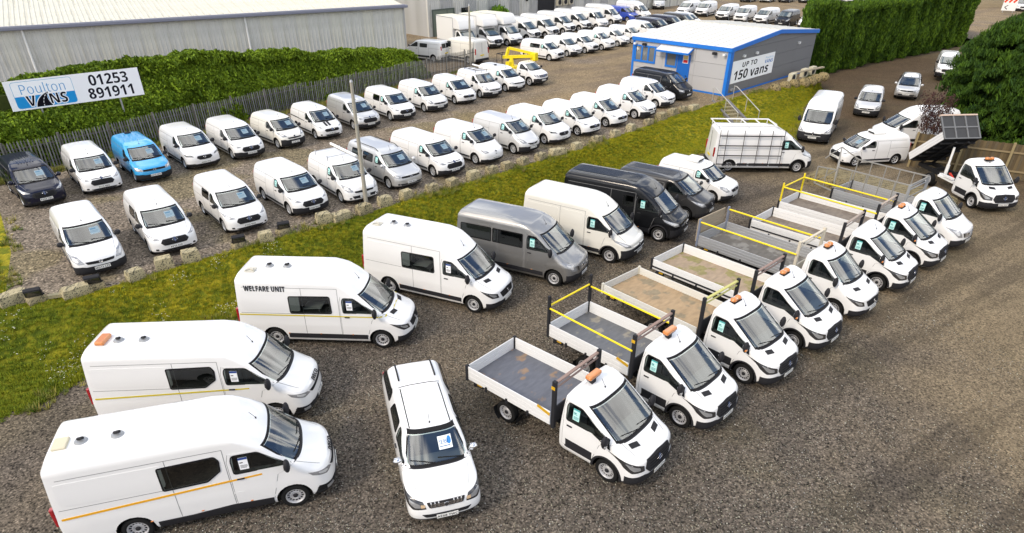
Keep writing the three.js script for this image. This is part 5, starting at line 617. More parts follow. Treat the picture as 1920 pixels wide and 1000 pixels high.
  const cn = part('canopy', Array.from({ length: 9 }, (_, i) => bar([-0.02, 3.22, -3.32 - i * 0.34 - 0.17], [-0.78, 2.88, -3.32 - i * 0.34 - 0.17], 0.32, 0.03)), std(0.66, 0.66, 0.64, 0.5), t); part('canopy_frame', [bar([-0.80, 2.84, -3.3], [-0.80, 2.84, -6.4], 0.06, 0.14), bar([-0.02, 3.16, -3.28], [-0.8, 2.82, -3.28], 0.05, 0.12), bar([-0.02, 3.16, -6.4], [-0.8, 2.82, -6.4], 0.05, 0.12)], blue, cn);
  for (const a of [1.3, 7.95]) { const w = part('security_light', front(a - 0.16, a + 0.16, 2.98, 3.16, 0.08, 0.3), M.plastic, t); part('light_lens', front(a - 0.13, a + 0.13, 2.95, 2.98, 0.1, 0.28), M.lamp, w); } for (const a of [0.42, 8.85]) part('security_camera', front(a - 0.1, a + 0.1, 3.0, 3.14, 0.05, 0.36), M.whiteplain, t);
  for (const a of [2.14, 4.29, 12.2]) part('wall_lamp', gable(a - 0.13, a + 0.13, 2.70, 2.88, 0.002, 0.16), M.whiteplain, t);
  part('vent_box', gable(0.75, 1.15, 0.32, 0.46, 0.002, 0.18), std(0.3, 0.3, 0.3), t);
  const bt = tex((c, w, h) => { c.fillStyle = '#fdfdfc'; c.fillRect(0, 0, w, h); c.fillStyle = '#16161a'; c.textAlign = 'center'; c.save(); c.transform(1, 0, -0.06, 1, 0, 0); c.font = 'bold 132px sans-serif'; c.fillText('UP TO', 410, 150, 370); c.font = 'bold 250px sans-serif'; c.fillText('150 vans', 500, 378, 860); c.restore(); c.fillStyle = '#2b6fb8'; c.font = 'bold 96px sans-serif'; c.fillText('VANS', 890, 190, 210); c.fillStyle = '#9cc3e2'; c.font = '60px sans-serif'; c.fillText('Poulton', 890, 100, 200); }, 1024, 430);
  const bn = part('wall_banner', gable(0.55, 7.75, 0.83, 2.52, 0.004, 0.03), M.whiteplain, t); part('printed_face', new THREE.PlaneGeometry(7.2, 1.69).translate(4.15, 1.675, 0.034), new THREE.MeshPhysicalMaterial({ map: bt, roughness: 0.9, specularIntensity: 0.15 }), bn);
}
[[24.3, -58.3, 'broken white air conditioner unit leaning behind the boulders, nearest the banner'], [26.2, -60.5, 'cream air conditioner unit on the ground behind the plank, middle of the three'], [27.3, -61.5, 'cream air conditioner unit nearest the clipped hedge']].forEach(([x, z, l]) => { const t = thing('air_conditioner', l, 'air conditioner', [x, 1, z], Math.PI / 4, 'air conditioner units by the cabin'); part('case', rbx(-0.48, 0.48, 0.12, 0.82, -0.18, 0.18, 0.03), std(0.58, 0.54, 0.40), t); part('fan_grille', new THREE.CylinderGeometry(0.27, 0.27, 0.03, 18).rotateX(Math.PI / 2).translate(-0.12, 0.47, 0.19), M.plastic, t); part('foot', [bx(-0.4, -0.32, 0, 0.12, -0.2, 0.2), bx(0.32, 0.4, 0, 0.12, -0.2, 0.2)], M.galv, t); });
{ // steps with handrails
  const top = V3(16.25, 1, -51.3), bot = V3(17.1, 0, -48.75), d = bot.clone().sub(top).setY(0), L = d.length(), ang = Math.atan2(-d.z, d.x), t = thing('concrete_steps', 'short flight of concrete steps down the bank from the cabin corner', 'steps', [top.x, 0, top.z], ang), n = 6; for (let i = 0; i < n; i++) part('step', rbx(i * L / n - 0.02, (i + 1) * L / n + 0.05, -0.1, 1 - (i + 0.6) / n * 0.98, -0.55, 0.55, 0.015, 1), concMat2, t); part('side_wall', [bar([-0.2, 0.86, -0.66], [L, -0.1, -0.66], 0.18, 0.5), bar([-0.2, 0.86, 0.66], [L, -0.1, 0.66], 0.18, 0.5)], std(0.17, 0.165, 0.17, 0.9), t);
  for (const k of [-1, 1]) { const h = thing('handrail', k < 0 ? 'galvanised tube handrail on the cabin side of the steps' : 'galvanised tube handrail on the left side of the steps', 'handrail', [top.x, 0, top.z], ang), z = k * (k < 0 ? 1.25 : 0.62); part('rail', [tube([-0.35, 2.0, z], [0, 2.0, z], 0.03), tube([0, 2.0, z], [L + 0.5, 0.85, z], 0.03)], std(0.55, 0.54, 0.50, 0.4, 0.5), h); for (const u of [-0.3, L * 0.55, L + 0.45]) part('upright', tube([u, u < 0 ? 1 : Math.max(0, 1 - u / L), z], [u, u < 0 ? 2 : 2 - 1.15 * u / (L + 0.5), z], 0.028), std(0.55, 0.54, 0.50, 0.4, 0.5), h); }
}
{ // concrete plinth behind the cage truck
  const t = thing('concrete_plinth', 'long low weathered concrete plinth behind the mesh cage truck', 'plinth', [17.35, 0, -35.95], -0.76 + Math.PI / 2 - Math.PI / 2); t.rotation.y = Math.atan2(-(-30.75 + 35.95), 22.8 - 17.35); part('slab', roughBlock(7.3, 0.66, 2.0, 5, 0.03).translate(3.6, 0, 0), new THREE.MeshPhysicalMaterial({ map: concTex, roughness: 0.95, color: new THREE.Color().setRGB(0.58, 0.55, 0.50), specularIntensity: 0.2 }), t);
}
{ // close-board timber fence on the right
  const a = V3(24.3, 0, -38.4), b = V3(29.5, 0, -35.6), c = V3(38, 0, -31), pts = [[a.x, a.z], [b.x, b.z], [c.x, c.z]], t = thing('timber_fence', 'brown close-board timber fence below the conifers', 'fence', [0, 0, 0]), L = a.distanceTo(b) + b.distanceTo(c), bd = bx(-0.07, 0.07, 0, 2.0, -0.011, 0.011), ms = [std(0.135, 0.10, 0.056, 0.9), std(0.11, 0.083, 0.05, 0.9), std(0.16, 0.12, 0.066, 0.9), std(0.125, 0.10, 0.064, 0.9)];
  for (let s = 0, i = 0; s < L; s += 0.142, i++) { const q = along(pts, s), m = part('fence_board', bd, ms[(i * 5 + (i >> 2)) % 4], t); m.position.set(q.x, 0.02 + rr(-0.02, 0.02), q.z); m.rotation.y = Math.atan2(-q.d[1], q.d[0]) + 0.12; }
  for (let s = 0; s < L; s += 2.4) { const q = along(pts, s); part('post', bx(-0.06, 0.06, 0, 2.1, -0.06, 0.06).rotateY(Math.atan2(-q.d[1], q.d[0])).translate(q.x - q.n[0] * 0.09, 0, q.z - q.n[1] * 0.09), std(0.30, 0.24, 0.13, 0.9), t); const e = along(pts, Math.min(L - 0.01, s + 2.4)); for (const y of [0.5, 1.55]) part('rail', bar([q.x - q.n[0] * 0.05, y, q.z - q.n[1] * 0.05], [e.x - e.n[0] * 0.05, y, e.z - e.n[1] * 0.05], 0.05, 0.09), std(0.27, 0.21, 0.12, 0.9), t); }
}
// ------------------------------------------------------------------ vehicles
const SG = 'small vans in the back row by the fence', KOMBI = [{ p: [[-1.28, 1.13], [-1.26, 1.46], [-2.10, 1.47], [-2.12, 1.13]] }], WB = { bump: null };
const V = (key, type, o, name, x, y, z, yaw, label, cat = 'van', group, plate) => place(key, () => vehicle(type, o), name, [x, y, z], yaw, label, cat, group, plate);
const Y = 0.99;
const roofBars = (g, sh) => { for (const x of [-2.6, -1.3]) part('roof_bar', [tube([x, 1.90, -0.66], [x, 1.90, 0.66], 0.02), tube([x, 1.72, -0.66], [x, 1.98, -0.66], 0.025), tube([x, 1.72, 0.66], [x, 1.98, 0.66], 0.025)], M.alu, g); part('pipe_tube', tube([-3.1, 1.98, -0.45], [-0.45, 1.95, -0.47], 0.065, 12), M.whiteplain, g); };
const rack = (g) => { part('roof_rack', [...[-0.55, 0.55].map(z => tube([-2.7, 1.92, z], [-0.75, 1.92, z], 0.02)), ...[-2.7, -2.05, -1.4, -0.75].map(x => tube([x, 1.92, -0.55], [x, 1.92, 0.55], 0.018)), ...[-2.5, -1.0].flatMap(x => [-0.55, 0.55].map(z => tube([x, 1.72, z], [x, 1.92, z], 0.018)))], M.plastic, g); part('pipe_tube', tube([-2.9, 1.98, -0.5], [-0.6, 1.96, -0.5], 0.06, 12), M.whiteplain, g); };
const fridge = (x, y) => (g) => { part('roof_unit', [rbx(x - 0.42, x + 0.36, y, y + 0.19, -0.42, 0.42, 0.09, 4)], M.whiteplain, g); part('unit_grille', rbx(x + 0.3, x + 0.38, y + 0.04, y + 0.12, -0.28, 0.28, 0.02, 1), M.plastic, g); };
// row B, front row of the upper yard
V('partner', 'partner', { card: 1, bump: 0.57 }, 'small_van', -16.1, Y, -22.35, -49.8, 'white small van with deep black bumper at the near left corner of the front row', 'van', null, 1);
V('kombi', 'connect', { card: 1, ...WB, windows: KOMBI, mirror: 'dark' }, 'small_van', -14.11, Y, -24.22, -50.7, 'white side window van second from the left in the front row', 'van', null, 2);
V('kombi', 'connect', {}, 'small_van', -11.92, Y, -26.41, -49.2, 'white side window van third from the left in the front row', 'van', null, 3);
V('connectB', 'connect', { card: 1, bump: 0.54, sticker: 1 }, 'small_van', -9.7, Y, -28.39, -47.1, 'white panel van with black bumper left of the van with roof bars, front row', 'van', null, 4);
V('kangooW', 'kangoo', { card: 1, bump: null, front: { intake: [[0, 0.32], [0.52, 0.32], [0.64, 0.50], [0, 0.52]] }, sticker: 1, extra: roofBars }, 'small_van', -7.65, Y, -29.99, -49.6, 'white small van with roof bars and a pipe tube behind the slim post', 'van', null, 5);
V('caddyS', 'caddy', { card: 1, bump: null, paint: 'silver', dwb: 0.3, sticker: 1, mirror: 'paint', windows: [{ p: [[-1.28, 1.13], [-1.26, 1.50], [-2.15, 1.52], [-2.15, 1.13]] }, { p: [[-2.28, 1.15], [-2.28, 1.52], [-3.2, 1.48], [-3.2, 1.15]] }], rails: [-3.2, -1.0], front: { intake: [[0, 0.32], [0.55, 0.32], [0.66, 0.42], [0, 0.42]] } }, 'small_van', -5.71, Y, -31.96, -46.3, 'silver window van with black roof rails in the front row', 'van', null, 6);
V('connectL', 'connect', { card: 1, bump: 0.50, dwb: 0.39, sticker: 1, slotGrille: 1, front: { oval: 0.86 } }, 'small_van', -3.64, Y, -33.88, -45.9, 'long white panel van with dark headlamps right of the silver window van', 'van', null, 7);
V('nvE', 'nv200', { card: 1, bump: 0.42, sticker: 1, front: { grille: [[0, 0.655], [0.06, 0.655], [0.06, 0.665], [0, 0.665]], lamp: [[0.46, 0.76], [0.72, 0.74], [0.92, 0.86], [0.86, 0.92], [0.56, 0.84]], disc: 0.80 } }, 'small_van', -1.55, Y, -36.03, -42.8, 'white electric van with smooth grille-less nose in the front row', 'van', null, 8);
V('nv', 'nv200', { card: 1, bump: 0.56, sticker: 1, paint: 'champagne' }, 'small_van', 0.6, Y, -38.0, -43.7, 'pale silver van with tall headlamps and V shaped grille in the front row', 'van', null, 9);
V('combo', 'combo', { card: 1, sticker: 1, rim: 'steel' }, 'small_van', 2.58, Y, -40.05, -46.7, 'white van with black wing grille right of the pale silver van', 'van', null, 10);
V('courier', 'courier', { card: 1, bump: 0.36, bumpFlat: 1, sticker: 1, rim: 'alloy' }, 'small_van', 4.76, Y, -41.94, -47.1, 'white small van with alloy wheels, left one of two alike in the front row', 'van', null, 11);
V('courier', 'courier', {}, 'small_van', 6.84, Y, -44.1, -45.8, 'white small van with alloy wheels, right one of two alike in the front row', 'van', null, 12);
V('partnerOld', 'partner', { card: 1, bump: 0.58, sticker: 1, rim: 'steel', mirror: 'dark' }, 'small_van', 9.12, Y, -46.43, -42.1, 'white van with steel wheels and black bumper third from the right of the front row', 'van', null, 13);
V('kangooB', 'kangoo', { card: 1, bump: 0.55, sticker: 0 }, 'small_van', 11.2, Y, -49.56, -42.5, 'white van with rounded cab beside the black van at the cabin', 'van', null, 14);
V('t6', 't6', { paint: 'black', sticker: 0, ribs: 5, mirror: 'paint' }, 'medium_van', 13.05, Y, -52.01, -44.8, 'black medium van parked against the front of the cabin', 'van', null, 15);
// row A along the fence
V('navy', 'connect', { card: 1, ...WB, paint: 'navy', windows: KOMBI, ribs: 6, mirror: 'paint', rim: 'alloy' }, 'small_van', -22.69, Y, -29.4, -45.1, 'dark navy window van at the left edge of the photo by the fence', 'van', null, 15);
V('connectW', 'connect', { card: 1, ...WB, slotGrille: 1, front: { oval: 0.86 } }, 'small_van', -20.88, Y, -31.2, -48.6, 'white panel van with white bumper between the navy van and the blue van', 'van', null, 16);
V('caddyB', 'caddy', { card: 1, bump: 0.54, paint: 'blue', extra: (g) => part('roof_beacon', [rbx(-3.1, -2.85, 1.78, 1.86, -0.2, 0.1, 0.03), tube([-3.0, 1.84, -0.1], [-3.0, 2.05, -0.1], 0.03)], M.plastic, g) }, 'small_van', -19.15, Y, -32.96, -47.8, 'bright blue small van with black bumper in the back row', 'van', null, 17);
V('comboA', 'combo', { card: 1, sticker: 0, rim: 'alloy' }, 'small_van', -17.47, Y, -35.15, -46.8, 'white van with black wing grille right of the blue van', 'van', null, 18);
V('connectA', 'connect', { card: 1, bump: 0.54 }, 'small_van', -15.51, Y, -36.87, -46.9, 'white panel van with black bumper, second right of the blue van', 'van', null, 19);
V('fiorino', 'fiorino', { card: 1, bump: 0.64, paint: 'cream' }, 'small_van', -13.63, Y, -38.98, -43.4, 'small off white van with high black bumper left of the striped van', 'van', null, 20);
V('striped', 'courier', { card: 1, bump: null, bonnetStripes: 1, rim: 'alloy', front: { intake: [[0, 0.31], [0.40, 0.31], [0.5, 0.40], [0, 0.40]] }, extra: (g, sh) => { for (const k of [1, -1]) part('side_stripe', patch((x, y) => [x, y, k * sh.sz(y, x)], [[-3.2, 0.98], [-1.25, 0.93], [-1.25, 0.97], [-3.2, 1.04]], 0.009, { nv: 1, step: 0.2 }), M.plastic, g); } }, 'small_van', -11.83, Y, -41.01, -48.8, 'white small van with twin black stripes over its bonnet', 'van', null, 21);
V('connectSilver', 'connect', { card: 1, bump: 0.50, paint: 'silver', slotGrille: 1, front: { oval: 0.86 } }, 'small_van', -9.89, Y, -43.32, -48.4, 'silver panel van in the back row behind the slim post', 'van', null, 22);
V('kombiB', 'connect', { card: 1, bump: 0.54, windows: KOMBI, sticker: 1 }, 'small_van', -7.83, Y, -45.69, -49.8, 'white side window van with black bumper right of the silver panel van', 'van', null, 23);
V('kangooA', 'kangoo', { card: 1, bump: 0.56, sticker: 1 }, 'small_van', -5.79, Y, -48.18, -48.5, 'white van with round nose in the back row, left of the alloy wheeled van', 'van', null, 24);
V('courier', 'courier', {}, 'small_van', -3.75, Y, -50.59, -53.2, 'white small van with hexagonal grille beside the van with a roof rack', 'van', null, 25);
V('kangooR', 'kangoo', { card: 1, bump: 0.56, extra: rack }, 'small_van', -1.89, Y, -52.79, -52.6, 'white van with black roof rack and pipe tube in the back row', 'van', null, 26);
V('caddyW', 'caddy', { card: 1, bump: 0.54, sticker: 1, extra: (g) => part('roof_vent', [rbx(-1.9, -1.7, 1.78, 1.86, 0.2, 0.4, 0.03)], M.plastic, g) }, 'small_van', 0.01, Y, -55.09, -47.8, 'white small van between the roof rack van and the yellow boom truck', 'van', null, 27);
// access platform pickup
V('dmax', 'dmax', { cab: 1, cabRear: 1.50, H: 1.80, bump: 0.66, rim: 'steel', card: 0, door: -1.2, extra: (g) => {
  part('load_bed', [bx(-4.05, -1.55, 0.62, 0.72, -0.88, 0.88), bx(-4.05, -1.55, 0.72, 1.15, 0.82, 0.88), bx(-4.05, -1.55, 0.72, 1.15, -0.88, -0.82), bx(-4.05, -3.99, 0.72, 1.15, -0.82, 0.82)], M.whiteplain, g);
  const t = part('boom_turret', [rbx(-3.2, -2.1, 0.8, 1.25, -0.45, 0.55, 0.04), tube([-2.6, 1.2, 0.2], [-2.7, 2.0, 0.2], 0.2, 12), bx(-2.9, -2.5, 1.1, 1.6, 0.3, 0.7)], M.yellow, g);
  part('lower_boom', [bar([-3.2, 1.95, 0.75], [-1.1, 2.05, -1.15], 0.22, 0.24)], M.yellow, t); part('upper_boom', [bar([-3.0, 2.65, 0.2], [-1.3, 2.2, -1.2], 0.20, 0.20), bar([-3.0, 1.95, 0.5], [-2.98, 2.65, 0.2], 0.16, 0.24)], M.yellow, t); part('boom_head', [rbx(-1.55, -0.95, 1.65, 2.3, -1.4, -0.95, 0.06)], M.yellow, t); part('boom_cylinder', tube([-2.9, 1.75, 0.5], [-1.8, 1.9, -0.5], 0.05), M.plastic, t); part('work_basket', [bx(-3.7, -3.1, 1.25, 1.3, 0.2, 0.95), ...[[-3.7, 0.2], [-3.1, 0.2], [-3.7, 0.95], [-3.1, 0.95]].map(([x, z]) => tube([x, 1.25, z], [x, 2.2, z], 0.025)), bar([-3.7, 2.2, 0.2], [-3.1, 2.2, 0.2], 0.05, 0.05), bar([-3.7, 2.2, 0.95], [-3.1, 2.2, 0.95], 0.05, 0.05), bar([-3.7, 2.2, 0.2], [-3.7, 2.2, 0.95], 0.05, 0.05)], M.plastic, t);
} }, 'platform_truck', 2.0, Y, -57.57, -42.8, 'white pickup carrying a folded yellow access boom', 'truck', null, 28);
// row C
V('kombiL', 'connect', { ...WB, dwb: 0.39, windows: [{ p: [[-1.28, 1.13], [-1.26, 1.46], [-2.5, 1.47], [-2.5, 1.13]] }], sticker: 1 }, 'small_van', 4.27, Y, -69.72, -40.9, 'white side window van nearest in the third row, above the yellow boom', 'van', null, 29);
V('partnerC', 'partner', { bump: 0.58 }, 'small_van', 6.29, Y, -72.26, -44.1, 'white van with black bumper second from left in the third row', 'van', null, 30);
V('connectC', 'connect', { bump: 0.50, slotGrille: 1, front: { oval: 0.86 } }, 'small_van', 8.31, Y, -74.39, -40.2, 'white panel van third from left in the third row', 'van', null, 31);
V('combo', 'combo', {}, 'small_van', 10.37, Y, -76.52, -40.0, 'white van with wing shaped grille fourth from left in the third row', 'van', null, 5);
V('partnerC', 'partner', {}, 'small_van', 12.42, Y, -79.2, -35.6, 'white van with black bumper fifth from left in the third row', 'van', null, 6);
V('partnerC', 'partner', {}, 'small_van', 14.55, Y, -81.65, -38.6, 'white van half hidden by the cabin roof corner in the third row', 'van', null, 7);
V('connectC', 'connect', {}, 'small_van', 17.22, Y, -86.06, -46.5, 'white panel van behind the cabin roof, left of the first dark van', 'van', null, 8);
V('customDk', 'custom', { paint: 'navy', rim: 'alloy', bump: 0.5 }, 'medium_van', 18.96, Y, -87.4, -46.2, 'dark navy medium van behind the cabin roof, left of two', 'van', null, 9);
V('customDk', 'custom', {}, 'medium_van', 21.39, Y, -90.28, -45.6, 'dark navy medium van behind the cabin roof, right of two', 'van', null, 10);
V('connectSilverC', 'custom', { paint: 'dkgrey', bump: 0.5 }, 'medium_van', 23.6, Y, -93.0, -45.6, 'dark grey medium van behind the cabin roof next to the small white van', 'van', null, 11);
V('partnerC', 'partner', {}, 'small_van', 24.9, Y, -95.6, -45, 'white small van facing right at the far end behind the cabin roof', 'van', null, 12);
// row D: box vans and tall vans
const luton = (top, x0 = -5.0) => (g, sh, t) => {
  part('box_body', [rbx(x0, -1.66, 0.92, top, -1.06, 1.06, 0.03)], M.whiteplain, g); const s = new THREE.Shape(); s.moveTo(-1.66, 2.30); s.lineTo(-0.45, 2.26); s.quadraticCurveTo(-0.42, 2.5, -0.75, top - 0.25); s.quadraticCurveTo(-0.95, top - 0.01, -1.3, top - 0.01); s.lineTo(-1.66, top - 0.01); part('roof_pod', new THREE.ExtrudeGeometry(s, { depth: 2.02, bevelEnabled: true, bevelSize: 0.02, bevelThickness: 0.02, bevelSegments: 2 }).translate(0, 0, -1.01), M.whiteplain, g);
  part('corner_trim', [bx(-1.70, -1.66, 0.95, top, 1.06, 1.075), bx(-1.70, -1.66, 0.95, top, -1.075, -1.06), bx(x0, -1.66, 0.92, 0.99, 1.062, 1.08), bx(x0, -1.66, top - 0.08, top - 0.01, 1.062, 1.08)], M.alu, g); part('chassis', [bx(x0 + 0.1, -1.5, 0.62, 0.9, -0.5, -0.38), bx(x0 + 0.1, -1.5, 0.62, 0.9, 0.38, 0.5)], M.chassis, g); part('roof_sheet', bx(x0 + 0.05, -1.7, top + 0.001, top + 0.012, -1.0, 1.0), std(0.72, 0.69, 0.55), g);
};
V('lutonM', 'master', { cab: 1, H: 2.22, extra: luton(3.35) }, 'box_van', -4.6, Y, -74.7, -52.2, 'white box van with roof pod at the left end of the tall van row', 'truck', null, 13);
V('lutonT', 'transit', { cab: 1, H: 2.22, extra: luton(3.25) }, 'box_van', -2.17, Y, -77.52, -49.8, 'white box van with black hexagonal grille, second in the tall van row', 'truck', null, 14);
V('lutonB', 'boxer', { cab: 1, H: 2.22, extra: luton(3.25, -5.4) }, 'box_van', 0.04, Y, -79.51, -42.8, 'white box van with large black bumper, third in the tall van row', 'truck', null, 15);
[[2.3, -83.31, -40.1, 'first'], [4.65, -85.91, -42.3, 'second'], [6.98, -89.34, -38.5, 'third'], [9.3, -92.19, -38.6, 'fourth']].forEach(([x, z, a, n], i) => V('transitVan', 'transit', { whiteMirrorTip: 0, rearGlass: 0, dwb: -0.23, bump: 0.60 }, 'panel_van', x, Y, z, a, `tall white panel van with black hexagonal grille, ${n} to the right of the box vans`, 'van', null, 16 + i));
V('masterVan', 'master', { rearGlass: 0, bump: 0.62 }, 'panel_van', 11.8, Y, -93.88, -43.4, 'tall white panel van with tall headlamps, two before the royal blue van', 'van', null, 20);
V('boxerVan', 'boxer', { rearGlass: 0, ro: 0.98, dwb: -0.59 }, 'panel_van', 14.33, Y, -98.72, -36.4, 'tall white panel van directly left of the royal blue van', 'van', null, 21);
V('royal', 'custom', { paint: 'royal', bump: null, mirror: 'paint' }, 'medium_van', 17.24, Y, -102.57, -41.5, 'royal blue medium van between tall white vans at the back', 'van', null, 22);
V('boxerVan', 'boxer', {}, 'panel_van', 19.31, Y, -103.73, -41.0, 'tall white panel van directly right of the royal blue van', 'van', null, 23);
V('motorhome', 'master', { paint: 'silver', H: 2.7, rearGlass: 0 }, 'motorhome', 24.6, Y, -119.5, -100, 'silver coachbuilt motorhome facing the camera by the far fence', 'motorhome', null, 24);
// row E behind the cabin, facing the other way
V('customE', 'custom', { bump: 0.58 }, 'medium_van', 26.66, Y, -109.95, -130.2, 'white medium van at the left end of the row facing left behind the cabin', 'van', null, 25);
V('customE', 'custom', {}, 'medium_van', 29.28, Y, -109.04, -125.4, 'white medium van second in the row facing left behind the cabin', 'van', null, 26);
V('customE', 'custom', {}, 'medium_van', 31.28, Y, -104.55, -127.5, 'white medium van third in the row facing left behind the cabin', 'van', null, 27);
V('customEw', 'custom', { bump: null, front: { intake: [[0, 0.32], [0.6, 0.32], [0.7, 0.42], [0, 0.42]] } }, 'medium_van', 33.23, Y, -102.09, -126.3, 'white medium van with white bumper in the row facing left behind the cabin', 'van', null, 28);
V('customE', 'custom', {}, 'medium_van', 35.26, Y, -99.39, -132.5, 'white medium van left of the black one in the row facing left', 'van', null, 29);
V('customEb', 'custom', { paint: 'black', bump: 0.58 }, 'medium_van', 37.39, Y, -96.85, -129.2, 'black medium van above the cabin ridge in the row facing left', 'van', null, 30);
V('customE', 'custom', {}, 'medium_van', 39.6, Y, -94.2, -130, 'white medium van partly hidden by the left end of the clipped hedge', 'van', null, 31);
[[43.4, -132.5], [46.9, -132.2], [50.4, -132], [53.9, -131.5], [57.6, -131], [61.4, -130.5], [65.2, -130], [69, -129.5], [73, -129]].forEach(([x, z], i) => V(i % 3 === 1 ? 'customEw' : i === 4 ? 'customEb' : 'customE', 'custom', {}, 'medium_van', x, Y, z, -126 + (i % 3), ['leftmost', 'second', 'third', 'fourth', 'fifth', 'sixth', 'seventh', 'eighth', 'ninth'][i] + ' van of the farthest row, cut off by the top edge of the photo', 'van', null, 1 + i));
// outside the yard, top left
V('silverT', 't6', { paint: 'white2', bump: null, windows: [{ p: [[-1.36, 1.30], [-1.34, 1.66], [-2.3, 1.66], [-2.3, 1.30]] }] }, 'medium_van', -10.1, Y, -70.7, 150, 'pale silver medium van facing away behind the palisade fence, left of the far post', 'van', null, 24);
V('creamB', 'boxer', { paint: 'cream', H: 2.25, dwb: -0.59, rearGlass: 0, card: 0 }, 'panel_van', -6.4, Y, -70.3, 140, 'cream panel van seen from behind beside the far post, left of the yellow boom', 'van', null, 25);
V('suv', 'touran', { paint: 'cream', card: 0, windows: [{ p: [[-1.1, 1.1], [-1.1, 1.46], [-1.95, 1.45], [-1.95, 1.1]] }, { p: [[-2.05, 1.12], [-2.05, 1.44], [-2.75, 1.36], [-2.9, 1.14]] }] }, 'car', -14.6, Y, -92.6, 160, 'off white car seen from behind between the two warehouses', 'car', null, 26);
V('suvB', 'touran', { paint: 'dkgrey', card: 0, windows: [{ p: [[-1.1, 1.1], [-1.1, 1.46], [-1.95, 1.45], [-1.95, 1.1]] }, { p: [[-2.05, 1.12], [-2.05, 1.44], [-2.75, 1.36], [-2.9, 1.14]] }] }, 'car', -18.4, Y, -107.4, 165, 'dark grey car beyond the off white car between the warehouses', 'car', null, 27);
V('customE', 'custom', {}, 'medium_van', -20.0, Y, -121.8, -60, 'white van with blue tinted windscreen at the top left gap, left of two', 'van', null, 28);
V('customE', 'custom', {}, 'medium_van', -16.3, Y, -122.5, -60, 'white van at the top left gap beside the back warehouse corner, right of two', 'van', null, 29);
// lower yard: right hand side
V('boxerRack', 'boxer', { sticker: 1, whiteMirrorTip: 1, rearGlass: 0, bump: 0.72, extra: (g) => {
  const t = part('glass_rack', [...[0.55, 1.05, 1.62, 2.18].map(y => bar([-4.85, y, 1.20 - (y - 0.5) * 0.05], [-1.15, y, 1.20 - (y - 0.5) * 0.05], 0.035, 0.05)), ...[-4.85, -4.45, -3.45, -2.6, -1.85, -1.15].map(x => bar([x, 0.42, 1.22], [x, 2.5, 1.10], 0.03, 0.03))], M.plastic, g); part('rack_shelf', [bar([-4.75, 0.42, 1.24], [-1.2, 0.42, 1.24], 0.16, 0.06), ...[-4.2, -3.0, -1.8].map(x => bx(x, x + 0.05, 0.42, 0.6, 0.98, 1.2))], M.alu, t);
  part('roof_frame', [bar([-5.0, 2.68, 0.85], [-1.6, 2.68, 0.85], 0.05, 0.06), bar([-5.0, 2.68, -0.85], [-1.6, 2.68, -0.85], 0.05, 0.06), ...[-5.0, -4.1, -3.2, -2.4, -1.6].map(x => bar([x, 2.68, -0.9], [x, 2.68, 0.95], 0.04, 0.05)), bar([-1.6, 2.68, 0.85], [-1.0, 2.35, 0.88], 0.05, 0.05), bar([-1.6, 2.68, -0.85], [-1.0, 2.35, -0.88], 0.05, 0.05), ...[-4.9, -3.2, -1.65].flatMap(x => [-0.8, 0.8].map(z => tube([x, 2.4, z], [x, 2.68, z], 0.02)))], M.aluW, g);
} }, 'panel_van', 16.93, 0, -38.07, -1.6, 'white panel van with a black glass carrying rack on its side', 'van', null, 3);
V('boxerG2', 'boxer', { open: 1, ribs: 7, rearGlass: 0, bump: 0.80, card: 0, front: { ring: 1 } }, 'panel_van', 20.58, 0, -43.75, -120.1, 'white high roof van facing left at the foot of the grass slope', 'van', null, 4);
V('kangooG3', 'kangoo', { open: 1, paint: 'champagne', bump: 0.62, card: 0, ribs: 4 }, 'small_van', 27.56, 0, -50.91, -119.4, 'pale silver small van with black bumper in the lane by the conifer', 'van', null, 5);
V('touran', 'touran', { open: 1, paint: 'silver', bump: null, card: 0, mirror: 'paint', rails: [-3.0, -0.95], windows: [{ p: [[-1.1, 1.1], [-1.1, 1.46], [-2.0, 1.45], [-2.0, 1.1]] }, { p: [[-2.1, 1.12], [-2.1, 1.44], [-2.9, 1.40], [-2.95, 1.14]] }] }, 'car', 33.79, 0.05, -56.9, -120.7, 'silver people carrier with roof rails in the lane by the hedge', 'car', null, 6);
V('customE', 'custom', {}, 'medium_van', 41.6, 0.3, -64.6, -119, 'white van half hidden by the conifer at the top of the lane', 'van', null, 7);
V('connectR', 'connect', { card: 1, ...WB, rim: 'alloy', cardMat: screenCard, paintHandle: 0, extra: fridge(-1.55, 1.74) }, 'small_van', 20.78, 0, -39.09, 189.4, 'white small van with rooftop refrigeration unit facing left', 'van', null, 8);
V('customR2', 'custom', { open: 1, H: 2.42, card: 0, bump: 0.55, rearGlass: 0, t: { low: 0, r: 0.335 }, rim: 'alloy' }, 'panel_van', 25.4, 0, -43.34, 180.8, 'white high roof van facing left behind the van with the refrigeration unit', 'van', null, 9);
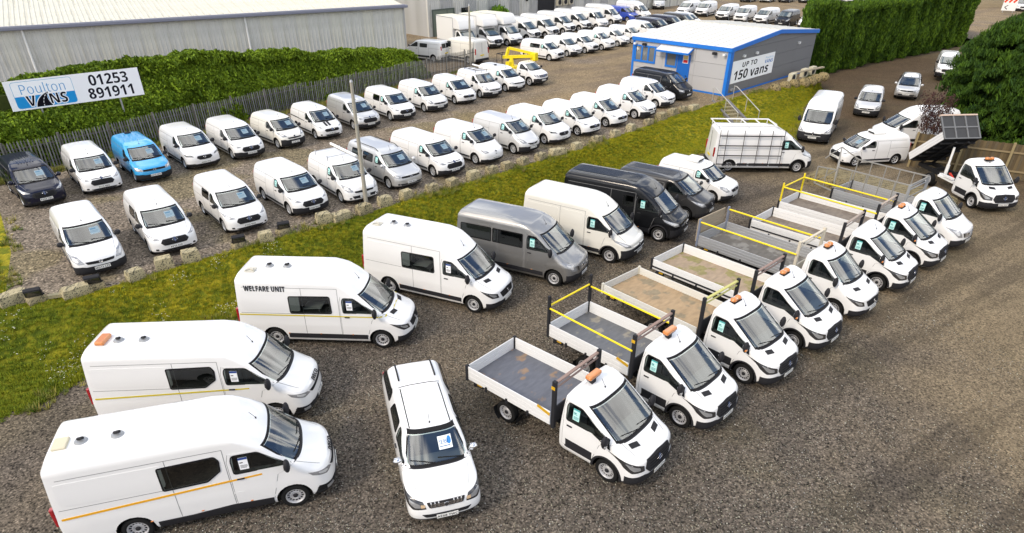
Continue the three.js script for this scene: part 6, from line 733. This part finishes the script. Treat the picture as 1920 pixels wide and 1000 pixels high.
// lower yard: left hand row
const roofKit = (x, z, mat, x1, x2, y) => (g, sh) => { part('roof_mount', mat === M.amber ? [rbx(x - 0.13, x + 0.13, y, y + 0.12, z - 0.26, z + 0.26, 0.05, 3)] : [rbx(x - 0.15, x + 0.15, y, y + 0.07, z - 0.2, z + 0.2, 0.03)], mat, g); for (const q of [x1, x2]) { const t = part('roof_vent', new THREE.CylinderGeometry(0.12, 0.15, 0.06, 18).translate(q, y + 0.02, z), M.galv, g); part('vent_cap', tube([q - 0.06, y + 0.06, z - 0.03], [q + 0.08, y + 0.13, z + 0.05], 0.035), M.plastic, t); } };
const IVW = [{ p: [[-2.72, 1.38], [-2.72, 2.02], [-1.52, 2.05], [-1.44, 1.92], [-1.46, 1.64], [-1.78, 1.40]], r: 0.03 }], ivl = (g, sh) => { const L = textGeo('IVECO', 0.13, 0.012); L.computeBoundingBox(); L.center(); L.rotateY(Math.PI / 2).rotateZ(0.62); const p = sh.arc(0, 1.02); L.translate(p[0] + 0.02, 1.03, 0); part('bonnet_lettering', L, M.plastic, g); part('black_cheek', [1, -1].map(k => patch((s, y) => sh.arc(s, y), [[k * 0.75, 0.32], [k * 1.25, 0.34], [k * 1.18, 0.58], [k * 0.7, 0.52]], 0.02, { nv: 2 })), M.rubber, g); part('lower_lamp', [1, -1].map(k => patch((s, y) => sh.arc(s, y), [[k * 0.78, 0.42], [k * 1.0, 0.42], [k * 1.0, 0.5], [k * 0.78, 0.5]], 0.032, { nv: 1 })), M.lamp, g); };
V('iveco1', 'iveco', { windows: IVW, sticker: 2, rearGlass: 0, strip: 0, bump: 0.54, stripe: [[-4.85, 1.10], [-0.60, 1.29], [-0.60, 1.34], [-4.85, 1.155]], stripeMat: M.stripe, extra: (g, sh) => { roofKit(-4.58, 0.2, std(0.62, 0.57, 0.42), -4.18, -3.45, 2.61)(g, sh); ivl(g, sh); skirt(g, sh); } }, 'panel_van', -5.63, 0, -12.07, 17.1, 'nearest white crew van with orange side stripe at the bottom left corner', 'van', null, 10);
function skirt(g, sh) { for (const k of [1, -1]) part('sill_skirt', patch((x, y) => [x, y, k * sh.sz(y, x)], [[-3.05, 0.30], [-0.48, 0.30], [-0.48, 0.52], [-1.4, 0.56], [-2.3, 0.50], [-3.05, 0.50]], 0.02, { nv: 2, step: 0.15 }), M.plastic, g); }
V('iveco2', 'iveco', { windows: IVW, sticker: 2, rearGlass: 0, strip: 0, bump: 0.54, stripe: [[-4.85, 1.10], [-0.60, 1.29], [-0.60, 1.33], [-4.85, 1.145]], stripeMat: std(0.55, 0.45, 0.02), extra: (g, sh) => { roofKit(-4.46, 0.3, M.amber, -4.05, -3.37, 2.61)(g, sh); ivl(g, sh); skirt(g, sh); } }, 'panel_van', -6.85, 0, -15.28, 3.6, 'white crew van with orange roof beacon and mustard stripe behind the nearest van', 'van', null, 11);
const SPW = [{ p: [[-3.0, 1.34], [-3.0, 1.96], [-1.62, 1.98], [-1.60, 1.36]], r: 0.06 }], spMount = (g, sh) => { part('roof_mount', [rbx(-4.45, -4.1, 2.66, 2.71, 0.3, 0.62, 0.02), tube([-4.4, 2.7, 0.35], [-4.1, 2.76, 0.6], 0.03), tube([-4.15, 2.7, 0.35], [-4.4, 2.74, 0.6], 0.025)], std(0.55, 0.53, 0.46), g); for (const x of [-3.75, -3.15]) { const t = part('roof_vent', new THREE.CylinderGeometry(0.12, 0.15, 0.06, 18).translate(x, 2.70, 0.15), M.galv, g); part('vent_cap', tube([x - 0.07, 2.74, 0.12], [x + 0.08, 2.80, 0.18], 0.035), M.plastic, t); } };
V('sprinter1', 'sprinter', { windows: SPW, table: 1, sticker: 2, rearGlass: 0, vents: 0.42, stripe: [[-4.75, 1.235], [0.35, 1.235], [0.35, 1.275], [-4.75, 1.275]], stripeMat: std(0.55, 0.45, 0.02), extra: (g, sh) => { spMount(g, sh); const L = textGeo('WELFARE UNIT', 0.19, 0.008, font); L.computeBoundingBox(); const w = L.boundingBox.max.x; L.scale(1.38 / w, 1, 1).translate(-4.44, 2.13, 0); { const pz = L.attributes.position; for (let i = 0; i < pz.count; i++) pz.setZ(i, pz.getZ(i) + sh.sz(pz.getY(i), -3.5) + 0.010); } part('side_lettering', L, M.plastic, g); } }, 'panel_van', -4.39, 0, -19.19, -2.6, 'white crew van lettered WELFARE UNIT on its side', 'van', null, 12);
V('sprinter2', 'sprinter', { windows: SPW, table: 1, sticker: 2, rearGlass: 0, vents: 0.42, extra: spMount }, 'panel_van', -1.07, 0, -21.52, -24.0, 'white crew van without stripe between the lettered van and the silver minibus', 'van', null, 13);
V('masterSilver', 'master', { paint: 'silverdk', H: 2.48, sticker: 1, rearGlass: 0, bump: 0.62, windows: [{ p: [[-1.42, 1.42], [-1.42, 1.98], [-2.78, 1.98], [-2.78, 1.42]], r: 0.04 }, { p: [[-2.86, 1.42], [-2.86, 1.98], [-4.28, 1.96], [-4.28, 1.42]], r: 0.04 }] }, 'minibus', 2.11, 0, -23.63, -27.2, 'silver grey minibus with dark side windows in the lower row', 'minibus', null, 14);
V('boxerF6', 'boxer', { paint: 'cream', dwb: -0.59, sticker: 1, rearGlass: 0, bump: 0.74, whiteMirrorTip: 1 }, 'panel_van', 4.7, 0, -25.74, -32.3, 'off white high roof van between the silver minibus and the black van', 'van', null, 15);
V('boxerF7', 'boxer', { paint: 'black', sticker: 1, rearGlass: 0, ribs: 11, bump: 0.70, whiteMirrorTip: 1, windows: [{ p: [[-1.32, 1.42], [-1.32, 1.95], [-1.85, 1.95], [-1.85, 1.42]] }] }, 'panel_van', 7.22, 0, -28.0, -30.5, 'black high roof van with ribbed roof in the lower row', 'van', null, 16);
V('expert', 'custom', { open: 1, paint: 'dkgrey', ribs: 7, bump: 0.5, mirror: 'paint', rim: 'alloy' }, 'medium_van', 9.08, 0, -30.49, -34.6, 'dark grey medium van with ribbed roof behind the black van', 'van', null, 17);
V('citan', 'kangoo', { bump: 0.52, sticker: 1, extra: fridge(-1.6, 1.76), front: { grille: [[0, 0.64], [0.30, 0.64], [0.42, 0.78], [0, 0.80]], disc: 0.72 } }, 'small_van', 11.07, 0, -32.8, -39.8, 'white small van with domed roof unit at the far end of the lower row', 'van', null, 18);
// white pickup with hard top
V('l200', 'l200', { front: { lampdark: 1 }, card: 1, mirror: 'chrome', rim: 'alloy', cardMat: priceCard, strip: 0, rails: null, windows: [{ p: [[-1.45, 1.28], [-1.42, 1.62], [-2.25, 1.60], [-2.42, 1.30]] }, { p: [[-2.72, 1.32], [-2.72, 1.62], [-4.0, 1.56], [-4.05, 1.30]], r: 0.1 }], extra: (g, sh) => {
  for (const k of [1, -1]) { const z = k * 0.50, p = [-2.95, -3.35, -3.8].map(x => V3(x, sh.top(x, z, 1.6, sh.H) + 0.035, z)); part('roof_rail', new THREE.TubeGeometry(new THREE.CatmullRomCurve3(p), 12, 0.024, 6), M.plastic, g); part('roof_gutter', patch((x, y) => [x, sh.top(x, k * (0.53 - y), 1.6, sh.H), k * (0.53 - y)], [[-2.62, 0], [-1.0, 0.0], [-1.0, 0.028], [-2.62, 0.028]], 0.004, { nv: 1, step: 0.15, c: [-1, 0.5, 0] }), M.rubber, g); }
  part('canopy_seam', patch((z, x) => [x, sh.top(x, z, 1.5, sh.H), z], [[-0.56, -2.70], [0.56, -2.70], [0.56, -2.672], [-0.56, -2.672]], 0.005, { nv: 1, step: 0.06, c: [-1, 0.5, 0] }), M.rubber, g);
  part('lamp_amber', [1, -1].map(k => patch((s, y) => sh.arc(s, y), [[k * 0.50, 0.79], [k * 0.60, 0.78], [k * 0.60, 0.86], [k * 0.50, 0.86]], 0.012, { nv: 1 })), std(0.55, 0.40, 0.25, 0.3), g);
} }, 'pickup_truck', -1.77, 0, -11.31, -73.3, 'white double cab pickup with hard top canopy in the foreground', 'pickup', null, 0);
// ------------------------------------------------------------------ dropside and tipper trucks
function planks(x0, x1, y0, y1, z, n, t = 0.03) { const L = []; for (let i = 0; i < n; i++) L.push(rbx(x0, x1, mix(y0, y1, i / n) + 0.004, mix(y0, y1, (i + 1) / n) - 0.004, z - t / 2, z + t / 2, 0.008, 1)); return L; }
function planksX(x, y0, y1, z0, z1, n, t = 0.03) { const L = []; for (let i = 0; i < n; i++) L.push(rbx(x - t / 2, x + t / 2, mix(y0, y1, i / n) + 0.004, mix(y0, y1, (i + 1) / n) - 0.004, z0, z1, 0.008, 1)); return L; }
function rustTex(base, rust, amt) { const t = tex((c, w, h) => { const im = c.createImageData(w, h), lin = v => 255 * Math.pow(Math.min(1, v), 1 / 2.2); for (let j = 0; j < h; j++) for (let i = 0; i < w; i++) { const st = smooth(0.56 - amt, 0.72 - amt, fbm(i / 42 + 3, j / 42, 5, 5)), k = 0.75 + 0.5 * fbm(i / 12, j / 30, 8, 3) + 0.14 * (LAT[(i * 97 + j * 1409) & 65535] - 0.5); im.data.set([0, 1, 2].map(q => lin(mix(base[q], rust[q], st) * k)).concat(255), (j * w + i) * 4); } c.putImageData(im, 0, 0); }, 512, 256); return t; }
const floors = { grey: new THREE.MeshStandardMaterial({ map: rustTex([0.105, 0.112, 0.135], [0.24, 0.16, 0.10], -0.075), roughness: 0.55 }), grey2: new THREE.MeshStandardMaterial({ map: rustTex([0.115, 0.12, 0.13], [0.24, 0.22, 0.18], -0.05), roughness: 0.5 }), wood: new THREE.MeshStandardMaterial({ map: rustTex([0.36, 0.255, 0.145], [0.25, 0.20, 0.125], 0.05), roughness: 0.85 }), wood2: new THREE.MeshStandardMaterial({ map: rustTex([0.33, 0.25, 0.17], [0.24, 0.21, 0.08], 0.08), roughness: 0.85 }), mud: new THREE.MeshStandardMaterial({ map: rustTex([0.13, 0.12, 0.105], [0.22, 0.21, 0.19], 0.05), roughness: 0.9 }), brown: new THREE.MeshStandardMaterial({ map: rustTex([0.20, 0.165, 0.13], [0.15, 0.12, 0.095], 0.05), roughness: 0.8 }) };
function bed(g, o) {
  const f = o.front || -1.80, r = o.rear, top = o.top || 1.40, dk = o.deck || 1.0, W = o.W || 1.05, sm = o.side || M.aluW, n = o.planks || 3;
  part('chassis', [bx(r + 0.3, -1.4, 0.55, 0.72, -0.46, -0.36), bx(r + 0.3, -1.4, 0.55, 0.72, 0.36, 0.46), bx(r + 0.4, f - 0.05, dk - 0.26, dk - 0.09, -0.6, -0.5), bx(r + 0.4, f - 0.05, dk - 0.26, dk - 0.09, 0.5, 0.6), tube([-3.53, 0.35, -0.8], [-3.53, 0.35, 0.8], 0.09)], M.chassis, g);
  part('bed_floor', new THREE.BoxGeometry(f - r, 0.06, 2 * W - 0.02).translate((f + r) / 2, dk - 0.04, 0), o.floor || floors.grey, g);
  for (const k of [1, -1]) part('side_panel', planks(r + 0.05, f - 0.02, dk - 0.06, top, k * W, n), sm, g); part('tail_board', planksX(r, dk - 0.06, top, -W + 0.04, W - 0.04, n), sm, g);
  for (const k of [1, -1]) { part('corner_post', bx(r - 0.03, r + 0.05, dk - 0.1, o.postTop || top + 0.03, k * W - 0.045, k * W + 0.045), o.postMat || M.plastic, g); part('mudguard', new THREE.CylinderGeometry(0.44, 0.44, 0.3, 20, 1, true, -Math.PI / 2, Math.PI).rotateX(Math.PI / 2).rotateZ(0).translate(-3.53, 0.36, k * 0.83), M.chassis, g); part('bed_catch', [0.25, 0.5, 0.75].map(u => bx(mix(r, f, u) - 0.03, mix(r, f, u) + 0.03, dk - 0.14, dk + 0.02, k * W + (k > 0 ? 0.016 : -0.05), k * W + (k > 0 ? 0.05 : -0.016))), M.plastic, g); }
  const h = o.head || 2.33, hx = f + 0.05, hm = o.headMat || M.plastic; const hb = part('headboard', [bx(hx - 0.05, hx + 0.05, dk - 0.15, h + 0.06, -1.04, -0.94), bx(hx - 0.05, hx + 0.05, dk - 0.15, h + 0.06, 0.94, 1.04), bx(hx - 0.02, hx + 0.02, dk, o.headLow || 1.52, -0.94, 0.94)], hm, g); part('top_rail', [bx(hx - 0.055, hx + 0.03, h - 0.05, h, -0.94, 0.94), bx(hx - 0.02, hx + 0.02, h - 0.20, h - 0.16, -0.94, 0.94)], o.railMat || std(0.28, 0.20, 0.17, 0.7), hb);
  part('rear_light_bar', [bx(r + 0.1, r + 0.2, 0.62, 0.76, -0.9, 0.9), bx(r + 0.2, r + 0.5, 0.7, 0.8, 0.85, 0.92)], M.plastic, g); part('yellow_marker', bx(r + 0.32, r + 0.5, 0.80, 0.86, 0.93, 0.97), M.gold, g);
}
const beacon = (kind, z = 0.12, x = -1.16, y = 2.22) => (g) => { if (kind === 'bar') { part('beacon_bracket', [bx(x - 0.06, x + 0.06, y - 0.03, y + 0.13, z - 0.05, z + 0.12), bx(x - 0.07, x + 0.07, y + 0.11, y + 0.14, z - 0.22, z + 0.22)], M.plastic, g); part('beacon', rbx(x - 0.10, x + 0.10, y + 0.14, y + 0.27, z - 0.26, z + 0.26, 0.05, 3), M.amber, g); } else { part('beacon', [new THREE.SphereGeometry(0.11, 14, 8).scale(1, 0.7, 1).translate(x, y + 0.07, z - 0.13), new THREE.SphereGeometry(0.11, 14, 8).scale(1, 0.7, 1).translate(x, y + 0.07, z + 0.13), bx(x - 0.07, x + 0.07, y + 0.01, y + 0.1, z - 0.14, z + 0.14)], M.amber, g); part('beacon_bracket', bx(x - 0.1, x + 0.1, y - 0.03, y + 0.015, z - 0.22, z + 0.22), M.rubber, g); } };
const TC = { cab: 1, open: 1, H: 2.24, card: 0, vents: 0.50, bump: 0.60 }, gold = (g) => { part('yellow_marker', [bar([-2.25, 1.40, 1.075], [-1.82, 1.30, 1.075], 0.012, 0.09)], M.gold, g); part('yellow_tag', bx(-1.82, -1.70, 2.14, 2.24, 1.042, 1.05), M.gold, g); };
V('T1', 'transit', { ...TC, sticker: 1, whiteMirrorTip: 1, extra: (g) => { bed(g, { rear: -4.95 }); beacon('bar')(g); gold(g); } }, 'tipper_truck', 3.08, 0, -12.76, -41.6, 'nearest white tipper truck with empty grey bed and orange beacon bar', 'truck', null, 17);
V('T2', 'transit', { ...TC, sticker: 1, whiteMirrorTip: 1, extra: (g) => { bed(g, { rear: -5.0, postTop: 2.42, floor: floors.grey2 }); beacon('bar')(g); gold(g); part('yellow_rail', [1, -1].map(k => tube([-5.0, 1.98, k * 1.05], [-1.75, 1.86, k * 1.05], 0.032, 10)).concat([tube([-5.0, 2.06, -1.05], [-5.0, 2.06, 1.05], 0.032, 10)]), M.yellow, g); } }, 'tipper_truck', 5.49, 0, -14.88, -44.5, 'white tipper truck with tall black rear posts and yellow rails, second from the front', 'truck', null, 18);
V('T3', 'transit', { ...TC, sticker: 1, amberMirror: 1, extra: (g) => { bed(g, { rear: -5.85, top: 1.28, floor: floors.wood, railMat: std(0.52, 0.50, 0.18, 0.6), side: std(0.66, 0.65, 0.60, 0.5), postMat: std(0.60, 0.58, 0.5) }); beacon('mini')(g); } }, 'dropside_truck', 8.02, 0, -16.95, -48.1, 'white dropside truck with plain tan wooden bed, third from the front', 'truck', null, 19);
V('T4', 'transit', { ...TC, amberMirror: 1, sticker: 0, extra: (g) => { bed(g, { rear: -5.95, top: 1.36, floor: floors.wood2 }); beacon('mini')(g); for (const k of [1, -1]) part('black_rail', bar([-5.9, 1.06, k * 1.085], [-1.9, 1.06, k * 1.085], 0.03, 0.05), M.plastic, g); } }, 'dropside_truck', 10.3, 0, -18.9, -47.4, 'white dropside truck with mossy brown wooden bed, fourth from the front', 'truck', null, 20);
V('T5', 'sprinter', { ...TC, H: 2.22, bump: 0.56, sticker: 0, extra: (g) => { bed(g, { rear: -5.95, top: 1.42, planks: 4, side: M.alu, floor: floors.mud, postTop: 2.1, postMat: std(0.22, 0.25, 0.33, 0.5, 0.3), headMat: std(0.55, 0.50, 0.40, 0.7), railMat: std(0.60, 0.54, 0.43, 0.7), head: 2.42, headLow: 1.5, W: 1.08 }); beacon('mini', 0.0, -1.1)(g); part('yellow_rail', [1, -1].map(k => tube([-5.95, 1.98, k * 1.08], [-1.75, 1.98, k * 1.08], 0.035, 10)), M.yellow, g); part('wooden_tailboard', planksX(-6.08, 1.05, 2.05, -1.0, 1.0, 7, 0.05), std(0.36, 0.30, 0.22, 0.9), g); } }, 'tipper_truck', 12.61, 0, -21.06, -47.9, 'white tipper truck with aluminium sides, wooden tailboard and muddy bed', 'truck', null, 21);
V('T6', 'transit', { ...TC, sticker: 1, amberMirror: 1, extra: (g) => { bed(g, { rear: -5.6, top: 1.42, floor: floors.brown, railMat: std(0.36, 0.30, 0.25, 0.7) }); for (const k of [1, -1]) part('black_rail', bar([-5.5, 1.10, k * 1.085], [-1.9, 1.10, k * 1.085], 0.03, 0.05), M.plastic, g); } }, 'dropside_truck', 15.22, 0, -23.15, -46.0, 'white dropside truck without beacon between the tipper with wooden tailboard and the yellow railed truck', 'truck', null, 22);
V('T7', 'transit', { ...TC, sticker: 1, amberMirror: 1, extra: (g) => { bed(g, { rear: -6.05, top: 1.36, floor: floors.brown, railMat: std(0.40, 0.33, 0.27, 0.7) }); beacon('mini', 0.1)(g); part('yellow_rail', [...[1, -1].flatMap(k => [tube([-6.0, 2.05, k * 1.04], [-1.75, 1.98, k * 1.04], 0.035, 10), tube([-6.0, 1.36, k * 1.04], [-6.0, 2.25, k * 1.04], 0.04, 10)]), tube([-6.0, 2.05, -1.04], [-6.0, 2.05, 1.04], 0.035, 10)], M.yellow, g); } }, 'dropside_truck', 17.57, 0, -25.12, -47.3, 'white dropside truck with bright yellow rails and yellow rear posts', 'truck', null, 23);
V('T8', 'master', { cab: 1, open: 1, H: 2.24, card: 0, sticker: 1, bump: 0.62, extra: (g) => {
  bed(g, { rear: -5.1, top: 1.42, planks: 4, side: M.alu, floor: floors.brown, W: 1.0, headMat: M.galv, railMat: M.galv, head: 2.46 }); const G = std(0.27, 0.26, 0.235, 0.6, 0.2), c = part('mesh_cage', [...[1, -1].flatMap(k => [bar([-5.1, 2.5, k * 1.0], [-1.75, 2.5, k * 1.0], 0.05, 0.05), ...[-5.1, -4.4, -3.7, -3.05, -2.4, -1.78].map(x => bar([x, 1.42, k * 1.0], [x, 2.5, k * 1.0], 0.04, 0.04))]), bar([-1.75, 2.5, -1], [-1.75, 2.5, 1], 0.05, 0.05), bar([-1.75, 1.9, -1], [-1.75, 1.9, 1], 0.04, 0.04)], G, g);
  const w = []; for (const k of [1, -1]) { for (let x = -5.05; x < -1.8; x += 0.08) w.push(bx(x - 0.0012, x + 0.0012, 1.44, 2.48, k * 0.998, k * 0.998 + 0.003)); for (let y = 1.5; y < 2.48; y += 0.08) w.push(bx(-5.08, -1.78, y - 0.0012, y + 0.0012, k * 0.998, k * 0.998 + 0.003)); } part('wire_mesh', w, G, c);
  const d = part('open_gate', [bar([-5.15, 1.3, 1.0], [-6.3, 1.3, 0.55], 0.05, 0.05), bar([-5.15, 2.35, 1.0], [-6.3, 2.15, 0.55], 0.05, 0.05), bar([-6.3, 1.3, 0.55], [-6.3, 2.15, 0.55], 0.05, 0.05), bar([-5.7, 1.3, 0.78], [-5.7, 2.25, 0.78], 0.04, 0.04), bar([-6.3, 1.3, 0.55], [-5.15, 2.35, 1.0], 0.03, 0.03)], G, g); part('gable_brace', [bar([-5.1, 2.5, 1.0], [-5.9, 3.02, -0.6], 0.05, 0.05), bar([-5.1, 2.5, -1.0], [-5.9, 3.02, -0.6], 0.05, 0.05), bar([-5.9, 3.02, -0.6], [-5.4, 1.5, 0.35], 0.06, 0.06), bar([-5.9, 3.02, -0.6], [-6.4, 2.4, -0.2], 0.04, 0.04)], G, c);
} }, 'cage_truck', 19.87, 0, -27.05, -51.1, 'white cage truck with galvanised mesh cage and rounded nose', 'truck', null, 24);
V('T9', 'transit', { ...TC, sticker: 0, whiteMirrorTip: 1, extra: (g) => {
  beacon('mini', 0, -0.95)(g); part('chassis', [bx(-5.3, -1.4, 0.55, 0.75, -0.46, -0.34), bx(-5.3, -1.4, 0.55, 0.75, 0.34, 0.46), ...[-2.2, -3.0, -4.2, -5.2].map(x => bx(x - 0.05, x + 0.05, 0.58, 0.74, -0.34, 0.34))], M.chassis, g); part('subframe', [bx(-2.9, -1.65, 0.72, 0.82, 0.75, 0.95), bx(-2.9, -1.65, 0.72, 0.82, -0.95, -0.75), bar([-1.7, 0.95, 0.95], [-2.9, 0.85, 0.8], 0.14, 0.1)], M.whiteplain, g); part('red_strap', bar([-2.0, 0.86, 0.7], [-2.8, 0.9, 0.35], 0.1, 0.06), std(0.55, 0.05, 0.03), g); part('hydraulic_ram', [tube([-3.3, 0.6, 0.2], [-3.45, 2.15, 0.1], 0.06, 12), tube([-3.3, 0.6, 0.2], [-3.36, 1.2, 0.15], 0.09, 12)], M.whiteplain, g);
  for (const k of [1, -1]) part('mudguard', new THREE.CylinderGeometry(0.44, 0.44, 0.3, 20, 1, true, -Math.PI / 2, Math.PI).rotateX(Math.PI / 2).translate(-3.53, 0.36, k * 0.83), M.chassis, g);
  const b = new THREE.Group(); b.name = 'raised_bed'; b.position.set(-5.35, 0.86, 0); b.rotation.z = 0.70; g.add(b); const L = 2.75; part('bed_floor', bx(0, L, 0, 0.06, -1.03, 1.03), M.chassis, b); part('floor_beam', [0.2, 0.75, 1.3, 1.85, 2.4].map(x => bx(x - 0.04, x + 0.04, -0.12, -0.002, -1.0, 1.0)).concat([bx(0, L, -0.2, -0.121, 0.3, 0.42), bx(0, L, -0.2, -0.121, -0.42, -0.3)]), M.chassis, b);
  for (const k of [1, -1]) part('side_panel', planks(0, L, 0.02, 0.46, k * 1.04, 3), M.aluW, b); part('tail_board', planksX(-0.02, 0.02, 0.46, -1, 1, 3), M.aluW, b); const h = part('headboard', [bx(L - 0.03, L + 0.03, 0.02, 1.35, -1.05, 1.05)], std(0.055, 0.057, 0.06, 0.75), b); part('headboard_frame', [...[-1.02, -0.34, 0.34, 1.02].map(z => bx(L + 0.031, L + 0.07, 0.02, 1.36, z - 0.035, z + 0.035)), bx(L + 0.031, L + 0.068, 0.66, 0.73, -1.05, 1.05), bx(L + 0.031, L + 0.068, 0.02, 0.08, -1.05, 1.05)], std(0.16, 0.165, 0.17, 0.6), h); part('top_rail', bx(L - 0.06, L + 0.08, 1.352, 1.43, -1.06, 1.06), std(0.55, 0.42, 0.34, 0.7), h);
} }, 'tipper_truck', 24.77, 0, -31.58, -85.5, 'white tipper truck with its bed raised, facing the camera at the right edge', 'truck', null, 25);
// roadworks sign and vehicle beyond the hedge, top right
V('customE', 'custom', {}, 'medium_van', 84.5, 0.9, -117.5, -110, 'white van with dark windscreen at the top right corner beyond the hedge', 'van', null, 11);
{ const t = thing('roadworks_sign', 'white roadworks board with red stripes beside the van at the top right corner', 'sign', [80.6, 1, -115], -0.6); part('board', rbx(-0.95, 0.95, 0.3, 2.2, -0.05, 0.05, 0.02), M.whiteplain, t); part('red_stripe', [-0.6, 0.0, 0.6].map(x => bar([x - 0.2, 1.5, 0.055], [x + 0.2, 2.1, 0.055], 0.012, 0.28)), std(0.7, 0.06, 0.02), t); part('arrow', [bar([-0.6, 0.8, 0.055], [-0.2, 1.1, 0.055], 0.012, 0.1), bar([-0.6, 0.8, 0.055], [-0.2, 0.5, 0.055], 0.012, 0.1)], M.plastic, t); part('leg', [bx(-0.7, -0.62, 0, 0.3, -0.04, 0.04), bx(0.62, 0.7, 0, 0.3, -0.04, 0.04)], M.galv, t); }
{ const t = thing('paling_fence', 'pale wooden paling fence beyond the hedge at the top right corner', 'fence', [74, 1, -121], Math.atan2(8, 30)); const b = bx(-0.08, 0.08, 0, 1.7, -0.02, 0.02), m = std(0.34, 0.28, 0.18, 0.9); for (let i = 0; i < 100; i++) { const q = part('pale', b, m, t); q.position.set(i * 0.3, 0, 0); } part('rail', [bx(0, 30, 0.4, 0.5, -0.06, -0.02), bx(0, 30, 1.2, 1.3, -0.06, -0.02)], m, t); }
renderer.render(scene, camera);
